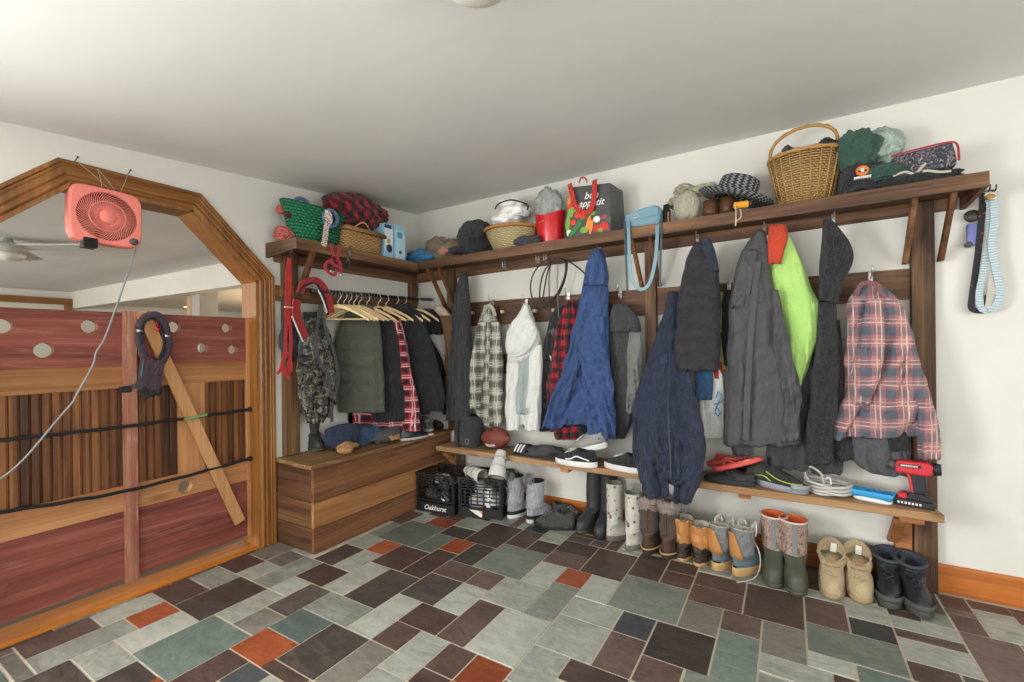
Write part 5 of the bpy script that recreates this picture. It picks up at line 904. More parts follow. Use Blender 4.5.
def corner_shelf_things():
    Z = 1.901; BLUEH = fabric('blue_rope', '#6585b2', .8); P = lambda px, py, x=.16: onx(px, py, x)
    # green tub basket
    a, b = P(282, 240), P(345, 245); c = (a + b) / 2; c.x = .155; L = abs(b.y - a.y) / 2; zt = P(300, 211).z
    t = thing('tub_basket', 'green woven tub basket with blue ring handles on the corner shelf', 'basket', (c.x, c.y, Z)); H = zt - Z + .02
    prof = [(.001, Z), (.60, Z), (.66, Z + .01), (.82, Z + H * .5), (.98, Z + H), (1.0, Z + H + .006), (.95, Z + H), (.78, Z + H * .5), (.6, Z + .02), (.001, Z + .02)]
    mb = MB(); R = []; n = 64
    for r, z in prof: R.append([Vector((c.x + .125 * r * math.cos(2*PI*k/n), c.y + L * 1.0 * r * math.sin(2*PI*k/n), z + (.025 * (abs(math.sin(2*PI*k/n)) ** 3) * (z - Z) / H))) for k in range(n)])
    lens = [0, .05, .06, .12, .2, .21, .22, .3, .4, .5]; mb.rings(R, 0, (True, True), True, lambda j, i: (i / n * 1.3, lens[j])); mb.build('basket_body', WICKG, t)
    def ringh(ctr, r, U, V): return MB().tube([Vector(ctr) + Vector(U) * (r * math.cos(2*PI*i/32)) + Vector(V) * (r * 1.02 * math.sin(2*PI*i/32)) for i in range(32)], .0125, 10, closed=True)
    q = P(330.5, 218.5, .285); ringh(q, .05, (0, 1, 0), (.12, 0, 1)).build('ring_handle', BLUEH, t)
    q = P(303, 206.5, .10); ringh(q, .055, (0, 1, 0), (-.25, 0, 1)).build('ring_handle', BLUEH, t)
    q = P(288.5, 214.5, .285); mb = MB(); mb.prism([(q.x - .012, q.y - .02, q.z - .014), (q.x - .012, q.y + .02, q.z - .014), (q.x - .008, q.y + .022, q.z + .016), (q.x - .008, q.y - .014, q.z + .016)], (.006, 0, 0)); mb.build('grip_hole', plain('grip_fill_red', '#5a1f1f', .9), t)  # dark red filling in the grip hole
    # dotted strap through the ring
    DOT = NT('dotted_ribbon'); co = DOT.coord(); vo = DOT.n('ShaderNodeTexVoronoi'); DOT.t.links.new(co, vo.inputs['Vector']); vo.inputs['Scale'].default_value = 95
    DOT.fin(DOT.ramp(vo.outputs['Distance'], [(.0, '#2a2420'), (.36, '#2a2420'), (.38, '#e6ddd5'), (.62, '#e6ddd5'), (.64, '#c98f86')], 'CONSTANT'), .7); M['dot'] = DOT.m
    t = thing('ribbon_strap', 'white dotted ribbon strap knotted on the green basket and hanging down', 'strap', P(327, 214, .3)); X = .33
    strip(t, 'ribbon', M['dot'], [(325, 212, -.01), (329, 214, .0), (330, 221, .0), (326.5, 226, .0), (325.5, 236, .0), (323.5, 246, .0)], X, .035, .004, axis='x')
    o = lump(onx(328, 217, .315), (.012, .026, .03), 3, .2).build('knot', M['dot'], t)
    RB = plaid('red_bandana_print', '#9b2b28', '#b8433a', '#e0c9b8', .03)
    bundle('bandana', 'red patterned bandana behind the left end of the green basket', 'bandana', RB, (277, 226, 292, 241), .12, .06, 5, .25, base=Z, axis='x')
    bundle('red_pouch', 'small red cloth tip showing above the left rim of the green basket', 'pouch', plain('red_cloth_tip', '#b5524a', .9), (277, 205, 285, 214), .10, .03, 6, .15, base=onx(281, 214, .1).z, axis='x')
    # picnic basket
    xF = .275; a, b = P(345.5, 240, xF), P(384.3, 250, xF); zt = P(346, 229, xF).z; y0, y1 = a.y, b.y
    t = thing('picnic_basket', 'honey wicker picnic basket with hinged lids below the red plaid jacket', 'basket', (.17, (y0 + y1) / 2, Z))
    mb = MB(); R = []; x0 = .06; n = 40
    def rect(k, z):
        pts = []; 
        for i in range(n):
            a = 2 * PI * i / n; ca, sa = math.cos(a), math.sin(a); s = (abs(ca) ** 8 + abs(sa) ** 8) ** (-1/8); pts.append(Vector(((x0 + xF) / 2 + ca * s * (xF - x0) / 2 * k, (y0 + y1) / 2 + sa * s * (y1 - y0) / 2 * k, z)))
        return pts
    zs = [(.93, Z), (.94, Z + .01), (1, zt - .01), (1, zt)]; R = [rect(k, z) for k, z in zs]; mb.rings(R, 0, (True, True), True, lambda j, i: (i / n * .9, zs[j][1])); mb.build('basket_body', WICKB, t)
    for s in (0, 1):
        mb = MB(); xa, xb = (x0 - .012, (x0 + xF) / 2 - .006) if s == 0 else ((x0 + xF) / 2 + .006, xF + .012)
        RR = []
        for z, k in ((zt + .001, 1), (zt + .022, 1), (zt + .034, .86)):
            RR.append([Vector(((xa + xb) / 2 + u * (xb - xa) / 2 * k, (y0 + y1) / 2 + v * ((y1 - y0) / 2 + .012) * k, z)) for u, v in ((-1, -1), (0, -1), (1, -1), (1, 0), (1, 1), (0, 1), (-1, 1), (-1, 0))])
        mb.rings(RR, 0, (True, True), True, lambda j, i: (i * .09, j * .03)); mb.build('lid', WICKB, t)
    for dx in (-.05, .07):
        cx = (x0 + xF) / 2 + dx; mb = MB(); mb.tube([Vector((cx + .02 * math.sin(PI * i / 16), (y0 + y1) / 2 - .075 + .15 * i / 16, zt + .032 + .05 * math.sin(PI * i / 16))) for i in range(17)], .0055, 8); mb.build('handle', plain('cane', '#cda56a', .5), t)
    t, o = bundle('plaid_jacket', 'bunched red and black buffalo check jacket on top of the picnic basket', 'jacket', PL_BUF, (328, 195, 384, 218), .17, .10, 8, .2, 2.6, base=zt + .06, axis='x')
    o.data.transform(Matrix.Translation((0, 0, 0)))
    q = P(378, 214, .2); lump(q, (.07, .075, .045), 18, .3, 3.2).build('sleeve', PL_BUF, t)
    # two pale blue boxes
    BXB = plain('pale_blue_card', '#9cc6df', .5, var=.06, sc=40); BXW = plain('white_card', '#dfe7ea', .5, var=.03); DK = plain('print_dark', '#2a3a4a', .5); CY = plain('print_cyan', '#5a9cbd', .5)
    for lab, pl, pr, pt, pb, xF in (('pale blue carton with a white front panel against the picnic basket', 384.5, 393.5, 223, 259.5, .27), ('pale blue carton at the corner end of the short shelf', 394.2, 405.6, 224.5, 261, .27)):
        a, b = P(pl, 240, xF), P(pr, 240, xF); zt = P((pl + pr) / 2, pt + 1, xF).z
        t = thing('carton', lab, 'box', (xF - .09, (a.y + b.y) / 2, Z), 'cartons on the corner shelf')
        MB().box((xF - .17, a.y, Z), (xF, b.y - .003, zt)).build('carton_body', BXB, t, bevel=.002)
        w = b.y - a.y; x1 = xF + .0012
        if pl < 390:
            MB().box((xF, a.y + w * .06, Z + .07), (x1, b.y - w * .1, zt - .03)).build('front_panel', BXW, t); MB().box((xF, a.y, zt - .035), (x1 + .0005, b.y - w * .25, zt - .008)).build('title_band', plain('print_navy', '#31445c', .5), t)
            mb = MB(); mb.lathe([(.03, 0), (.03, .001), (.001, .001)], (x1, a.y + w * .5, Z + .085), 24, axis=(1, 0, 0)); mb.build('printed_pan', DK, t)
            mb = MB(); mb.lathe([(.018, 0), (.018, .001), (.001, .001)], (x1, a.y + w * .4, Z + .14), 20, axis=(1, 0, 0)); mb.build('printed_lemon', plain('print_yellow', '#b9b04a', .5), t)
        else:
            MB().box((xF, a.y + w * .1, Z + .03), (x1, b.y - w * .1, zt - .04)).build('front_panel', CY if False else plain('print_pale', '#b9dcea', .5), t)
            mb = MB(); mb.lathe([(.014, 0), (.014, .001), (.001, .001)], (x1 + .001, a.y + w * .5, Z + .075), 20, axis=(1, 0, 0)); mb.build('printed_emblem', DK, t)
            MB().box((xF, a.y + w * .25, zt - .1), (x1 + .001, b.y - w * .3, zt - .055)).build('title_band', CY, t)
    # red harness and camo strap hanging from the lip
    PR = fabric('pink_red_webbing', '#c23347', .7, weave=1500); X = .335
    t = thing('small_harness', 'pinkish red small dog harness hanging from the corner shelf lip', 'harness', onx(335, 246, X))
    for pts in ([(331, 244), (332.5, 252), (334.5, 260)], [(339, 245), (338.5, 253), (337, 261)], [(336, 258), (329, 261), (325, 266), (328, 272), (334, 275), (337, 270)], [(336, 259), (340, 263), (341, 270), (340, 276)], [(331, 262), (336, 266), (341, 266)]): strip(t, 'webbing', PR, pts, X, .02, .004, axis='x')
    mb = MB(); mb.ball(onx(341, 275, X + .01), .012, sc=(.6, 1, 1)); mb.ball(onx(331.5, 271, X + .01), .009, sc=(.6, 1, 1)); mb.build('metal_ring', NICKEL, t)
    t = thing('camo_collar', 'short camouflage strap with black clip hanging beside the pinkish red harness', 'collar', onx(349, 249, X))
    strip(t, 'strap', camo_mat(), [(350, 247), (349.5, 254), (348, 261), (346.5, 268)], X, .02, .005, axis='x'); strip(t, 'clip', BLACKP, [(347.5, 264.5), (343, 266)], X + .01, .014, .008, axis='x')
corner_shelf_things()
def on_shelf(px, y=-.17): p = ony(px, 240, y); return sz(p.x) + .001
def long_shelf_things():
    bundle('blue_bag', 'crumpled bright blue cloth bag in the corner where the shelves meet', 'bag', fabric('bright_blue_cloth', '#2f83b8', .6, .3, .25), (406, 250, 436, 264), -.2, .08, 20, .35, base=on_shelf(420, -.2))
    t, o = bundle('sun_hat', 'tan camouflage sun hat crumpled on the long shelf by the corner', 'hat', fabric('tan_hat_cloth', '#86755c', .9, speck='#b8a98c'), (427, 237, 459, 259), -.17, .09, 21, .3, 2.6, base=on_shelf(440))
    q = ony(443, 251, -.25); lump(q, (.055, .02, .03), 22, .2).build('print_band', RBAND, t)
    t, o = bundle('down_coat', 'rolled black down coat on the long shelf left of the coiled basket', 'coat', PUFF_D, (460, 220, 493, 252), -.16, .12, 23, .16, 2.4, base=on_shelf(476))
    q = ony(462, 250, -.2); lump(q, (.14, .07, .03), 24, .25, base=on_shelf(462, -.2)).build('sleeve', PUFF_D, t)
    q = ony(478, 231, -.27); lump(q, (.07, .04, .06), 25, .3).build('hood', PUFF_D, t)
    # coiled basket with white linens
    c = ony(512.5, 240, -.165); z = on_shelf(512); L = ony(488, 231, -.165); Rr = ony(537.5, 231, -.165); r = (Rr - L).length / 2; H = ony(512, 232.5, -.165).z - z + .01
    t = thing('coiled_basket', 'round pale coiled basket holding white linens', 'basket', (c.x, c.y, z))
    MB().lathe([(.001, z), (r * .62, z), (r * .74, z + H * .3), (r * .9, z + H * .72), (r * .97, z + H), (r * .93, z + H), (r * .8, z + H * .6), (r * .6, z + .02), (.001, z + .02)], (c.x, c.y, 0), 48, sy=.85).build('basket_body', WICKP, t)
    mb = MB(); mb.tube([Vector((c.x + r * math.cos(2*PI*i/48), c.y + .85 * r * math.sin(2*PI*i/48), z + H + .003)) for i in range(48)], .013, 8, closed=True); mb.build('rim', plain('coil_rim', '#a8733a', .6, var=.25, sc=120), t)
    zb = z + H - .02
    for k, (px, py, w, h, s, lab) in enumerate(((506, 221, .11, .05, 31, 'lowest white folded linen in the coiled basket'), (515, 213, .115, .042, 32, 'middle white folded linen piled in the coiled basket'), (512, 205, .09, .042, 33, 'white pillow case with black piped edge atop the linen pile'))):
        q = ony(px, py, -.165); tt = thing('folded_linen', lab, 'linen', (q.x, q.y, q.z - h), 'linens in the coiled basket')
        lump(q, (w, .10, h), s, .3, 3.6).build('cloth', LINEN, tt)
        if k == 2: strip(tt, 'black_piping', plain('black_piping', '#222222', .7), [(495, 209, .09), (499, 203.5, .1), (510, 200, .1), (521, 202, .1), (528, 205.5, .09), (527, 210, .1)], -.165, .005, .005)
    bundle('winter_glove', 'dark grey glove lying on the shelf in front of the coiled basket', 'glove', fabric('dark_glove', '#3b3c3f', .8, speck='#5f6064'), (513, 235.5, 541, 247), -.262, .03, 34, .25, base=on_shelf(527, -.262))
    bundle('black_mitten', 'black cloth tip poking out between the linens and basket rim', 'cloth', BLKF, (503, 222, 514, 229), -.28, .012, 35, .2, base=ony(508, 229, -.28).z)
    # red bucket with plastic bag
    c = ony(550.5, 230, -.165); z = on_shelf(550); r = (ony(565, 219, -.165) - ony(536, 219, -.165)).length / 2; H = ony(550, 218, -.165).z - z
    t = thing('bucket', 'glossy red plastic bucket with a clear bag inside', 'bucket', (c.x, c.y, z)); RP = plain('red_plastic', '#c9242b', .25, 0, .5, .03)
    def bw(k, z0): return [Vector((c.x + r * k * math.cos(2*PI*i/48), c.y + .8 * r * k * math.sin(2*PI*i/48), z0 + (.035 * abs(math.cos(2*PI*i/48)) ** 2 * (z0 - z) / H))) for i in range(48)]
    MB().rings([bw(.001, z), bw(.74, z), bw(.78, z + .01), bw(.97, z + H), bw(1.0, z + H + .003), bw(.96, z + H + .003), bw(.92, z + H - .01), bw(.74, z + .015), bw(.001, z + .015)], 0, (False, False)).build('bucket_body', RP, t)
    mb = MB(); q = ony(541.5, 221, c.y - .62 * r); mb.tube([q + Vector((-.018, .006, -.003)), q + Vector((.022, -.006, .004))], 0, 4, flat=(.024, .004)); mb.build('handle_slot', plain('slot_light', '#e5c9c6', .5), t)
    PB = NT('clear_bag'); co = PB.coord(); nz = PB.noise(co, 22, 6, .7, 1.5); PB.bump(nz, 1.0, .03); PB.fin('#c9cfcb', .25, 0, .6); PB.b.inputs['Alpha'].default_value = .72; M['bag'] = PB.m
    t = thing('plastic_bag', 'crinkled translucent plastic bag standing in the red bucket', 'bag', (c.x, c.y, z + H * .6)); q = ony(550, 206, -.165); lump(q, (.095, .085, .11), 36, .28, 4.2).build('bag_film', M['bag'], t)
    # printed shopping tote
    zb = on_shelf(590, -.2); F = lambda px, py, d=0: ony(px, py, -.255 - d); y0 = -.255
    t = thing('shopping_tote', 'dark grey shopping tote printed with vegetables and white lettering', 'tote bag', (F(590, 230).x, -.18, zb)); TOTE = fabric('tote_grey', '#4a4b4a', .5, .4, .1, .15)
    tl, tr, br, bl = F(568, 186), F(609, 181), F(611, 231), F(567, 238); bl.z = br.z = zb
    bk = Vector((.03, .2, .0)); mb = MB(); mb.hexa([bl, br, br + Vector((.045, .19, 0)), bl + Vector((.0, .19, 0))], [tl + Vector((0, .02, 0)), tr + Vector((0, .02, 0)), tr + Vector((.05, .14, -.03)), tl + Vector((0, .14, -.005))])
    o = mb.build('bag_body', TOTE, t, bevel=.012)
    RS = fabric('red_strap', '#d8362f', .6)
    fy = .012
    strip(t, 'handle', RS, [(569.5, 184, -.02), (571.5, 192, 0.004), (575, 205, .008), (580, 211, .008), (586, 213, .008), (591, 209, .008), (594, 198, .008), (594.5, 184, .003), (594.5, 180, -.015)], -.258, .032, .005)
    strip(t, 'handle', RS, [(579, 183, -.1), (581, 178, -.1), (585, 178, -.1), (587, 182, -.1)], -.258, .006, .006)
    VM = {k: plain('print_' + k, c, .55, 0, .3, .2, 60) for k, c in dict(tomato='#d8432a', carrot='#e08a3c', leaf='#7ca444', cucumber='#3c7a3c', onion='#e6dfd2', pepper='#c93326', radish='#a04a5c', broccoli='#4a6a44').items()}
    veg = [('tomato', 570, 207, 3, 3.2, 0), ('carrot', 568.5, 201, 1.8, 5, .2), ('leaf', 570, 213, 3, 4, 0), ('leaf', 567.5, 224, 2.2, 7, .1), ('leaf', 572, 210, 3.6, 2.6, 0), ('tomato', 577, 215, 3, 3, 0), ('tomato', 582.5, 215.5, 3.2, 3, 0), ('tomato', 573, 222.5, 2.8, 2.8, 0), ('cucumber', 577, 226.5, 2.4, 8.5, .7), ('cucumber', 573, 232, 2.2, 6, .9), ('onion', 569, 233, 2.5, 3, 0), ('leaf', 584, 230, 4, 3, 0), ('carrot', 588, 224, 2.0, 8, .25), ('carrot', 591, 227, 1.8, 7, .2), ('leaf', 592, 213, 3, 2, 0), ('onion', 596.5, 219, 3.4, 3, 0), ('pepper', 597, 228.5, 4, 3.4, 0), ('pepper', 604, 226, 4.5, 4, 0), ('leaf', 600.5, 230, 2.4, 2, .4), ('radish', 604, 217, 3, 2.4, 0), ('radish', 608, 229, 1.6, 2.4, 0), ('broccoli', 609, 219.5, 1.8, 3, 0)]
    for i, (k, px, py, a, b, th) in enumerate(veg):
        u = .5 + .5 * ((px - 567) / 44 * 0); q = F(px, py, 0); mz = (q.z - zb) / (tl.z - zb); q.y = y0 + .02 * mz - .0025 - .0004 * (i % 5); s = (F(px + 1, py) - F(px, py)).length
        mb = MB(); ring = [q + Vector((s * (a * math.cos(x) * math.cos(th) + b * math.sin(x) * math.sin(th)), 0, s * (b * math.sin(x) * math.cos(th) - a * math.cos(x) * math.sin(th)))) for x in [2 * PI * j / 16 for j in range(16)]]
        mb.prism(ring, (0, .003, 0)); mb.build('printed_' + {'leaf': 'lettuce'}.get(k, k), VM[k], t)
    q = F(589, 199); q.y = y0 + .02 * .7 - .004; rot = Matrix.Rotation(.04, 4, 'Y') @ Matrix.Rotation(PI / 2, 4, 'X')
    text_mesh('lettering', 'bon\nappétit', plain('print_white', '#e8e6e0', .6, var=.02), t, q + Vector((.01, 0, 0)), rot, .062)
    # light blue purse with its strap
    PUR = plain('powder_blue_leather', '#6f929f', .4, 0, .45, .06, bump=.05); zb = on_shelf(640, -.27)
    t = thing('purse', 'powder blue leather purse with its strap hanging below the shelf', 'purse', (ony(642, 225, -.27).x, -.27, zb))
    out = [(624.5, 216), (634, 211), (645, 207), (654, 204.5), (659, 205.5), (661, 210), (661, 222), (655, 224), (628, 228), (624, 223)]; front = [ony(x, y, -.30) for x, y in out]
    for p in front: p.z = max(p.z, zb)
    MB().prism([p + Vector((0, .0, 0)) for p in front], (0, .07, 0)).build('purse_body', PUR, t, bevel=.012)
    flap = [ony(x, y, -.303) for x, y in ((626, 215.5), (645, 207.5), (655, 205.5), (659, 209), (658, 215), (640, 219), (628, 221))]; MB().prism(flap, (0, -.006, 0)).build('flap', PUR, t, bevel=.003)
    MB().tube(smooth_path([ony(x, y, -.311) for x, y in ((632, 218), (636, 217.5), (639, 216), (637, 214.5), (633, 216))], 5), .003, 6).build('buckle', NICKEL, t)
    strip(t, 'strap', PUR, [(628, 220, -.008), (628.4, 228, .014), (628.8, 240, .02), (629.5, 256, .02), (630.5, 274, .02), (635, 286, .02), (643, 289, .02), (650, 282, .02), (655, 262, .02), (657, 240, .02), (657.3, 229, .014), (657.5, 219, -.008)], -.312, .02, .004)
    strip(t, 'dark_strap', plain('dark_teal_strap', '#3c4a50', .6), [(624.5, 221, 0), (625.5, 245, .02), (626.5, 270, .02), (627.5, 292, .02)], -.315, .012, .003)
    strip(t, 'dark_strap', M['dark_teal_strap'], [(661.5, 214, 0), (661.5, 235, .02), (660.5, 262, .02), (660, 287, .02)], -.31, .012, .003)
    q = ony(666.5, 221, -.24); q.z = on_shelf(666, -.24); tp = ony(666.5, 205, -.24).z
    t = thing('water_flask', 'small black flask with a copper stripe between purse and cream bag', 'flask', (q.x, q.y, q.z)); MB().lathe([(.001, 0), (.022, 0), (.024, .006), (.024, (tp - q.z) * .7), (.019, (tp - q.z) * .8), (.017, tp - q.z), (.001, tp - q.z)], q, 20).build('flask_body', BLACKP, t)
    MB().box(q + Vector((.012, -.0255, .01)), q + Vector((.02, -.018, (tp - q.z) * .6))).build('stripe', plain('copper', '#c07e62', .3, .6), t)
    t, o = bundle('canvas_bag', 'cream canvas bag with a crumpled top left of the boots under the straw hat', 'bag', fabric('cream_canvas', '#c2bfa6', .85), (674, 191, 701, 222), -.2, .08, 40, .10, 2.4, base=on_shelf(687, -.2))
    for px, py, s, w in ((676, 203, 41, .05), (684, 190, 42, .05), (706, 190, 43, .07), (696, 192, 44, .06)): lump(ony(px, py, -.17), (w, .06, .03), s, .35, 4).build('crumpled_top', plaid('cream_floral', '#b9b596', '#a5a183', '#6f6a52', .05, lv=.5), t)
    # brown boots under the hat
    BRB = plain('brown_leather', '#54351f', .45, bump=.1, sc=30); BRS = plain('dark_sole', '#1e1a17', .7)
    for px, lab in ((711, 'brown leather boot under the left brim of the straw hat'), (728, 'second brown leather boot under the straw hat beside the yellow float')):
        q = ony(px, 214, -.2); q.z = on_shelf(px, -.2); t = thing('ankle_boot', lab, 'boot', q, 'brown boots on the long shelf')
        R = lambda z, f, b, w: [q + Vector((w * math.cos(a), (b if math.sin(a) > 0 else f) * math.sin(a), z)) for a in [2*PI*i/24 for i in range(24)]]
        MB().rings([R(.0, .062, .13, .046), R(.02, .065, .13, .048), R(.024, .058, .125, .045)]).build('sole', BRS, t)
        MB().rings([R(.02, .06, .125, .044), R(.05, .06, .11, .045), R(.08, .056, .07, .043), R(.11, .052, .05, .042), R(.11, .046, .045, .036), R(.06, .04, .04, .03)]).build('upper', BRB, t)
    # straw hat
    c = ony(734, 199.5, -.2); z = c.z; U = (ony(774, 205, -.2) - ony(699, 192.5, -.2)); r = U.length / 2; tl = math.atan2(U.z, U.x)
    STR = NT('black_white_straw'); tc = STR.n('ShaderNodeTexCoord'); sx = STR.n('ShaderNodeSeparateXYZ'); STR.t.links.new(tc.outputs['UV'], sx.inputs[0])
    u = STR.math('MULTIPLY', sx.outputs[0], 55); v = STR.math('MULTIPLY', sx.outputs[1], 130); k = STR.math('SINE', STR.math('MULTIPLY', STR.math('ADD', u, STR.math('PINGPONG', v, 1.0)), PI)); STR.bump(k, .4, .004)
    STR.fin(STR.ramp(k, [(.35, '#26282a'), (.6, '#8d9090')]), .7); M['straw'] = STR.m
    t = thing('straw_hat', 'wide brimmed black and white woven straw hat resting on brown boots', 'hat', c)
    rot = Matrix.Translation(c) @ Matrix.Rotation(-tl - .02, 4, 'Y') @ Matrix.Rotation(-.05, 4, 'X')
    hc = .53 * r
    MB().lathe([(hc, .0), (r * .75, -.004), (r, .012), (r * .99, .016), (r * .75, .002), (hc, .008)], (0, 0, 0), 64, caps=(False, False), sy=.8).xf(rot).build('brim', M['straw'], t)
    MB().lathe([(hc, .0), (hc * 1.0, .03), (hc * .98, .09), (hc * .93, .113), (hc * .8, .122), (hc * .4, .117), (.001, .115)], (0, 0, 0), 64, caps=(False, False), sy=.85).xf(rot).build('crown', M['straw'], t)
    MB().lathe([(hc * 1.015, .006), (hc * 1.02, .022), (hc * 1.0, .022), (hc, .006)], (0, 0, 0), 64, caps=(False, False), sy=.86).xf(rot).build('hat_band', BLKF, t)
    # yellow float with cord
    a, b = ony(733.5, 206, -.29), ony(749, 204.5, -.29); t = thing('key_float', 'small yellow cork float with a loop of cord under the hat brim', 'float', a); a.z = max(a.z, sz(a.x) + .021); b.z = a.z
    d = (b - a); MB().tube([a, a + d * .06, a + d * .94, b], [.012, .019, .019, .012], 16).build('float_body', plain('yellow_foam', '#dd9a2a', .6), t)
    MB().tube(smooth_path([a + Vector((.01, -.02, 0)), ony(736, 213, -.325), ony(735.5, 226, -.325), ony(736.5, 221, -.325), ony(741, 217, -.325), ony(740.5, 209, -.32)], 6), .003, 6).build('cord_loop', plain('beige_cord', '#c9b79a', .8), t)
    # big wicker basket
    c = ony(805, 200, -.16); z = on_shelf(805, -.16); r = (ony(843, 156, -.16) - ony(768, 166, -.16)).length / 2; H = ony(805, 158, -.16).z - z
    t = thing('wicker_basket', 'tall round wicker basket with an arched handle near the right end of the shelf', 'basket', (c.x, c.y, z))
    wob = lambda a, zz: .006 * math.sin(a * 22)
    MB().lathe([(.001, z), (r * .62, z), (r * .68, z + .01), (r * .86, z + H * .55), (r, z + H), (r * .95, z + H), (r * .8, z + H * .5), (r * .6, z + .03), (.001, z + .03)], (c.x, c.y, 0), 88, sy=.8, wob=wob).build('basket_body', WICK, t)
    mb = MB()
    for k in range(2): mb.tube([Vector((c.x + r * 1.005 * math.cos(2*PI*i/64), c.y + .8 * r * 1.005 * math.sin(2*PI*i/64), z + H + .003 * math.sin(i * 1.2 + k * PI) + .004)) + Vector((0, 0, .004 * k)) for i in range(64)], .008, 6, closed=True)
    mb.build('rim', plain('cane_rim', '#a97f45', .55, var=.3, sc=90), t)
    A, B = ony(770, 160, -.16), ony(838, 142, -.16); top = ony(810, 126, -.16)
    hp = []
    for i in range(25):
        a = PI * i / 24; m_ = (A + B) / 2; hp.append(m_ - (B - A) / 2 * math.cos(a) + Vector((0, 0, (top.z - m_.z) * math.sin(a) ** .8)))
    mb = MB(); mb.tube(hp, .0085, 8); mb.tube([p + Vector((.004 * math.sin(i * 2.2), .006 * math.cos(i * 2.2), .006)) for i, p in enumerate(hp)], .005, 6); mb.build('handle', M['cane_rim'], t)
    mb = MB()
    for k in range(22):
        a = 2 * PI * k / 22; mb.tube([Vector((c.x + rr * math.cos(a), c.y + .8 * rr * math.sin(a), zz)) for rr, zz in ((r * .69, z + .01), (r * .872, z + H * .55), (r * 1.012, z + H))], .004, 6)
    mb.build('stake', WICK_S, t); bpy.data.objects['stake']['kind'] = 'stuff'
    bundle('knit_cap', 'dark grey knit cap showing at the left rim of the tall wicker basket', 'cap', GREY, (780, 145, 796, 160), -.14, .05, 50, .15, base=z + H * .75)
    bundle('black_pouch', 'black pouch lying across the top of the tall wicker basket', 'pouch', BLKF, (814, 139, 842, 152), -.15, .06, 51, .2, base=z + H * .8)
    # green jacket, black cap, floral bag
    t, o = bundle('green_jacket', 'shiny green jacket bunched above the black cap', 'jacket', fabric('bottle_green_nylon', '#2c5a4a', .45, .4, .25, .6), (834, 133, 880, 172), -.19, .09, 52, .34, 3.2, base=ony(855, 173, -.19).z)
    lump(ony(880, 148, -.15), (.085, .06, .085), 53, .3, 3).build('pale_lining', fabric('mint_lining', '#b6c8bd', .6), t); lump(ony(886, 172, -.24), (.10, .05, .035), 54, .4, 3).build('sleeve', M['bottle_green_nylon'], t)
    zc_ = on_shelf(856, -.22); q = ony(857, 186, -.22); q.z = zc_; t = thing('baseball_cap', 'black baseball cap with a round orange emblem facing out', 'cap', q); rr = (ony(877, 180, -.22) - ony(838, 180, -.22)).length / 2; h = ony(857, 163, -.22).z - zc_
    MB().lathe([(rr, .0), (rr * 1.0, h * .35), (rr * .9, h * .7), (rr * .6, h * .94), (.012, h), (.001, h)], q, 40, sy=.8).build('crown', BLKF, t); MB().ball(q + Vector((0, 0, h)), .009).build('button', BLKF, t)
    mb = MB(); R = []
    for k, (e, zz) in enumerate(((.8, .035), (1.1, .022), (1.32, .004))): R.append([q + Vector((rr * .92 * math.sin(b_), -rr * .8 * (1 + (e - 1) * math.cos(b_)) * math.cos(b_) if True else 0, zz + .02 * (1 - abs(math.sin(b_))))) for b_ in [(-1.25 + 2.5 * i / 14) for i in range(15)]])
    R2 = [[p - Vector((0, 0, .004)) for p in r_] for r_ in R]; mb.rings([R[0], R[1], R[2], R2[2], R2[1], R2[0]], 0, (False, False), True, None, False); mb.build('visor', BLKF, t)
    e = q + Vector((.015, -rr * .76, h * .66)); ex = Vector((.0, -1, .35)).normalized(); mb = MB(); mb.lathe([(.026, -.01), (.026, .004), (.015, .005), (.015, -.01)], e, 24, axis=ex, caps=(False, False)); mb.build('emblem', plain('emblem_orange', '#d9772e', .5), t)
    mb = MB(); mb.lathe([(.014, -.01), (.014, .003), (.001, .0035)], e, 20, axis=ex); mb.build('emblem_centre', plain('emblem_white', '#d9d6cf', .5), t)
    for k, (dx, dz) in enumerate(((-.012, -.008), (.012, -.008))): MB().ball(e + ex * .004 + Vector((dx, 0, dz)), .007, 10, 6).build('emblem_mark', BLKF, t)
    mb = MB(); 
    for i in range(8): mb.box(e + Vector((-.034 + .0085 * i, -.012, -.042)), e + Vector((-.0275 + .0085 * i, .012, -.031)))
    mb.build('stitched_line', M['emblem_white'], t)
    FL = NT('floral_print'); co = FL.coord(); vo = FL.n('ShaderNodeTexVoronoi'); FL.t.links.new(co, vo.inputs['Vector']); vo.inputs['Scale'].default_value = 11
    nz = FL.noise(FL.coord((1, 1, 1)), 20, 3, .5, 3); c1 = FL.mix(FL.ramp(nz, [(.47, (0, 0, 0)), (.49, (1, 1, 1)), (.51, (1, 1, 1)), (.53, (0, 0, 0))]), '#34363f', '#9a8a92'); c1 = FL.mix(FL.ramp(vo.outputs['Distance'], [(.1, (1, 1, 1)), (.22, (0, 0, 0))]), c1, '#b85a6c'); FL.fin(c1, .75); M['floral'] = FL.m
    zf = ony(925, 174, -.2).z; a, b = ony(884, 160, -.2), ony(955, 160, -.2); zt = ony(920, 151, -.2).z
    t = thing('floral_bag', 'dark floral print bag with red piping at the right end of the shelf', 'bag', ((a.x + b.x) / 2, -.2, zf)); hh = (zt - zf)
    MB().hexa([(a.x, -.27, zf - .02), (b.x, -.27, zf), (b.x, -.12, zf), (a.x, -.12, zf - .02)], [(a.x + .03, -.24, zt - .01), (b.x - .01, -.24, zt + .012), (b.x - .01, -.15, zt + .012), (a.x + .03, -.15, zt - .01)]).build('bag_body', M['floral'], t, bevel=.018, sub=1)
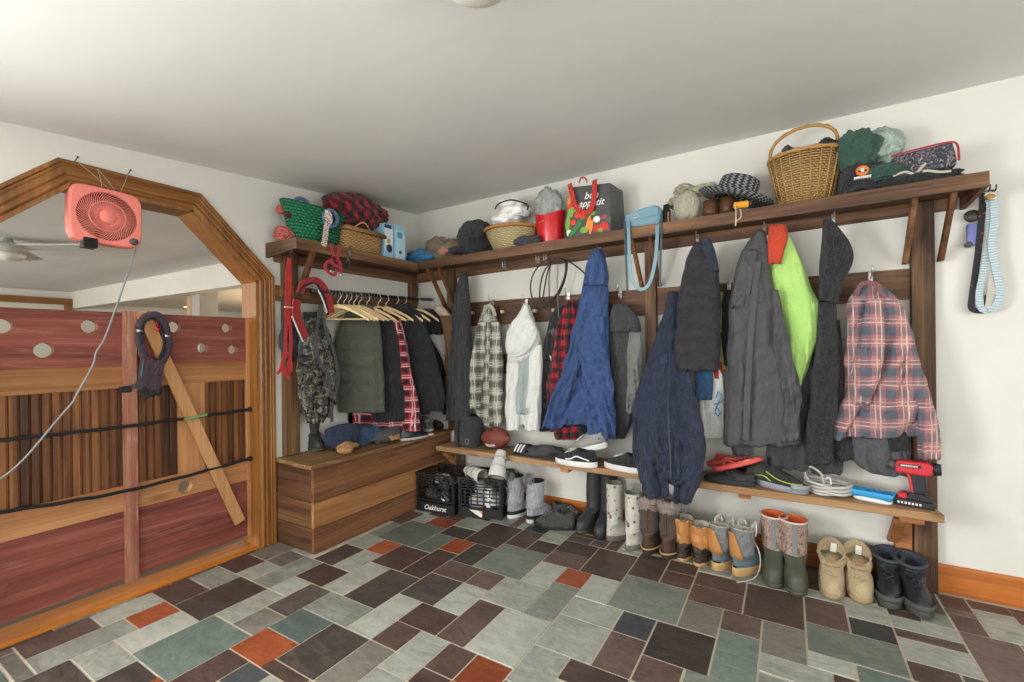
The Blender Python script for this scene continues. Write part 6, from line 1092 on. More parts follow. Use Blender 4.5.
    MB().tube(smooth_path([Vector((a.x + .02, -.245, zt - .015)), Vector(((a.x + b.x) / 2, -.243, zt - .002)), Vector((b.x - .03, -.243, zt + .004)), Vector((b.x - .003, -.25, zt - .02)), Vector((b.x - .003, -.268, zf + .02))], 6), .0045, 8).build('piping', plain('red_piping', '#a8323c', .6), t)
    t, o = bundle('black_scarf', 'black cloth lying under the floral bag along the shelf edge', 'scarf', BLKF, (880, 172, 962, 188), -.235, .05, 56, .3, 4, base=on_shelf(920, -.235))
    for pts in ([(893, 176, .07), (905, 172, .08), (915, 174, .08), (921, 168, .08), (926, 163, .08)], [(916, 176, .07), (925, 171, .08), (940, 172, .08), (951, 171, .07)]): strip(t, 'pale_fringe', plain('pale_fringe', '#b3b29a', .85), pts, -.2, .01, .005)
LINEN = fabric('white_linen', '#f0efeb', .9, var=.05, wr=.18)
RBAND = plaid('rust_print', '#9a5a44', '#b87a60', '#d9c4a8', .03); PUFF_D = fabric('black_down', '#232326', .55, .35, .15, .5); WICK_S = plain('basket_stake', '#a57f48', .6, var=.25, sc=60)
long_shelf_things()
def hooks_things():
    # coil of dark cable hung from the upper rail, with a clip at its end
    t = thing('cable_coil', 'coil of thin dark cable with a metal clip hanging from the upper rail', 'cable', ony(556, 259.5, -.09)); C = plain('dark_cable', '#35332f', .5)
    Pl = -.09
    for k, pts in enumerate(([(556, 259), (543, 262), (533, 275), (530.5, 290), (535, 303), (543, 307), (552, 303), (560, 292), (566, 275), (566.5, 262), (560, 258.5)], [(555, 260), (545, 270), (540, 288), (541, 303), (547, 304), (556, 296), (563, 283), (567, 268), (564, 260)], [(556, 259), (549, 268), (545, 285), (543, 303), (549, 303), (559, 290), (565, 274), (565, 262), (559, 259)])):
        MB().tube(smooth_path([ony(x, y, Pl - .008 * k) for x, y in pts], 6), .0055, 7).build('loop', C, t)
    MB().tube(smooth_path([ony(x, y, Pl) for x, y in ((562, 259), (573, 264), (586, 275), (594, 290), (596.5, 304))], 6), .0055, 7).build('tail', C, t)
    MB().tube(smooth_path([ony(x, y, Pl - .03) for x, y in ((551, 262), (549, 280), (549.5, 310), (550.5, 340))], 6), .004, 7).build('tail', C, t)
    MB().tube(smooth_path([ony(x, y, Pl - .03) for x, y in ((558, 262), (557.5, 290), (558.5, 312), (562, 333), (569, 344), (579, 349))], 6), .003, 7).build('tail', plain('grey_wire', '#77736c', .5), t)
    mb = MB(); mb.tube([ony(550.5, 338, Pl - .03), ony(551, 346, Pl - .03)], .011, 10); mb.build('swivel', plain('teal_swivel', '#2b4450', .5), t)
    mb = MB(); mb.tube(smooth_path([ony(x, y, Pl - .03) for x, y in ((550, 346), (547, 356), (547.5, 366), (551, 369), (554, 364), (553, 354), (551, 346))], 5), .0042, 8); mb.tube([ony(549, 352, Pl - .03), ony(552, 361, Pl - .035)], .008, 8); mb.build('snap_hook', NICKEL, t)
    q = ony(551.5, 364, -.004); mb = MB(); mb.box((q.x - .035, -.008, q.z - .055), (q.x + .035, -.001, q.z + .055)); t = thing('wall_outlet', 'white wall outlet plate behind the hanging cable clip', 'outlet', (q.x, 0, q.z)); mb.build('cover_plate', plain('white_plate', '#e6e3da', .4, var=.02), t, bevel=.003)
    for dz in (-.022, .022): MB().box((q.x - .015, -.0095, q.z + dz - .014), (q.x + .015, -.006, q.z + dz + .014)).build('socket', plain('ivory', '#cfcbbf', .4), t, bevel=.003)
    # key hooks and lanyards by the right end of the shelf
    Y = -.03; t = thing('key_hook', 'small dark key hook on the wall right of the shelf end', 'hook', ony(986, 190, 0))
    mb = MB(); mb.box(ony(978, 190, 0) + Vector((0, -.004, -.012)), ony(994, 192, 0) + Vector((0, 0, .012))); mb.build('plate', plain('dark_iron', '#4a443c', .5, .6), t)
    for px in (980.5, 986.5, 992.5): q = ony(px, 191, -.004); MB().tube(smooth_path([q, q + Vector((0, -.03, -.008)), q + Vector((0, -.045, .004)), q + Vector((0, -.046, .018))], 5), .003, 7).build('prong', M['dark_iron'], t)
    LB = NT('lanyard_blue'); co = LB.coord((1, 1, 1)); wv = LB.n('ShaderNodeTexWave'); LB.t.links.new(co, wv.inputs['Vector']); wv.inputs['Scale'].default_value = 26; wv.inputs['Distortion'].default_value = 5; wv.bands_direction = 'Z'; LB.fin(LB.ramp(wv.outputs['Fac'], [(.3, '#8aa2ad'), (.65, '#c2cdcf')]), .7); M['lan'] = LB.m
    t = thing('lanyard', 'pale blue wave patterned lanyard looped on the key hook', 'lanyard', ony(991, 196, -.05)); 
    strip(t, 'webbing', M['lan'], [(990, 199, 0), (990, 220, .0), (988, 245, .01), (984, 270, .01), (979, 295, .0), (982, 309, .0), (990, 310, .0)], -.05, .026, .003); strip(t, 'webbing', M['lan'], [(994, 198, 0), (994.5, 220, .01), (992, 245, .02), (996, 270, .02), (1000, 292, .01), (996, 306, .0), (988, 310, .0)], -.055, .028, .003)
    strip(t, 'grey_back', plain('lanyard_back', '#b5b2a8', .8), [(989, 235, .015), (993, 260, .02), (991, 285, .015), (988, 308, .0)], -.05, .022, .003)
    mb = MB(); mb.tube([ony(990.5 + 6 * math.cos(a), 196 + 3 * math.sin(a), -.06) for a in [2*PI*i/24 for i in range(24)]], .006, 8, closed=True); mb.build('carabiner', NICKEL, t); q = ony(990, 196.5, -.065); MB().ball(q, .014, sc=(1.3, .5, .8)).build('clip_bead', plain('amber_bead', '#b98a3a', .35), t)
    t = thing('dark_lanyard', 'dark lanyard with small red flowers left of the pale blue one', 'lanyard', ony(981, 210, -.04)); DL = NT('dark_floral'); co = DL.coord(); vo = DL.n('ShaderNodeTexVoronoi'); DL.t.links.new(co, vo.inputs['Vector']); vo.inputs['Scale'].default_value = 34; DL.fin(DL.ramp(vo.outputs['Distance'], [(.16, '#b03a40'), (.24, '#1c1e28')]), .7); M['dlan'] = DL.m
    strip(t, 'webbing', M['dlan'], [(983, 203, 0), (981.5, 220, 0), (979, 245, 0), (975.5, 272, 0), (972, 297, 0), (971.5, 308, 0), (978, 311, 0), (986, 309, 0), (988, 295, .0)], -.04, .024, .003); strip(t, 'leather_tab', BLKF, [(982, 193, .02), (982, 203, .015), (981, 212, .01)], -.04, .02, .006)
    q = ony(972, 216, -.03); t = thing('round_fob', 'round black key fob on the key hook', 'key fob', q); MB().lathe([(.001, -.007), (.026, -.007), (.03, 0), (.026, .007), (.001, .007)], q, 24, axis=(0, 1, 0)).build('fob_body', plain('dark_fob', '#3a352f', .4), t); MB().tube(smooth_path([q + Vector((.005, 0, .03)), ony(977, 200, -.04), ony(981, 192, -.045)], 5), .002, 6).build('key_ring', NICKEL, t)
    q = ony(973.5, 235, -.028); t = thing('blue_fob', 'lavender blue plastic tag below the round black fob', 'key tag', q); MB().box(q + Vector((-.024, -.008, -.05)), q + Vector((.024, .008, .055))).build('tag_body', plain('lavender_plastic', '#6f74b0', .4), t, bevel=.006); MB().lathe([(.001, -.009), (.014, -.009), (.014, .009), (.001, .009)], q + Vector((-.018, 0, -.045)), 16, axis=(0, 1, 0)).build('end_cap', plain('grey_knob', '#4b4b4c', .5), t)
hooks_things()
# ---------------------------------------------------------------- boots and shoes
def shoe(name, label, cat, toe=None, heel=None, head=(0, -1), L=.29, W=.10, H=.30, fh=.10, z0=0.0, rx=.052, ry=.062, mats=None, group=None, sole_h=.022, lean=0.0, top_slant=0.0, low=False, flare=0.0, welt=True, seed=0, wrinkle=.004, toe_up=.0, open_=True):
    """a boot or shoe standing on z0; toe or heel is its ground point, head the way the toe points"""
    hd = Vector((head[0], head[1], 0)).normalized(); sd = Vector((hd.y, -hd.x, 0)); m = mats
    heel = Vector(heel[:2]).to_3d() if heel is not None else Vector(toe[:2]).to_3d() - hd * L; heel.z = z0
    t = thing(name, label, cat, heel + hd * (L * .4), group)
    P = lambda x, y, z: heel + sd * x + hd * y + Vector((0, 0, z)); n = 36; so = Vector((seed * 3.3, seed, 0))
    def ring(z, yb, yf, w, pw=.86, pinch=0.12, wr=0.0):
        cy, hl = (yb + yf) / 2, (yf - yb) / 2; out = []
        for k in range(n):
            a = 2 * PI * k / n; c, s = math.cos(a), math.sin(a); x = math.copysign(abs(c) ** pw, c) * w * (1 - pinch * max(-s, 0) ** 1.0 - .10 * max(-s - .1, 0)) ; y = cy + math.copysign(abs(s) ** pw, s) * hl
            d = wr * noise.noise(Vector((c * 2, s * 2, z * 26)) + so); out.append(P(x * (1 + d / max(w, .01)), y + d * s, z))
        return out
    W2 = W / 2
    mb = MB(); mb.rings([ring(0, .004, L - .008, W2 * .93), ring(.004, .0, L, W2 * .98), ring(sole_h * .8, -.002, L + .002, W2 * 1.0), ring(sole_h, .0, L, W2 * .97)]); mb.build('sole', m['sole'], t)
    sy = ry + .012                                     # middle of the shaft
    lv = [(sole_h * .7, .004, L - .004, W2 * .95), (sole_h + .012, .003, L - .006, W2 * .96), (fh * .5, .003, L * .97, W2 * .93), (fh * .68, .004, L * .90, W2 * .88), (fh * .84, .004, L * .74, W2 * .8), (fh, .004, sy + ry * 1.25, max(rx * 1.02, W2 * .72)), (fh * 1.12, sy - ry, sy + ry * 1.02, rx)]
    lv = [(max(z, sole_h * .7 + .001 * i), *r) for i, (z, *r) in enumerate(lv)]
    if low:
        oh = H; lv = [(sole_h * .7, .004, L - .004, W2 * .95), (sole_h + .010, .003, L - .006, W2 * .97), (oh * .44, .003, L * .96, W2 * .93), (oh * .57, .003, L * .89, W2 * .87), (oh * .70, .004, L * .76, W2 * .80), (oh * .83, .007, L * .62, W2 * .73), (oh * .93, .010, L * .54, W2 * .66), (oh, .014, L * .46, W2 * .6)]
        R = [ring(*r, wr=wrinkle) for r in lv]; top = R[-1]
        for p, k in zip(top, range(n)):
            s = math.sin(2 * PI * k / n); p.z += .007 * max(-s, 0) + .012 * max(s, 0)
        mb = MB(); mb.rings(R, 0, (True, False)); mb.build('upper', m['foot'], t)
        ins = ring(oh - .002, .022, L * .44, W2 * .5); 
        for p, k in zip(ins, range(n)): p.z += .007 * max(-math.sin(2*PI*k/n), 0) + .012 * max(math.sin(2*PI*k/n), 0)
        mb = MB(); mb.rings([top, ins, ring(oh * .6, .028, L * .46, W2 * .44), ring(oh * .38, .03, L * .5, W2 * .4)], 0, (False, True)); mb.build('lining', m['lining'], t)
    else:
        mb = MB(); mb.rings([ring(*r, wr=wrinkle) for r in lv], 0, (True, True)); mb.build('foot', m['foot'], t)
        R = []; K = 12
        for i in range(K + 1):
            k = i / K; z = fh * 1.0 + (H - fh * 1.0) * k; q = 1 + flare * k; cy = sy - lean * k
            r = ring(z, cy - ry * q * (1 if k > .1 else 1.02), cy + ry * q * (1 if k > .15 else 1.1), rx * q, 1.0, 0.0, wrinkle * (1.3 if k < .8 else .3))
            for p, kk in zip(r, range(n)): p.z += top_slant * k * math.sin(2 * PI * kk / n) * .5
            R.append(r)
        mb = MB(); mb.rings(R, 0, (True, False), True, lambda j, i: (i / n * .3, j / K * .3)); mb.build('shaft', m['shaft'], t)
        cy = sy - lean; q = (1 + flare); top = R[-1]
        def inner(f, dz):
            r = ring(H + dz, cy - ry * q * f, cy + ry * q * f, rx * q * f, 1.0, 0.0)
            for p, kk in zip(r, range(n)): p.z += top_slant * math.sin(2 * PI * kk / n) * .5
            return r
        mb = MB(); mb.rings([top, inner(.97, .004), inner(.86, .002), inner(.8, -.06), inner(.72, -min(.14, H - fh * .8))], 0, (False, True)); mb.build('lining', m['lining'], t)
    t['_p'] = 0
    return t, P, sy
def laces(t, P, rows, half, m, r=.0028):
    """crossed laces: rows of (y, z) up the tongue"""
    mb = MB()
    for i in range(len(rows) - 1):
        (y0, z0), (y1, z1) = rows[i], rows[i + 1]
        for s in (-1, 1): mb.tube(smooth_path([P(-s * half, y0, z0), P(0, (y0 + y1) / 2, (z0 + z1) / 2 + .006), P(s * half, y1, z1)], 4), r, 6)
    return mb.build('lace', m, t)
RUB = plain('black_rubber', '#383838', .5, 0, .35, .15, 14); RUBD = plain('dark_rubber', '#242424', .6); OLR = plain('olive_rubber', '#4a4c40', .55, 0, .35, .2, 18, .1)
TANL = plain('tan_leather', '#b27c47', .55, 0, .35, .15, 22, .15); DKB = plain('dark_brown_rubber', '#3d322c', .55); GUM = plain('gum_sole', '#b79463', .6); GREYN = fabric('grey_nylon', '#858887', .75); BLG = plain('blue_grey_rubber', '#5f6b70', .55)
BEI = fabric('beige_suede', '#b8a480', .85, .15, .14, .4); BEID = plain('beige_sole', '#9b8763', .7); BLL = plain('black_leather', '#26282b', .35, 0, .5, .2, 18, .15); CREAM = fabric('cream_fleece', '#d9d4c4', .95, var=.1); DKIN = fabric('dark_lining', '#2e2e31', .9)
FURB = plain('brown_boot_leather', '#4c3a30', .55, 0, .3, .2, 25, .15); FUR = fabric('shaggy_fur', '#a3948a', 1.0, .05, .35, 1.0, 120); CHSH = fabric('charcoal_suede', '#4b4a46', .9, .1, .2, .5); SNOW = fabric('lilac_grey_nylon', '#b9bac2', .6, .3, .1, .6)
def floral_rubber():
    t = NT('white_floral_rubber'); co = t.coord(); vo = t.n('ShaderNodeTexVoronoi'); t.t.links.new(co, vo.inputs['Vector']); vo.inputs['Scale'].default_value = 26
    nz = t.noise(co, 14, 3); c = t.mix(t.ramp(vo.outputs['Distance'], [(.2, (1, 1, 1)), (.27, (0, 0, 0))]), t.ramp(nz, [(.4, '#b5b2a6'), (.6, '#c4c1b6')]), '#6e5a58'); M['floral_rubber'] = t.fin(c, .35, 0, .5); return M['floral_rubber']
def mossy_camo():
    t = NT('branch_camo'); co = t.coord((1, 1, .5)); a = t.noise(co, 26, 5, .7, 2.0); c = t.ramp(a, [(.36, '#4a3a2c'), (.46, '#80685a'), (.54, '#b09a8c'), (.62, '#6a5a48'), (.7, '#c2b2a4')]); t.bump(a, .2, .005); M['branch'] = t.fin(c, .6, 0, .3); return M['branch']
def boots_row():
    g = lambda px, py: onz(px, py, 0)
    # pale snow boots beside the crates
    for (px, py, lab, hd) in ((508.5, 519, 'lilac grey snow boot right beside the crate with white skates', (.1, 1)), (527.5, 523.5, 'lilac grey snow boot next to the charcoal hiking shoes', (.25, 1))):
        t, P, sy = shoe('snow_boot', lab, 'boot', heel=g(px, py), head=hd, L=.26, W=.115, H=.29 if px < 515 else .28, fh=.11, rx=.058, ry=.068, mats=dict(sole=WHITEP, foot=SNOW, shaft=SNOW, lining=DKIN), group='pair of snow boots', sole_h=.03, seed=px, wrinkle=.008, lean=-.01)
        mb = MB()
        for z0, z1 in ((.03, .055),): mb.rings([[P(.0585 * math.cos(a) * 1.02, .125 + .128 * math.sin(a), z) for a in [2*PI*i/36 for i in range(36)]] for z in (z0, z1)], 0, (False, False))
        mb.build('black_band', RUBD, t)
        mb = MB(); mb.tube(smooth_path([P(-.04, .0, .235), P(0, -.01, .22), P(.04, .0, .235)], 5), .0025, 6); mb.tube(smooth_path([P(-.035, -.0, .1), P(0, -.012, .11), P(.04, 0, .1)], 5), .002, 6); mb.build('seam', plain('grey_seam', '#8c8d96', .7), t)
        for s in (-1, 1):
            mb = MB(); mb.tube(smooth_path([P(s * .02, .02, .275), P(s * .024, .0, .31), P(s * .02, .03, .325), P(s * .016, .05, .29)], 5), 0, 4, flat=(.03, .008)); mb.build('pull_flap', fabric('grey_felt', '#8d8f90', .9), t)
    # charcoal hiking shoes
    for (tp, hd, lab, s) in ((Vector((1.325, -.285, 0)), (-.95, -.32), 'charcoal suede hiking shoe with its toe towards the snow boots', 3), (Vector((1.62, -.12, 0)), (.97, -.22), 'charcoal suede hiking shoe at the back against the baseboard', 4)):
        t, P, sy = shoe('hiking_shoe', lab, 'shoe', toe=tp, head=hd, L=.28, W=.105, H=.108, mats=dict(sole=RUBD, foot=CHSH, shaft=CHSH, lining=DKIN), group='pair of hiking shoes', sole_h=.026, low=True, seed=s, wrinkle=.006)
        laces(t, P, [(.232, .074), (.208, .084), (.182, .096), (.155, .108)], .024, plain('grey_lace', '#77746c', .8), .0036); MB().tube(smooth_path([P(.03, .16, .1), P(.065, .19, .05), P(.08, .24, .006), P(.06, .3, .005)], 6), .0025, 6).build('loose_lace', DKIN, t)
        mb = MB(); mb.rings([[P((.047 + (.003 if z > .03 else .004)) * math.cos(a), .225 + .06 * math.sin(a), z) for a in [PI * i / 16 for i in range(17)]] for z in (.02, .045)], 0, (False, False), True, None, False); mb.build('toe_guard', RUBD, t, solid=.003)
    # tall black rubber boots
    for (tx, ty, hd, lab, s, hh) in ((577.5, 534, (-.22, -1), 'tall black rubber boot, the one with the dusty toe beside the hiking shoes', 5, .385), (597, 540, (-.05, -1), 'tall black rubber boot beside the white floral boots', 6, .38)):
        t, P, sy = shoe('rubber_boot', lab, 'boot', toe=g(tx, ty), head=hd, L=.285, W=.105, H=hh, fh=.12, rx=.054, ry=.064, mats=dict(sole=OLR if s == 5 else RUBD, foot=RUB, shaft=RUB, lining=RUBD), group='tall black rubber boots', seed=s, flare=.06, lean=.01)
        MB().tube([P(.0545 * 1.06 * math.cos(a), sy - .01 + .0645 * 1.06 * math.sin(a), hh - .012) for a in [2*PI*i/32 for i in range(32)]], .004, 6, closed=True).build('top_band', RUBD, t)
    FR = floral_rubber()
    for (hx, hy, hd, lab, s, hh) in ((607, 541, (.55, .85), 'white floral rubber boot beside the tall black rubber boots', 7, .36), (626.5, 551, (.4, .92), 'white floral rubber boot beside the fur topped boots', 8, .34)):
        t, P, sy = shoe('rain_boot', lab, 'boot', heel=g(hx, hy), head=hd, L=.25, W=.088, H=hh, fh=.11, rx=.044, ry=.052, mats=dict(sole=plain('grey_sole', '#6d6a62', .6), foot=FR, shaft=FR, lining=plain('green_grey_lining', '#7f8478', .8)), group='white floral rubber boots', seed=s, flare=.08, sole_h=.034)
        mb = MB(); mb.tube([P(0, .003, .03), P(0, .007, .1), P(0, .009, .2), P(0, .007, hh - .02)], 0, 4, flat=(.012, .003, hd + (0,))); mb.build('back_seam', FR, t)
    for (hx, hy, hd, lab, s) in ((645.5, 555, (.12, 1), 'brown boot with fur cuff beside the white floral boots', 9), (664, 560, (.22, 1), 'brown boot with fur cuff beside the tan duck boots', 10)):
        t, P, sy = shoe('fur_boot', lab, 'boot', heel=g(hx, hy), head=hd, L=.27, W=.105, H=.295, fh=.12, rx=.054, ry=.062, mats=dict(sole=DKB, foot=FURB, shaft=fabric('brown_felt', '#57463b', .9), lining=FUR), group='brown fur topped boots', seed=s, sole_h=.035, wrinkle=.006)
        mb = MB(); mb.tube([P(.056 * 1.0 * math.cos(a), .13 + .136 * math.sin(a), .036) for a in [2*PI*i/40 for i in range(40)]], .005, 6, closed=True); mb.build('welt', GUM, t)
        mb = MB(); mb.tube([P(0, .009, .14), P(0, .010, .2), P(0, .010, .28)], 0, 4, flat=(.022, .004, hd + (0,))); mb.build('back_strip', FURB, t)
        mb = MB(); R = []
        for j in range(13):
            a = 2 * PI * j / 12; R.append(None)
        R = []
        for j in range(17):
            v = 2 * PI * j / 16; ring = []
            for k in range(48):
                u = 2 * PI * k / 48; d = noise.noise(Vector((math.cos(u) * 5, math.sin(u) * 5, v * 1.3)) + Vector((s, 0, 0))) * .012 + noise.noise(Vector((math.cos(u) * 14, math.sin(u) * 14, v * 3))) * .008
                rr = .02 + d; ring.append(P((.052 + rr * math.cos(v) * .9) * math.cos(u), sy + (.058 + rr * math.cos(v) * .9) * math.sin(u), .298 + (rr * 1.9) * math.sin(v)))
            R.append(ring)
        mb.rings(R, 0, (False, False)); mb.build('fur_cuff', FUR, t)
    for (hx, hy, hd, lab, s, hh) in ((680.5, 562, (.1, 1), 'tan leather duck boot beside the fur topped boots', 11, .235), (696.5, 567, (.2, 1), 'tan leather duck boot beside the grey and orange boots', 12, .22)):
        t, P, sy = shoe('duck_boot', lab, 'boot', heel=g(hx, hy), head=hd, L=.27, W=.10, H=hh, fh=.095, rx=.05, ry=.058, mats=dict(sole=GUM, foot=DKB, shaft=TANL, lining=CREAM), group='tan duck boots', seed=s, sole_h=.02, wrinkle=.010, flare=.1, lean=.008)
        mb = MB(); 
        for z in (.05, .068): mb.tube([P(.049 * math.cos(a), .09 + .095 * math.sin(a) - .0, z) for a in [PI + PI * i / 20 for i in range(21)]], .0028, 6)
        mb.build('rubber_ridge', DKB, t)
        mb = MB(); mb.tube(smooth_path([P(.056 * math.cos(a) * (1 + .03 * math.sin(a * 9)), sy - .006 + .066 * math.sin(a), hh + .004 + .006 * math.sin(a * 6)) for a in [2*PI*i/30 for i in range(30)]], 2), .0035, 6); mb.build('lace', plain('leather_lace', '#7a5430', .6), t)
    for (hx, hy, hd, lab, s, hh) in ((714, 571, (.35, .95), 'grey boot with orange heel panel beside the tan duck boots', 13, .235), (734, 576, (.5, .87), 'grey boot with orange heel panel beside the camouflage boots', 14, .24)):
        t, P, sy = shoe('winter_boot', lab, 'boot', heel=g(hx, hy), head=hd, L=.28, W=.105, H=hh, fh=.105, rx=.052, ry=.062, mats=dict(sole=GUM, foot=BLG, shaft=GREYN, lining=CREAM), group='grey and orange winter boots', seed=s, sole_h=.045, wrinkle=.005, flare=.1, lean=.0, top_slant=-.02)
        mb = MB(); mb.rings([[P((.0585 + .006 * j / 5) * math.cos(a), sy + (.069 + .0065 * j / 5) * math.sin(a), .095 + (hh - .105) * j / 5) for a in [PI + .75 + w_ * (1 - .45 * j / 5) for w_ in [1.6 * i / 12 for i in range(13)]]] for j in range(6)], 0, (False, False), True, None, False); mb.build('heel_panel', TANL, t, solid=.003)
        for s2 in (-1, 1):
            mb = MB(); mb.tube(smooth_path([P(s2 * .04, sy + .05, hh - .03), P(s2 * .048, sy + .045, hh + .005), P(s2 * .03, sy + .07, hh + .022), P(s2 * .012, sy + .06, hh + .0)], 5), 0, 4, flat=(.03, .008, (s2, 0.3, 0))); mb.build('fleece_collar', CREAM, t)
        laces(t, P, [(.19, .10), (.165, .125), (.15, .15), (.145, .18), (.142, .205)], .022, CREAM)
        if s == 14: MB().tube(smooth_path([P(-.02, .15, .19), P(.055, .12, .15), P(.085, .1, .08), P(.085, .06, .02), P(.07, .0, .004), P(.05, -.05, .003)], 6), .003, 6).build('loose_lace', CREAM, t)
    BR = mossy_camo(); ORI = plain('orange_neoprene', '#d8632a', .7)
    for (tx, ty, hd, lab, s, hh) in ((773.5, 589, (-.0, -1), 'tall camouflage rubber boot with orange lining beside the grey winter boots', 15, .315), (797, 597, (.05, -1), 'tall camouflage rubber boot with orange lining beside the beige boots', 16, .315)):
        t, P, sy = shoe('muck_boot', lab, 'boot', toe=g(tx, ty), head=hd, L=.275, W=.115, H=hh, fh=.135, rx=.058, ry=.066, mats=dict(sole=OLR, foot=OLR, shaft=BR, lining=ORI), group='camouflage rubber boots', seed=s, flare=.10, wrinkle=.005)
        mb = MB(); mb.tube([P(0, sy + .070, .15), P(0, sy + .0715, .23), P(0, sy + .0755, hh - .008)], 0, 4, flat=(.022, .006, (hd[0], hd[1], 0))); mb.build('front_strip', plain('grey_rubber', '#77797a', .5), t)
        mb = MB(); mb.tube([P(.0585 * 1.1 * math.cos(a), sy + .066 * 1.1 * math.sin(a), hh) for a in [2*PI*i/36 for i in range(36)]], .0055, 7, closed=True); mb.build('top_binding', plain('pale_binding', '#cdbfb4', .7), t)
        mb = MB()
        for i in range(4): mb.tube([P(.04 * math.cos(a), .17 + .02 * i + .02 * math.sin(a) * 1, .108 - .016 * i) for a in [.25 + (PI - .5) * k / 10 for k in range(11)]], .004, 6)
        mb.build('rib', OLR, t)
    for (tx, ty, hd, lab, s) in ((832, 600, (-.06, -1), 'beige suede boot beside the camouflage boots', 17), (862, 604.5, (-.02, -1), 'beige suede boot beside the black leather boots', 18)):
        t, P, sy = shoe('suede_boot', lab, 'boot', toe=g(tx, ty), head=hd, L=.29, W=.118, H=.17, fh=.125, rx=.056, ry=.072, mats=dict(sole=BEID, foot=BEI, shaft=BEI, lining=BEI), group='beige suede boots', seed=s, wrinkle=.009, flare=.1, sole_h=.026, top_slant=-.07)
        mb = MB(); mb.tube([P(0, sy + .080, .15), P(0, sy + .087, .131)], 0, 4, flat=(.03, .008, (hd[0], hd[1], 0))); mb.build('pull_tab', plain('tan_tab', '#8b6a48', .7), t)
        mb = MB(); mb.tube([P(-.012, sy - .048, .185), P(-.008, sy - .046, .13)], 0, 4, flat=(.026, .002, (hd[0], hd[1], 0))); mb.build('size_label', plain('white_label', '#d9d6cc', .7), t)
        mb = MB(); 
        for z, y in ((.12, .2), (.09, .24)): mb.tube(smooth_path([P(-.05, y - .09, z - .01), P(-.03, y - .02, z), P(0, y, z + .004), P(.03, y - .02, z), P(.05, y - .09, z - .01)], 5), .0028, 6)
        mb.build('seam', BEID, t)
    for (tx, ty, hd, lab, s) in ((890, 610, (-.12, -1), 'black leather work boot beside the beige boots', 19), (925, 620, (.06, -1), 'black leather work boot nearest the right post', 20)):
        t, P, sy = shoe('work_boot', lab, 'boot', toe=g(tx, ty), head=hd, L=.30, W=.112, H=.185, fh=.115, rx=.054, ry=.07, mats=dict(sole=plain('grey_lug_sole', '#4c4d49', .75, bump=.3, sc=60), foot=BLL, shaft=BLL, lining=plain('blue_black_lining', '#3a4048', .7)), group='black leather work boots', seed=s, wrinkle=.007, flare=.08, sole_h=.036, top_slant=-.02)
        mb = MB(); mb.tube([P(.0595 * math.cos(a), sy + .0765 * math.sin(a), .181 - .01 * math.sin(a)) for a in [2*PI*i/36 for i in range(36)]], .009, 8, closed=True); mb.build('padded_collar', M['blue_black_lining'], t)
        mb = MB(); mb.tube([P(.056 * math.cos(a), sy + .004 + .076 * math.sin(a), .155) for a in [2*PI*i/36 for i in range(36)]], .005, 8, closed=True); mb.build('ankle_roll', BLL, t)
        mb = MB(); mb.rings([[P(.0562 * math.cos(a), .215 + .084 * math.sin(a), z) for a in [.1 + (PI - .2) * i / 16 for i in range(17)]] for z in (.03, .058)], 0, (False, False), True, None, False); mb.build('toe_guard', M['grey_lug_sole'], t, solid=.004)
        laces(t, P, [(.215, .098), (.19, .118), (.17, .135), (.155, .155), (.15, .175)], .02, BLKF)
        MB().box(P(-.016, sy - .02, .098), P(.016, sy + .02, .1)).build('size_label', M['white_label'], t)
        if s == 19: MB().tube(smooth_path([P(.03, sy + .06, .175), P(.07, sy + .0, .2), P(.10, sy - .05, .19), P(.08, sy - .07, .18), P(.03, sy - .04, .19)], 6), .003, 6).build('loose_lace', BLKF, t)
WHITEP = plain('white_rubber', '#dcdcd8', .5, var=.05)
boots_row()
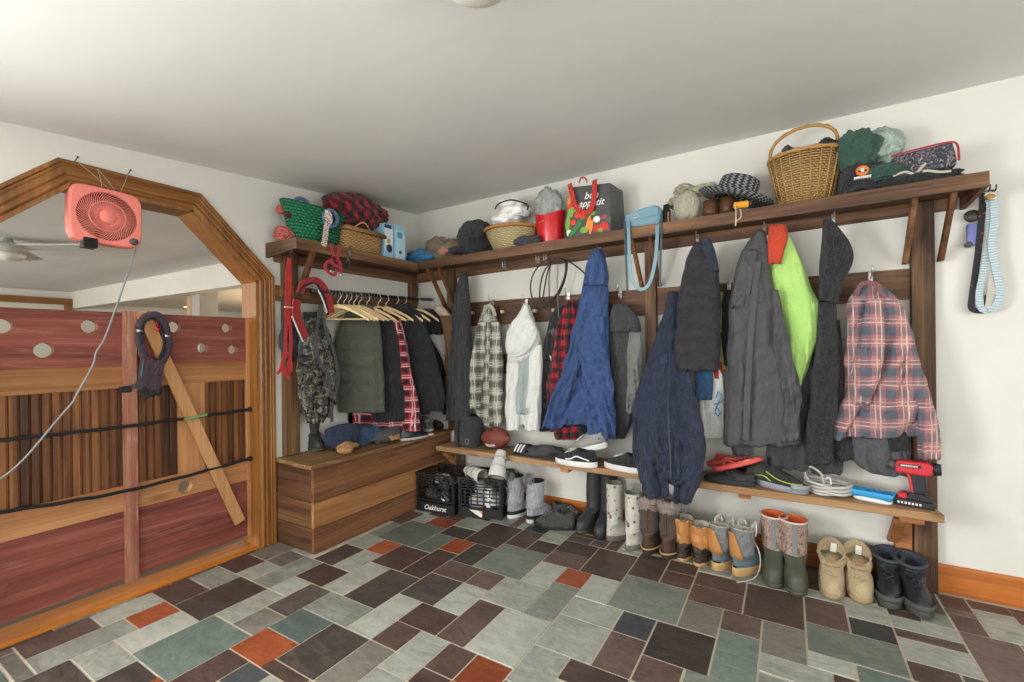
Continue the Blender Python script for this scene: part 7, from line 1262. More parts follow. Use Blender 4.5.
# ---------------------------------------------------------------- crates and what is in them
def crate(lab, a, b, diag):
    """milk crate: front edge from a to b on the floor, lattice walls"""
    a, b = Vector((*a, 0)), Vector((*b, 0)); U = (b - a).normalized(); V = Vector((-U.y, U.x, 0)); w = (b - a).length; d = .30; h = .285; Zv = Vector((0, 0, 1))
    t = thing('milk_crate', lab, 'crate', a + U * w / 2 + V * d / 2, 'black milk crates'); K = plain('crate_plastic', '#1f1f20', .5, 0, .4, .12)
    Q = lambda u, v, z: a + U * u + V * v + Zv * z
    def bar(p, q, s=.008, dd=.012, n=None): 
        mb_.beam(p, q, s, dd, up=n or Zv)
    walls = [('front_panel', lambda s, z, o=0: Q(s, .006 + o, z), w, -V), ('back_panel', lambda s, z, o=0: Q(s, d - .006 - o, z), w, V), ('side_panel', lambda s, z, o=0: Q(.006 + o, s, z), d, -U), ('side_panel', lambda s, z, o=0: Q(w - .006 - o, s, z), d, U)]
    for nm, F, ln, nn in walls:
        mb_ = MB()
        mb_.hexa([F(0, .004), F(ln, .004), F(ln, .004, .01), F(0, .004, .01)], [F(0, .075), F(ln, .075), F(ln, .075, .01), F(0, .075, .01)])
        for z in (.092, .28): bar(F(0, z, .004), F(ln, z, .004), .009, .012)
        for z in (.205, .225, .245, .262): bar(F(0, z, .004), F(ln, z, .004), .007, .007)
        for s in (.012, ln - .012): bar(F(s, .07, .005), F(s, .283, .005), .024, .01, nn)
        if diag and nm == 'front_panel':
            for k in range(-3, 10):
                for sg in (1, -1):
                    s0 = k * .045; s1 = s0 + sg * .115; p0, p1 = (s0, .092), (s1, .205)
                    if min(s0, s1) < .012 or max(s0, s1) > ln - .012: continue
                    if (sg == -1) and s0 < ln * .55: continue
                    bar(F(p0[0], p0[1], .005), F(p1[0], p1[1], .005), .006, .008, nn)
        else:
            n = 7
            for i in range(1, n): bar(F(ln * i / n, .09, .005), F(ln * i / n, .205, .005), .008, .007, nn)
            for z in (.12, .15, .178): bar(F(.02, z, .005), F(ln - .02, z, .005), .006, .007)
        for i in range(1, 5): bar(F(ln * i / 5, .2, .005), F(ln * i / 5, .28, .005), .006, .006, nn)
        mb_.build(nm, K, t)
    mb_ = MB()
    for i in range(9): bar(Q(w * (i + .5) / 9, .01, .012), Q(w * (i + .5) / 9, d - .01, .012), .012, .01)
    for i in range(8): bar(Q(.01, d * (i + .5) / 8, .012), Q(w - .01, d * (i + .5) / 8, .012), .012, .01)
    mb_.build('base_grid', K, t)
    mb_ = MB(); 
    for p, q in ((Q(0, 0, .285), Q(w, 0, .285)), (Q(0, d, .285), Q(w, d, .285)), (Q(0, 0, .285), Q(0, d, .285)), (Q(w, 0, .285), Q(w, d, .285))): bar(p, q, .014, .012)
    mb_.build('rim', K, t); return t, Q, U, V, w, d
def crates():
    t, Q, U, V, w, d = crate('black milk crate against the storage bench with white lettering', (.402, -.465), (.735, -.425), True)
    rot = Matrix.Rotation(math.atan2(U.y, U.x), 4, 'Z') @ Matrix.Rotation(PI/2, 4, 'X')
    text_mesh('lettering', 'Oakhurst', plain('print_white', '#e8e6e0', .6, var=.02), t, Q(w * .5, -.002, .04), rot, .05)
    SK = plain('silver_grey', '#a3a29c', .4, .3, .5, .2); BLK = BLKF
    its = [(.08, .12, .10, .075, '#57504a', 'dark shoe lying at the left of the first crate'), (.2, .1, .12, .07, '#8d8a84', 'grey shoe lying in the middle of the first crate'), (.26, .2, .2, .06, '#b5b1a8', 'pale grey shoe on top at the back of the first crate'), (.14, .2, .2, .06, '#9a8f84', 'brownish grey shoe on top at the left of the first crate'), (.2, .08, .2, .05, '#4a4a4c', 'black shoe near the rim of the first crate')]
    for i, (u, v, z, r, c, lab) in enumerate(its):
        p = Q(u, v, z); hd = (math.cos(i * 2.2), math.sin(i * 2.2)); m = fabric('crate_shoe_%d' % i, c, .8); hdv = Vector((*hd, 0)); tt, P, sy = shoe('old_shoe', lab, 'shoe', heel=p - hdv * .09, head=hd, L=.18, W=.075, H=.075, z0=z - .035, mats=dict(sole=WHITEP if i % 2 else RUBD, foot=m, shaft=m, lining=DKIN), low=True, seed=40 + i); laces(tt, P, [(.13, .055), (.115, .064), (.1, .072)], .012, WHITEP if i > 1 else DKIN, .002)
    t, Q, U, V, w, d = crate('black milk crate with white skates beside the snow boots', (.757, -.405), (1.083, -.318), False)
    lb = MB(); pts = [Q(w * .25, -.003, .062), Q(w * .56, -.003, .058), Q(w * .55, -.003, .012), Q(w * .5, -.003, .014)]; lb.prism(pts, -V * .0015); lb.build('torn_label', plain('torn_paper', '#e3ded4', .7), t)
    lb = MB(); lb.prism([Q(w * .46, -.0045, .06), Q(w * .56, -.0045, .058), Q(w * .555, -.0045, .035)], -V * .0012); lb.build('orange_print', plain('print_orange', '#d98a4a', .6), t)
    WS = fabric('white_skate_leather', '#d6d4cd', .6, .3, .08, .3)
    def boot_on_side(lab, c, ax, L, r, up, sd):
        ax = Vector(ax).normalized(); tt = thing('white_boot', lab, 'boot', c, 'white boots in the crate'); c = Vector(c); R = []; u = ax.cross(Vector(up)).normalized(); v = u.cross(ax).normalized()
        pr = [(-L * .5, .4, 0), (-L * .48, .56, 0), (-L * .36, .66, 0), (-L * .1, .74, 0), (L * .1, .92, .0), (L * .32, 1.02, .0), (L * .48, 1.1, .0), (L * .5, 1.05, .0)]
        for s, k, o in pr: R.append([c + ax * s + (u * math.cos(a) + v * math.sin(a) * .95) * r * k * (1 + .04 * noise.noise(Vector((math.cos(a) * 2, math.sin(a) * 2, s * 20 + sd)))) for a in [2*PI*i/28 for i in range(28)]])
        MB().rings(R, 0, (True, False)).build('shaft', WS, tt)
        def rg(k, s): return [c + ax * (L * s) + (u * math.cos(a) + v * math.sin(a) * .95) * r * k for a in [2*PI*i/28 for i in range(28)]]
        MB().rings([R[-1], rg(.9, .51), rg(.7, .4), rg(.6, .1)], 0, (False, True)).build('lining', plain('skate_lining', '#8b877f', .9, var=.25), tt)
        mb = MB(); mb.tube([p for p in rg(.98, -.2)], .004, 6, closed=True); mb.tube([p for p in rg(1.03, .12)], .004, 6, closed=True); mb.build('strap_band', plain('grey_trim', '#b3b1aa', .6), tt)
        mb = MB()
        for k in range(5):
            s = -.05 + .08 * k; p = c + ax * (L * s); mb.tube(smooth_path([p + (u * .5 + v * .8) * r * .95, p + v * r * 1.04, p + (-u * .5 + v * .8) * r * .95], 4), .0025, 6)
        mb.build('lace', WHITEP, tt)
        return tt
    pa = ony(474, 473, Q(.1, .06, 0).y - .0); boot_on_side('white boot lying across the rim of the second crate', pa, (1, -.35, -.04), .21, .048, (0, -.6, 1), 1)
    pb = ony(499, 463.5, -.375); boot_on_side('white boot propped upright leaning out of the second crate toward the football', pb, (.1, -.5, -.85), .19, .058, (0, -1, .2), 2)
    for i, (u, v, z) in enumerate(((.14, .07, .11), (.21, .08, .17), (.26, .07, .12), (.16, .09, .2), (.2, .2, .12))):
        p = Q(u, v, z); tt, o = None, None
        labs = ['white cloth shoe low at the left inside the second crate', 'white shoe high in the middle inside the second crate', 'pale shoe at the right inside the second crate', 'grey white shoe under the rim of the second crate', 'white shoe at the back of the second crate']
        hd = (math.cos(i * 1.9 + .4), math.sin(i * 1.9 + .4)); tt, P, sy = shoe('canvas_shoe', labs[i], 'shoe', heel=p - Vector((hd[0], hd[1], 0)) * .08, head=hd, L=.16, W=.085, H=.08, z0=z - .04, mats=dict(sole=WHITEP, foot=WS, shaft=WS, lining=M['skate_lining']), low=True, seed=50 + i); laces(tt, P, [(.11, .06), (.1, .068), (.085, .078)], .012, WHITEP, .002)
crates()
# ---------------------------------------------------------------- on the shoe bench
def bench_things():
    z = .4665; B = lambda px, py: onz(px, py, z)
    BAGC = fabric('black_bag_nylon', '#2f3033', .6, .3, .15, .4)
    c = ony(468, 435, -.16); tp = ony(470, 419, -.16).z; t = thing('gym_bag', 'black nylon gym bag standing on the left end of the shoe bench', 'bag', (c.x, c.y, z)); w = .105; h = tp - z + .02
    mb = MB(); R = []
    for k, (zz, f) in enumerate(((0, .92), (.02, 1), (h * .5, 1.02), (h * .85, .95), (h, .8))): R.append([Vector((c.x + .012 + f * w * math.copysign(abs(math.cos(a)) ** .5, math.cos(a)), c.y + f * .08 * math.copysign(abs(math.sin(a)) ** .5, math.sin(a)), z + zz + .006 * math.sin(3 * a + k))) for a in [2*PI*i/40 for i in range(40)]])
    mb.rings(R); mb.build('bag_body', BAGC, t)
    q = Vector((c.x + .05, c.y - .083, z + .05)); MB().tube([q + Vector((.016 * math.cos(a), 0, .022 * math.sin(a))) for a in [2*PI*i/20 for i in range(20)]], .003, 6, closed=True).build('printed_ring', plain('print_grey', '#8a8a8c', .6), t)
    strip(t, 'strap', BAGC, [(457, 420, .1), (456, 435, .1), (457, 446, .1), (462, 454, .13), (463, 459, .15)], -.16, .03, .006)
    # football
    q = B(495.5, 452.5); q.y = -.165; q = ony(495.5, 442, -.165); r = .082; q.z = z + r + .001; t = thing('football', 'brown leather football resting on the shoe bench', 'football', (q.x, q.y, z)); ax = Vector((.97, -.2, .1)).normalized()
    prof = []
    for i in range(25):
        u = -1 + 2 * i / 24; prof.append((max(.001, r * (1 - abs(u) ** 1.9) ** .85), u * .155))
    LEA = plain('football_leather', '#7a4034', .55, 0, .35, .15, 60, .25); MB().lathe(prof, q, 40, axis=ax).build('ball_body', LEA, t)
    s = ax.cross(Vector((0, 0, 1))).normalized(); dn = (s * -1 * -.62 + Vector((0, 0, -.6))).normalized(); dn = (Vector((.1, -1, 0)) - ax * ax.dot(Vector((.1, -1, 0)))).normalized(); dn = (dn * .75 + Vector((0, 0, -.55))).normalized(); dn = (dn - ax * dn.dot(ax)).normalized(); e = ax.cross(dn)
    mb = MB(); mb.tube([q + ax * u + dn * (r * (1 - abs(u / .155) ** 1.9) ** .85 + .001) for u in [-.05 + .1 * i / 10 for i in range(11)]], .003, 6)
    for i in range(8):
        u = -.045 + .09 * i / 7; rr = r * (1 - abs(u / .155) ** 1.9) ** .85; mb.tube([q + ax * u + dn * (rr * .985) - e * .016, q + ax * u + dn * (rr + .002), q + ax * u + dn * (rr * .985) + e * .016], .0022, 6)
    mb.build('lace', WHITEP, t)
    up = (Vector((0, 0, 1)) * .7 + Vector((.1, -1, 0)) * .5); up = (up - ax * up.dot(ax)).normalized(); mb = MB(); mb.tube([q + ax * u + up * (r * (1 - abs(u / .155) ** 1.9) ** .85 + .0008) for u in (-.025, -.01, .01, .02)], 0, 4, flat=(.012, .002, up)); mb.build('stamped_mark', plain('dark_stamp', '#2e1a16', .6), t)
    # dark slide with three stripes
    SL_ = plain('black_slide', '#2c2c2e', .6); a = B(508, 455); b = B(533, 457)
    t = thing('slide_sandal', 'black slide sandal with three white stripes right of the football', 'sandal', (a.x, -.2, z)); hd = (1, .05)
    o = Vector((a.x + .005, -.215, z)); n = 32
    def rg(k, zz, c=o): return [c + Vector((.135 + k * .135 * math.cos(x), k * .048 * math.sin(x) * (1 + .1 * math.cos(x)), zz)) for x in [2*PI*i/n for i in range(n)]]
    MB().rings([rg(.96, 0), rg(1, .006), rg(1, .024), rg(.95, .03)]).build('footbed', SL_, t)
    R = []
    for i in range(15):
        x = PI * i / 14; R.append([o + Vector((.02 + u + .02 * math.sin(x), .052 * math.cos(x), .02 + .055 * math.sin(x))) for u in (0, .10)])
    mb = MB(); mb.rings([[r_[0] for r_ in R], [r_[1] for r_ in R]], 0, (False, False), True, None, False); mb.build('strap', SL_, t, solid=.006)
    for k in range(3): 
        mb = MB(); mb.tube([o + Vector((.035 + .026 * k + .02 * math.sin(x), .0545 * math.cos(x) , .02 + .0585 * math.sin(x))) for x in [PI * .62 + .35 * PI * i / 8 for i in range(9)]], 0, 4, flat=(.012, .003, (0, -1, .4))); mb.build('white_stripe', WHITEP, t)
    bundle('rain_gloves', 'rumpled dark grey gloves lying on the bench between sandal and sneaker', 'gloves', fabric('dark_nylon_glove', '#47474a', .5, .35, .15, .5), (530, 446, 564, 463), -.19, .085, 60, .4, 3.6, base=z)
    # canvas sneakers with white soles
    CAN = fabric('black_canvas', '#222224', .85); GC = fabric('grey_canvas', '#a9a8a2', .85)
    def sneaker(lab, toe, hd, L, m, zz=z, tilt=None, grp=None, seed=0, stripe=True):
        t, P, sy = shoe('canvas_sneaker', lab, 'shoe', toe=toe, head=hd, L=L, W=.105, H=.10, z0=zz, mats=dict(sole=WHITEP, foot=m, shaft=m, lining=DKIN if m is CAN else GC), low=True, group=grp, sole_h=.036, seed=seed)
        laces(t, P, [(L * .73, .076), (L * .67, .083), (L * .61, .09), (L * .55, .098)], .02, WHITEP, .0032)
        if stripe:
            for s in (-1, 1): mb = MB(); mb.tube(smooth_path([P(s * .047, L * .12, .05), P(s * .049, L * .3, .062), P(s * .0475, L * .42, .068), P(s * .05, L * .56, .048), P(s * .047, L * .68, .044)], 5), 0, 4, flat=(.008, .003, (hd[1] * s, -hd[0] * s, 0))); mb.build('side_stripe', WHITEP, t)
        return t
    sneaker('black canvas sneaker with white sole under the grey one', B(556, 462), (-1, .02), .29, CAN, seed=61)
    t = sneaker('grey canvas sneaker lying tilted on top of the black canvas sneaker', Vector((1.60, -.20, 0)), (-1, .05), .27, GC, zz=0, seed=62, stripe=False)
    t.location = (0, 0, 0); t['_w'] = (0, 0, 0)
    base = Vector((1.73, -.20, 0)); T = Matrix.Translation(Vector((1.70, -.21, z + .088))) @ Matrix.Rotation(-.26, 4, 'Y') @ Matrix.Rotation(.12, 4, 'X') @ Matrix.Translation(-base)
    loc0 = Vector((1.60, -.20, 0)) - Vector((-1, .05, 0)).normalized() * .27 + Vector((-1, .05, 0)).normalized() * .108
    for ch in [o for o in COL.objects if o.parent == t]: ch.data.transform(T @ Matrix.Translation(loc0)); 
    sneaker('black low sneaker with thick white sole beside the navy windbreaker', B(605, 466), (-1, .22), .29, CAN, seed=63, stripe=False)
    # red patterned slippers and black sandals
    FLO = NT('slipper_print'); co = FLO.coord(); nz = FLO.noise(co, 18, 3, .5, 1.0); FLO.fin(FLO.ramp(nz, [(.38, '#c8443c'), (.5, '#c8443c'), (.55, '#e0cdb8'), (.6, '#d98a3a'), (.66, '#a33a44')], 'CONSTANT'), .6); M['slip'] = FLO.m; CORAL = plain('coral_sole', '#c9504a', .55)
    def flip(lab, toe_px, heel_px, y, tz, hz, grp, m1, m2, name='flip_flop'):
        A, Bp = ony(*toe_px, y), ony(*heel_px, y); L = (Bp - A).length; ax = (Bp - A).normalized(); sdv = Vector((0, 1, 0)); nv = ax.cross(sdv).normalized(); t = thing(name, lab, 'sandal', (A + Bp) / 2, grp)
        def r2(k, h): return [A + ax * (L / 2 + k * L / 2 * math.cos(x)) + sdv * (k * .046 * math.sin(x) * (1 + .12 * math.cos(x + PI))) + nv * h for x in [2*PI*i/32 for i in range(32)]]
        MB().rings([r2(.97, -.018), r2(1, -.012), r2(1, 0), r2(.96, .004)]).build('sole', m2, t); MB().rings([r2(.93, .003), r2(.92, .006), r2(.01, .0065)], 0, (False, False)).build('footbed', m1, t)
        for s in (-1, 1): MB().tube(smooth_path([A + ax * (L * .25) + nv * .006, A + ax * (L * .33) + sdv * (s * .018) + nv * .03, A + ax * (L * .55) + sdv * (s * .043) + nv * .004], 6), 0, 4, flat=(.014, .006)).build('strap', m2, t)
        return t
    flip('red patterned flip flop on top of the sandals below the softshell jacket', (712, 468), (762, 457), -.22, 0, 0, 'red patterned flip flops', M['slip'], CORAL)
    flip('red patterned flip flop tucked behind the first one near the wall', (706, 463), (748, 456), -.12, 0, 0, 'red patterned flip flops', M['slip'], CORAL)
    BS = plain('black_foam', '#2c2d2c', .7, var=.2)
    for (toe, hd, lab, s) in ((B(704, 479), (-1, .05), 'black clog under the red flip flops beside the navy windbreaker', 64), (B(724, 473), (-1, .1), 'black clog at the back under the red flip flops', 65)):
        t, P, sy = shoe('clog', lab, 'shoe', toe=toe, head=hd, L=.27, W=.10, H=.06, z0=z, mats=dict(sole=BS, foot=BS, shaft=BS, lining=DKIN), low=True, sole_h=.02, seed=s)
        MB().tube(smooth_path([P(-.046, .1, .04), P(-.03, .14, .062), P(0, .155, .068), P(.03, .14, .062), P(.046, .1, .04)], 5), 0, 4, flat=(.03, .004, (0, 0, 1))).build('cross_strap', BS, t)
    # trail shoes
    TR = fabric('black_mesh', '#28282a', .8); LIME = plain('lime_trim', '#b9c94a', .5); GS = plain('grey_tread', '#8c8f96', .6, bump=.2, sc=50)
    for (toe, hd, lab, s) in ((B(808, 495), (.9, -.42), 'black trail shoe with lime piping and grey toe tread next to the tubing coil', 66), (B(826, 481), (.95, -.2), 'black trail shoe with lime piping mostly hidden behind the other one', 67)):
        t, P, sy = shoe('trail_shoe', lab, 'shoe', toe=toe, head=hd, L=.29, W=.105, H=.10, z0=z, mats=dict(sole=GS, foot=TR, shaft=TR, lining=DKIN), low=True, sole_h=.032, seed=s, group='black trail shoes')
        for s2 in (-1, 1): MB().tube(smooth_path([P(s2 * .04, .1, .085), P(s2 * .05, .16, .06), P(s2 * .047, .22, .05), P(s2 * .02, .275, .05)], 6), .0028, 6).build('lime_piping', LIME, t); MB().tube(smooth_path([P(s2 * .05, .03, .05), P(s2 * .051, .09, .062), P(s2 * .05, .13, .04)], 6), .0026, 6).build('lime_piping', LIME, t)
        laces(t, P, [(.2, .075), (.18, .085), (.165, .092)], .018, BLKF)
        mb = MB(); mb.rings([[P(.053 * math.cos(a), .225 + .07 * math.sin(a), zz) for a in [.1 + (PI - .2) * i / 16 for i in range(17)]] for zz in (.02, .05)], 0, (False, False), True, None, False); mb.build('toe_guard', GS, t, solid=.004)
    bundle('dark_sneaker', 'dark cloth slipper between the sandals and the trail shoe', 'slipper', fabric('dark_olive_cloth', '#3d3a33', .9), (748, 462, 776, 482), -.17, .06, 68, .25, base=z)
    # clear tubing
    TB = NT('clear_tubing'); TB.fin('#c9c7bf', .25, 0, .6); TB.b.inputs['Alpha'].default_value = .75; q = B(829, 489); q.y = -.19; q.x = ony(828, 484, -.19).x
    t = thing('tubing_coil', 'coil of clear plastic tubing with a white hook end on the bench', 'tubing', (q.x, q.y, z)); rr = .10
    P_ = [Vector((q.x + (rr - .018 * (.5 + .5 * math.sin(i * .31))) * math.cos(i * 2 * PI / 40) , q.y + (.078 - .012 * math.sin(i * .23)) * math.sin(i * 2 * PI / 40), z + .008 + .052 * (i / 260) + .004 * math.sin(i * .4))) for i in range(260)]
    MB().tube(P_, .0075, 8).build('tube', TB.m, t)
    MB().tube(smooth_path([Vector((q.x - .02, q.y - .04, z + .05)), Vector((q.x - .03, q.y + .01, z + .095)), Vector((q.x - .075, q.y + .03, z + .12)), Vector((q.x - .1, q.y + .02, z + .09)), Vector((q.x - .085, q.y - .02, z + .06))], 6), .006, 8).build('loose_end', TB.m, t); MB().tube(smooth_path([Vector((q.x - .02, q.y, z + .06)), Vector((q.x + .005, q.y - .01, z + .085)), Vector((q.x + .01, q.y - .02, z + .05)), Vector((q.x - .015, q.y - .03, z + .05))], 6), .004, 8).build('hook_end', WHITEP, t)
    # scrub brush lying on its back
    a, b = B(852, 494), B(891, 505); a.y = -.2; a.x = ony(853, 490, -.2).x; b = Vector((ony(893, 501, -.245).x, -.245, z)); ax = (b - a).normalized(); s = Vector((-ax.y, ax.x, 0)); L = (b - a).length; c = (a + b) / 2
    t = thing('scrub_brush', 'scrub brush with bright blue bristles lying beside the cordless drill', 'brush', (c.x, c.y, z))
    def br(k, zz, e=0): return [c + ax * (k * (L / 2 + e) * math.copysign(abs(math.cos(x)) ** .6, math.cos(x))) + s * (k * (.034 + e) * math.copysign(abs(math.sin(x)) ** .7, math.sin(x))) + Vector((0, 0, zz)) for x in [2*PI*i/36 for i in range(36)]]
    MB().rings([br(.9, 0), br(1, .006), br(1, .014), br(.96, .02)]).build('handle_block', WHITEP, t)
    mb = MB(); bl = plain('blue_bristle', '#3a9ad0', .6, var=.25, sc=200)
    for i in range(24):
        for j in range(7):
            u = (-.46 + .92 * i / 23) * L; v = (-.026 + .052 * j / 6); p = c + ax * u + s * v + Vector((0, 0, .018)); d = ax * (u * .12) + s * (v * .25) + Vector((0, 0, .033 + .0012 * math.sin(i * 3 + j)))
            mb.tube([p, p + d], [.0048, .0062], 6)
    o = mb.build('bristles', bl, t); o['kind'] = 'stuff'
    # cordless drill
    RD = plain('drill_red', '#c02a34', .4); BKD = plain('drill_black', '#222226', .5); q = B(913, 511); q.y = -.215; q.x = ony(913, 500, -.215).x; D = (ony(934, 505, -.215) - ony(896, 500, -.215)); D.z = 0; D = Vector((.97, -.2, 0)).normalized(); sd = Vector((-D.y, D.x, 0))
    t = thing('cordless_drill', 'red and black cordless drill standing on its battery at the right bench end', 'drill', (q.x, q.y, z)); Q = lambda u, v, h: q + D * u + sd * v + Vector((0, 0, h - q.z + z))
    def slab(nm, m, pts, half, bev=.006, lab=None):
        mb = MB(); mb.prism([Q(u, -half, h) for u, h in pts], sd * (2 * half)); o = mb.build(nm, m, t, bevel=bev); return o
    slab('battery', BKD, [(-.078, 0), (.078, 0), (.078, .03), (-.078, .036)], .034); slab('battery_top', RD, [(-.06, .034), (-.02, .034), (-.02, .062), (-.05, .058)], .03); slab('foot', BKD, [(-.03, .033), (.072, .03), (.066, .05), (.035, .064), (-.01, .066)], .03)
    slab('grip', BKD, [(.0, .06), (.045, .06), (.05, .11), (.045, .155), (-.02, .165), (-.015, .13)], .018, .008); slab('grip_trim', RD, [(-.006, .062), (.004, .062), (-.004, .13), (-.014, .16), (-.024, .165), (-.016, .12)], .0195, .003)
    slab('motor_housing', RD, [(-.065, .155), (.055, .15), (.075, .165), (.078, .2), (.05, .215), (-.06, .212)], .03, .010); slab('nameplate', BKD, [(-.05, .185), (.03, .185), (.03, .2), (-.05, .2)], .0312, .001)
    mb = MB(); mb.tube([Q(.07, 0, .185), Q(.10, 0, .186)], [.03, .026], 20); mb.build('end_cap', BKD, t)
    mb = MB(); mb.tube([Q(-.062, 0, .185), Q(-.085, 0, .185), Q(-.09, 0, .185), Q(-.115, 0, .185)], [.024, .02, .012, .010], 20); mb.build('chuck', M['grey_knob'] if 'grey_knob' in M else BKD, t)
    slab('trigger', BKD, [(-.03, .135), (-.015, .13), (-.018, .155), (-.036, .155)], .009, .002)
    mb = MB(); 
    for i in range(7): mb.box(Q(-.055 + .013 * i, -.0355, .012), Q(-.046 + .013 * i, -.0335, .022))
    mb.build('battery_lettering', WHITEP, t)
    mb = MB()
    for i in range(7): mb.box(Q(-.042 + .009 * i, -.0325, .189), Q(-.036 + .009 * i, -.031, .196))
    mb.build('nameplate_lettering', WHITEP, t)
bench_things()
# ---------------------------------------------------------------- on the storage bench
def box_things():
    z = .5405; B = lambda px, py: onz(px, py, z)
    for (toe, hd, lab, s, hh) in ((B(306, 447), (1, -.12), 'black rubber boot nearest the doorway on the storage bench', 80, .25), (B(323, 440), (1, -.2), 'black rubber boot beside the folded jeans on the storage bench', 81, .2)):
        t, P, sy = shoe('black_boot', lab, 'boot', heel=toe, head=hd, L=.22, W=.10, H=hh, fh=.1, z0=z, rx=.05, ry=.058, mats=dict(sole=OLR, foot=RUB, shaft=RUB, lining=RUBD), group='rubber boots on the storage bench', seed=s, wrinkle=.008)
        MB().tube([P(.051 * math.cos(a), sy + .059 * math.sin(a), hh - .01) for a in [2*PI*i/30 for i in range(30)]], .004, 6, closed=True).build('top_band', RUBD, t)
    bundle('folded_jeans', 'dark blue jeans lying rumpled next to the black rubber boots', 'jeans', DENIM, (326, 423, 362, 446), .17, .09, 82, .22, 2.2, base=z, axis='x')
    bundle('blue_sweater', 'second blue garment bunched behind the tan gloves under the olive vest', 'sweater', fabric('mid_blue_knit', '#34557a', .9), (350, 424, 375, 440), .17, .1, 83, .3, base=z, axis='x')
    GL = fabric('tan_glove', '#b3854f', .8, .2, .15, .4)
    def glove(lab, px, py, ang, s):
        c = B(px, py); t = thing('work_glove', lab, 'glove', c, 'tan work gloves'); ca, sa = math.cos(ang), math.sin(ang); X = lambda u, v, h: c + Vector((ca * u - sa * v, sa * u + ca * v, h))
        o = lump(c + Vector((0, 0, .032)), (.066, .055, .032), s, .15, 2.4, base=z + .001).build('palm', GL, t)
        mb = MB()
        for k in range(4): mb.tube(smooth_path([X(.04, -.036 + .024 * k, .036), X(.085, -.042 + .028 * k, .048), X(.13 - .01 * abs(k - 1.5), -.046 + .031 * k, .022)], 5), [.013] * 5 + [.013] * 5 + [.008], 10)
        mb.tube(smooth_path([X(-.005, -.03, .03), X(.02, -.06, .035), X(.045, -.072, .02)], 5), [.014] * 10 + [.009], 10); mb.build('fingers', GL, t)
        lump(X(-.075, 0, .026), (.05, .05, .026), s + 30, .12, 2.2, base=z + .001).build('cuff', GL, t)
    GS_ = 1.25
    glove('tan work glove lying open in front of the blue sweater', 360, 443, .6, 84); glove('tan work glove lying on the bench edge beside the jeans', 346, 451, 2.4, 85); glove('tan work glove lying flat nearest the black slipper', 384, 441, .2, 86)
    bundle('grey_cap', 'dark grey cloth heap below the bright red checked shirt', 'cloth', SLATEC, (368, 428, 402, 442), .24, .09, 87, .3, base=z, axis='x')
    toe = B(400, 441); t, P, sy = shoe('slipper', 'black slipper with pale sole near the bench middle', 'slipper', heel=toe, head=(.25, 1), L=.25, W=.10, H=.07, z0=z, mats=dict(sole=plain('pale_sole', '#b9b8b4', .5), foot=BLL, shaft=BLL, lining=DKIN), low=True, sole_h=.018, seed=88)
    MB().tube(smooth_path([P(-.047, .11, .04), P(-.03, .14, .066), P(0, .15, .072), P(.03, .14, .066), P(.047, .11, .04)], 5), 0, 4, flat=(.03, .004, (0, 0, 1))).build('cross_strap', BLL, t)
    a = B(421, 436); mb = MB(); mb.beam(a + Vector((-.02, -.08, .012)), a + Vector((.03, .07, .012)), .10, .022); t = thing('notebook', 'tan covered notebook lying near the black slipper', 'notebook', a); mb.build('cover', plain('tan_cover', '#b08a4e', .6), t, bevel=.002); mb = MB(); mb.beam(a + Vector((-.018, -.078, .012)), a + Vector((.031, .071, .012)), .104, .014); mb.build('pages', plain('page_edge', '#d8d2c4', .8), t)
    for i, (px, py, c, lab) in enumerate(((430, 424, '#8a8c88', 'pale grey shoe on the storage bench below the padded black jacket'), (441, 421, '#3b3a39', 'dark shoe at the corner end of the storage bench'))):
        m = fabric('bench_shoe_%d' % i, c, .8); tt, P, sy = shoe('indoor_shoe', lab, 'shoe', toe=B(px, py + 8), head=(.8, -.6), L=.26, W=.1, H=.09, z0=z, mats=dict(sole=WHITEP if i == 0 else RUBD, foot=m, shaft=m, lining=DKIN), low=True, seed=90 + i); laces(tt, P, [(.18, .066), (.165, .074), (.15, .082)], .016, WHITEP if i == 0 else DKIN)
box_things()
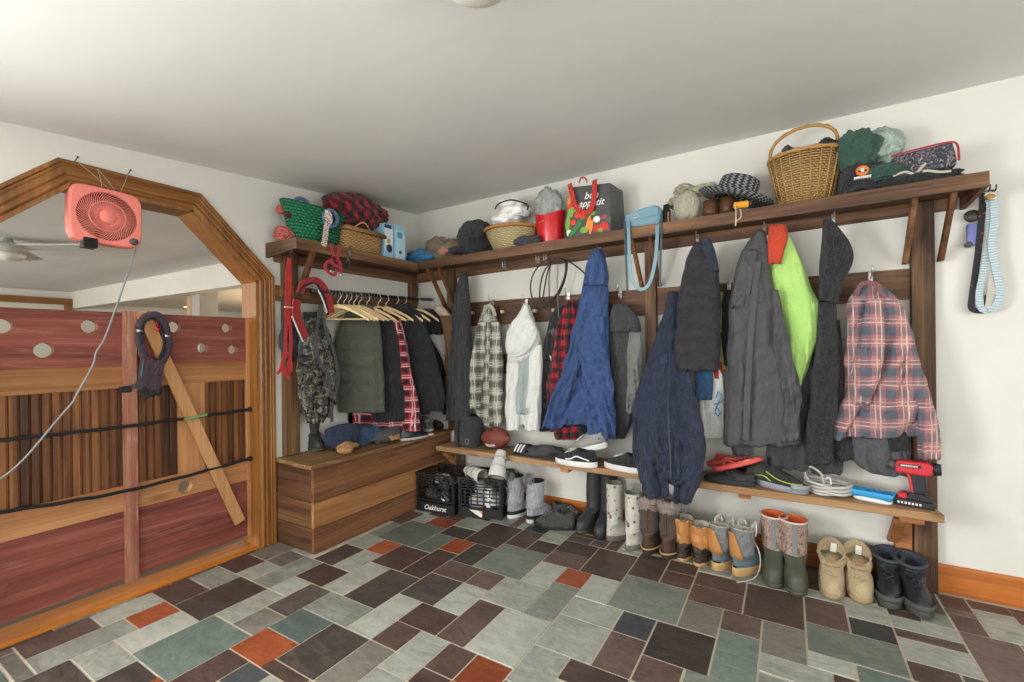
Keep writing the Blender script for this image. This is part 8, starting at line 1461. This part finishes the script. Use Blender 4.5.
# ---------------------------------------------------------------- pieces of a part go under their part
UNDER = {'lace': ('upper', 'foot', 'ball_body', 'shaft'), 'loose_lace': ('upper', 'foot'), 'toe_guard': ('upper', 'foot'), 'top_band': ('shaft',), 'top_binding': ('shaft',), 'back_strip': ('shaft',), 'back_seam': ('shaft',),
    'heel_panel': ('shaft',), 'pull_tab': ('shaft',), 'size_label': ('lining',), 'padded_collar': ('shaft',), 'ankle_roll': ('shaft',), 'fleece_collar': ('shaft',), 'fur_cuff': ('shaft',), 'front_strip': ('shaft',), 'rib': ('foot',),
    'welt': ('sole',), 'rubber_ridge': ('foot',), 'black_band': ('foot',), 'pull_flap': ('shaft',), 'seam': ('shaft',), 'side_stripe': ('upper',), 'lime_piping': ('upper',), 'cross_strap': ('upper',), 'zipper': ('body',), 'front_flap': ('body',),
    'hood_edge': ('hood',), 'emblem_centre': ('emblem',), 'emblem_mark': ('emblem',), 'emblem': ('crown',), 'button': ('crown',), 'hat_band': ('crown',), 'lettering': ('bag_body', 'front_panel'), 'buckle': ('flap', 'girth_strap', 'strap'),
    'white_trim': ('pad',), 'black_edge': ('pad',), 'orange_print': ('torn_label',), 'torn_label': ('front_panel',), 'blue_doodle': ('cloth',), 'socket': ('cover_plate',), 'white_stripe': ('strap',), 'nameplate_lettering': ('nameplate',), 'nameplate': ('motor_housing',),
    'trigger': ('grip',), 'grip_trim': ('grip',), 'battery_lettering': ('battery',), 'title_band': ('carton_body',), 'front_panel': ('carton_body',), 'grip_hole': ('basket_body',), 'rim': ('basket_body',), 'stake': ('basket_body',), 'black_piping': ('cloth',),
    'stripe': ('flask_body',), 'handle_slot': ('bucket_body',), 'printed_ring': ('bag_body',), 'stamped_mark': ('ball_body',), 'shoulder_patch': ('body',), 'end_ball': ('elastic_cord',), 'hub_cap': ('grille',), 'black_lining': ('neck_loop',), 'stitched_line': ('crown',)}
kids = {}
for o in COL.objects:
    if o.parent is not None: kids.setdefault(o.parent, []).append(o)
for root, ch in list(kids.items()):
    if root.parent is not None: continue
    byname = {}
    for c in ch: byname.setdefault(c.name.split('.')[0], c)
    for c in ch:
        st = c.name.split('.')[0]; ups = UNDER.get(st, ('bag_body', 'carton_body') if st.startswith('printed_') else ())
        for u in ups:
            if u in byname and byname[u] is not c and not any(k.parent is c for k in ch):
                up = byname[u]
                if up.parent is root: c.parent = up
                break
for o in COL.objects:
    for k in ('_w', '_p'):
        if k in o: del o[k]
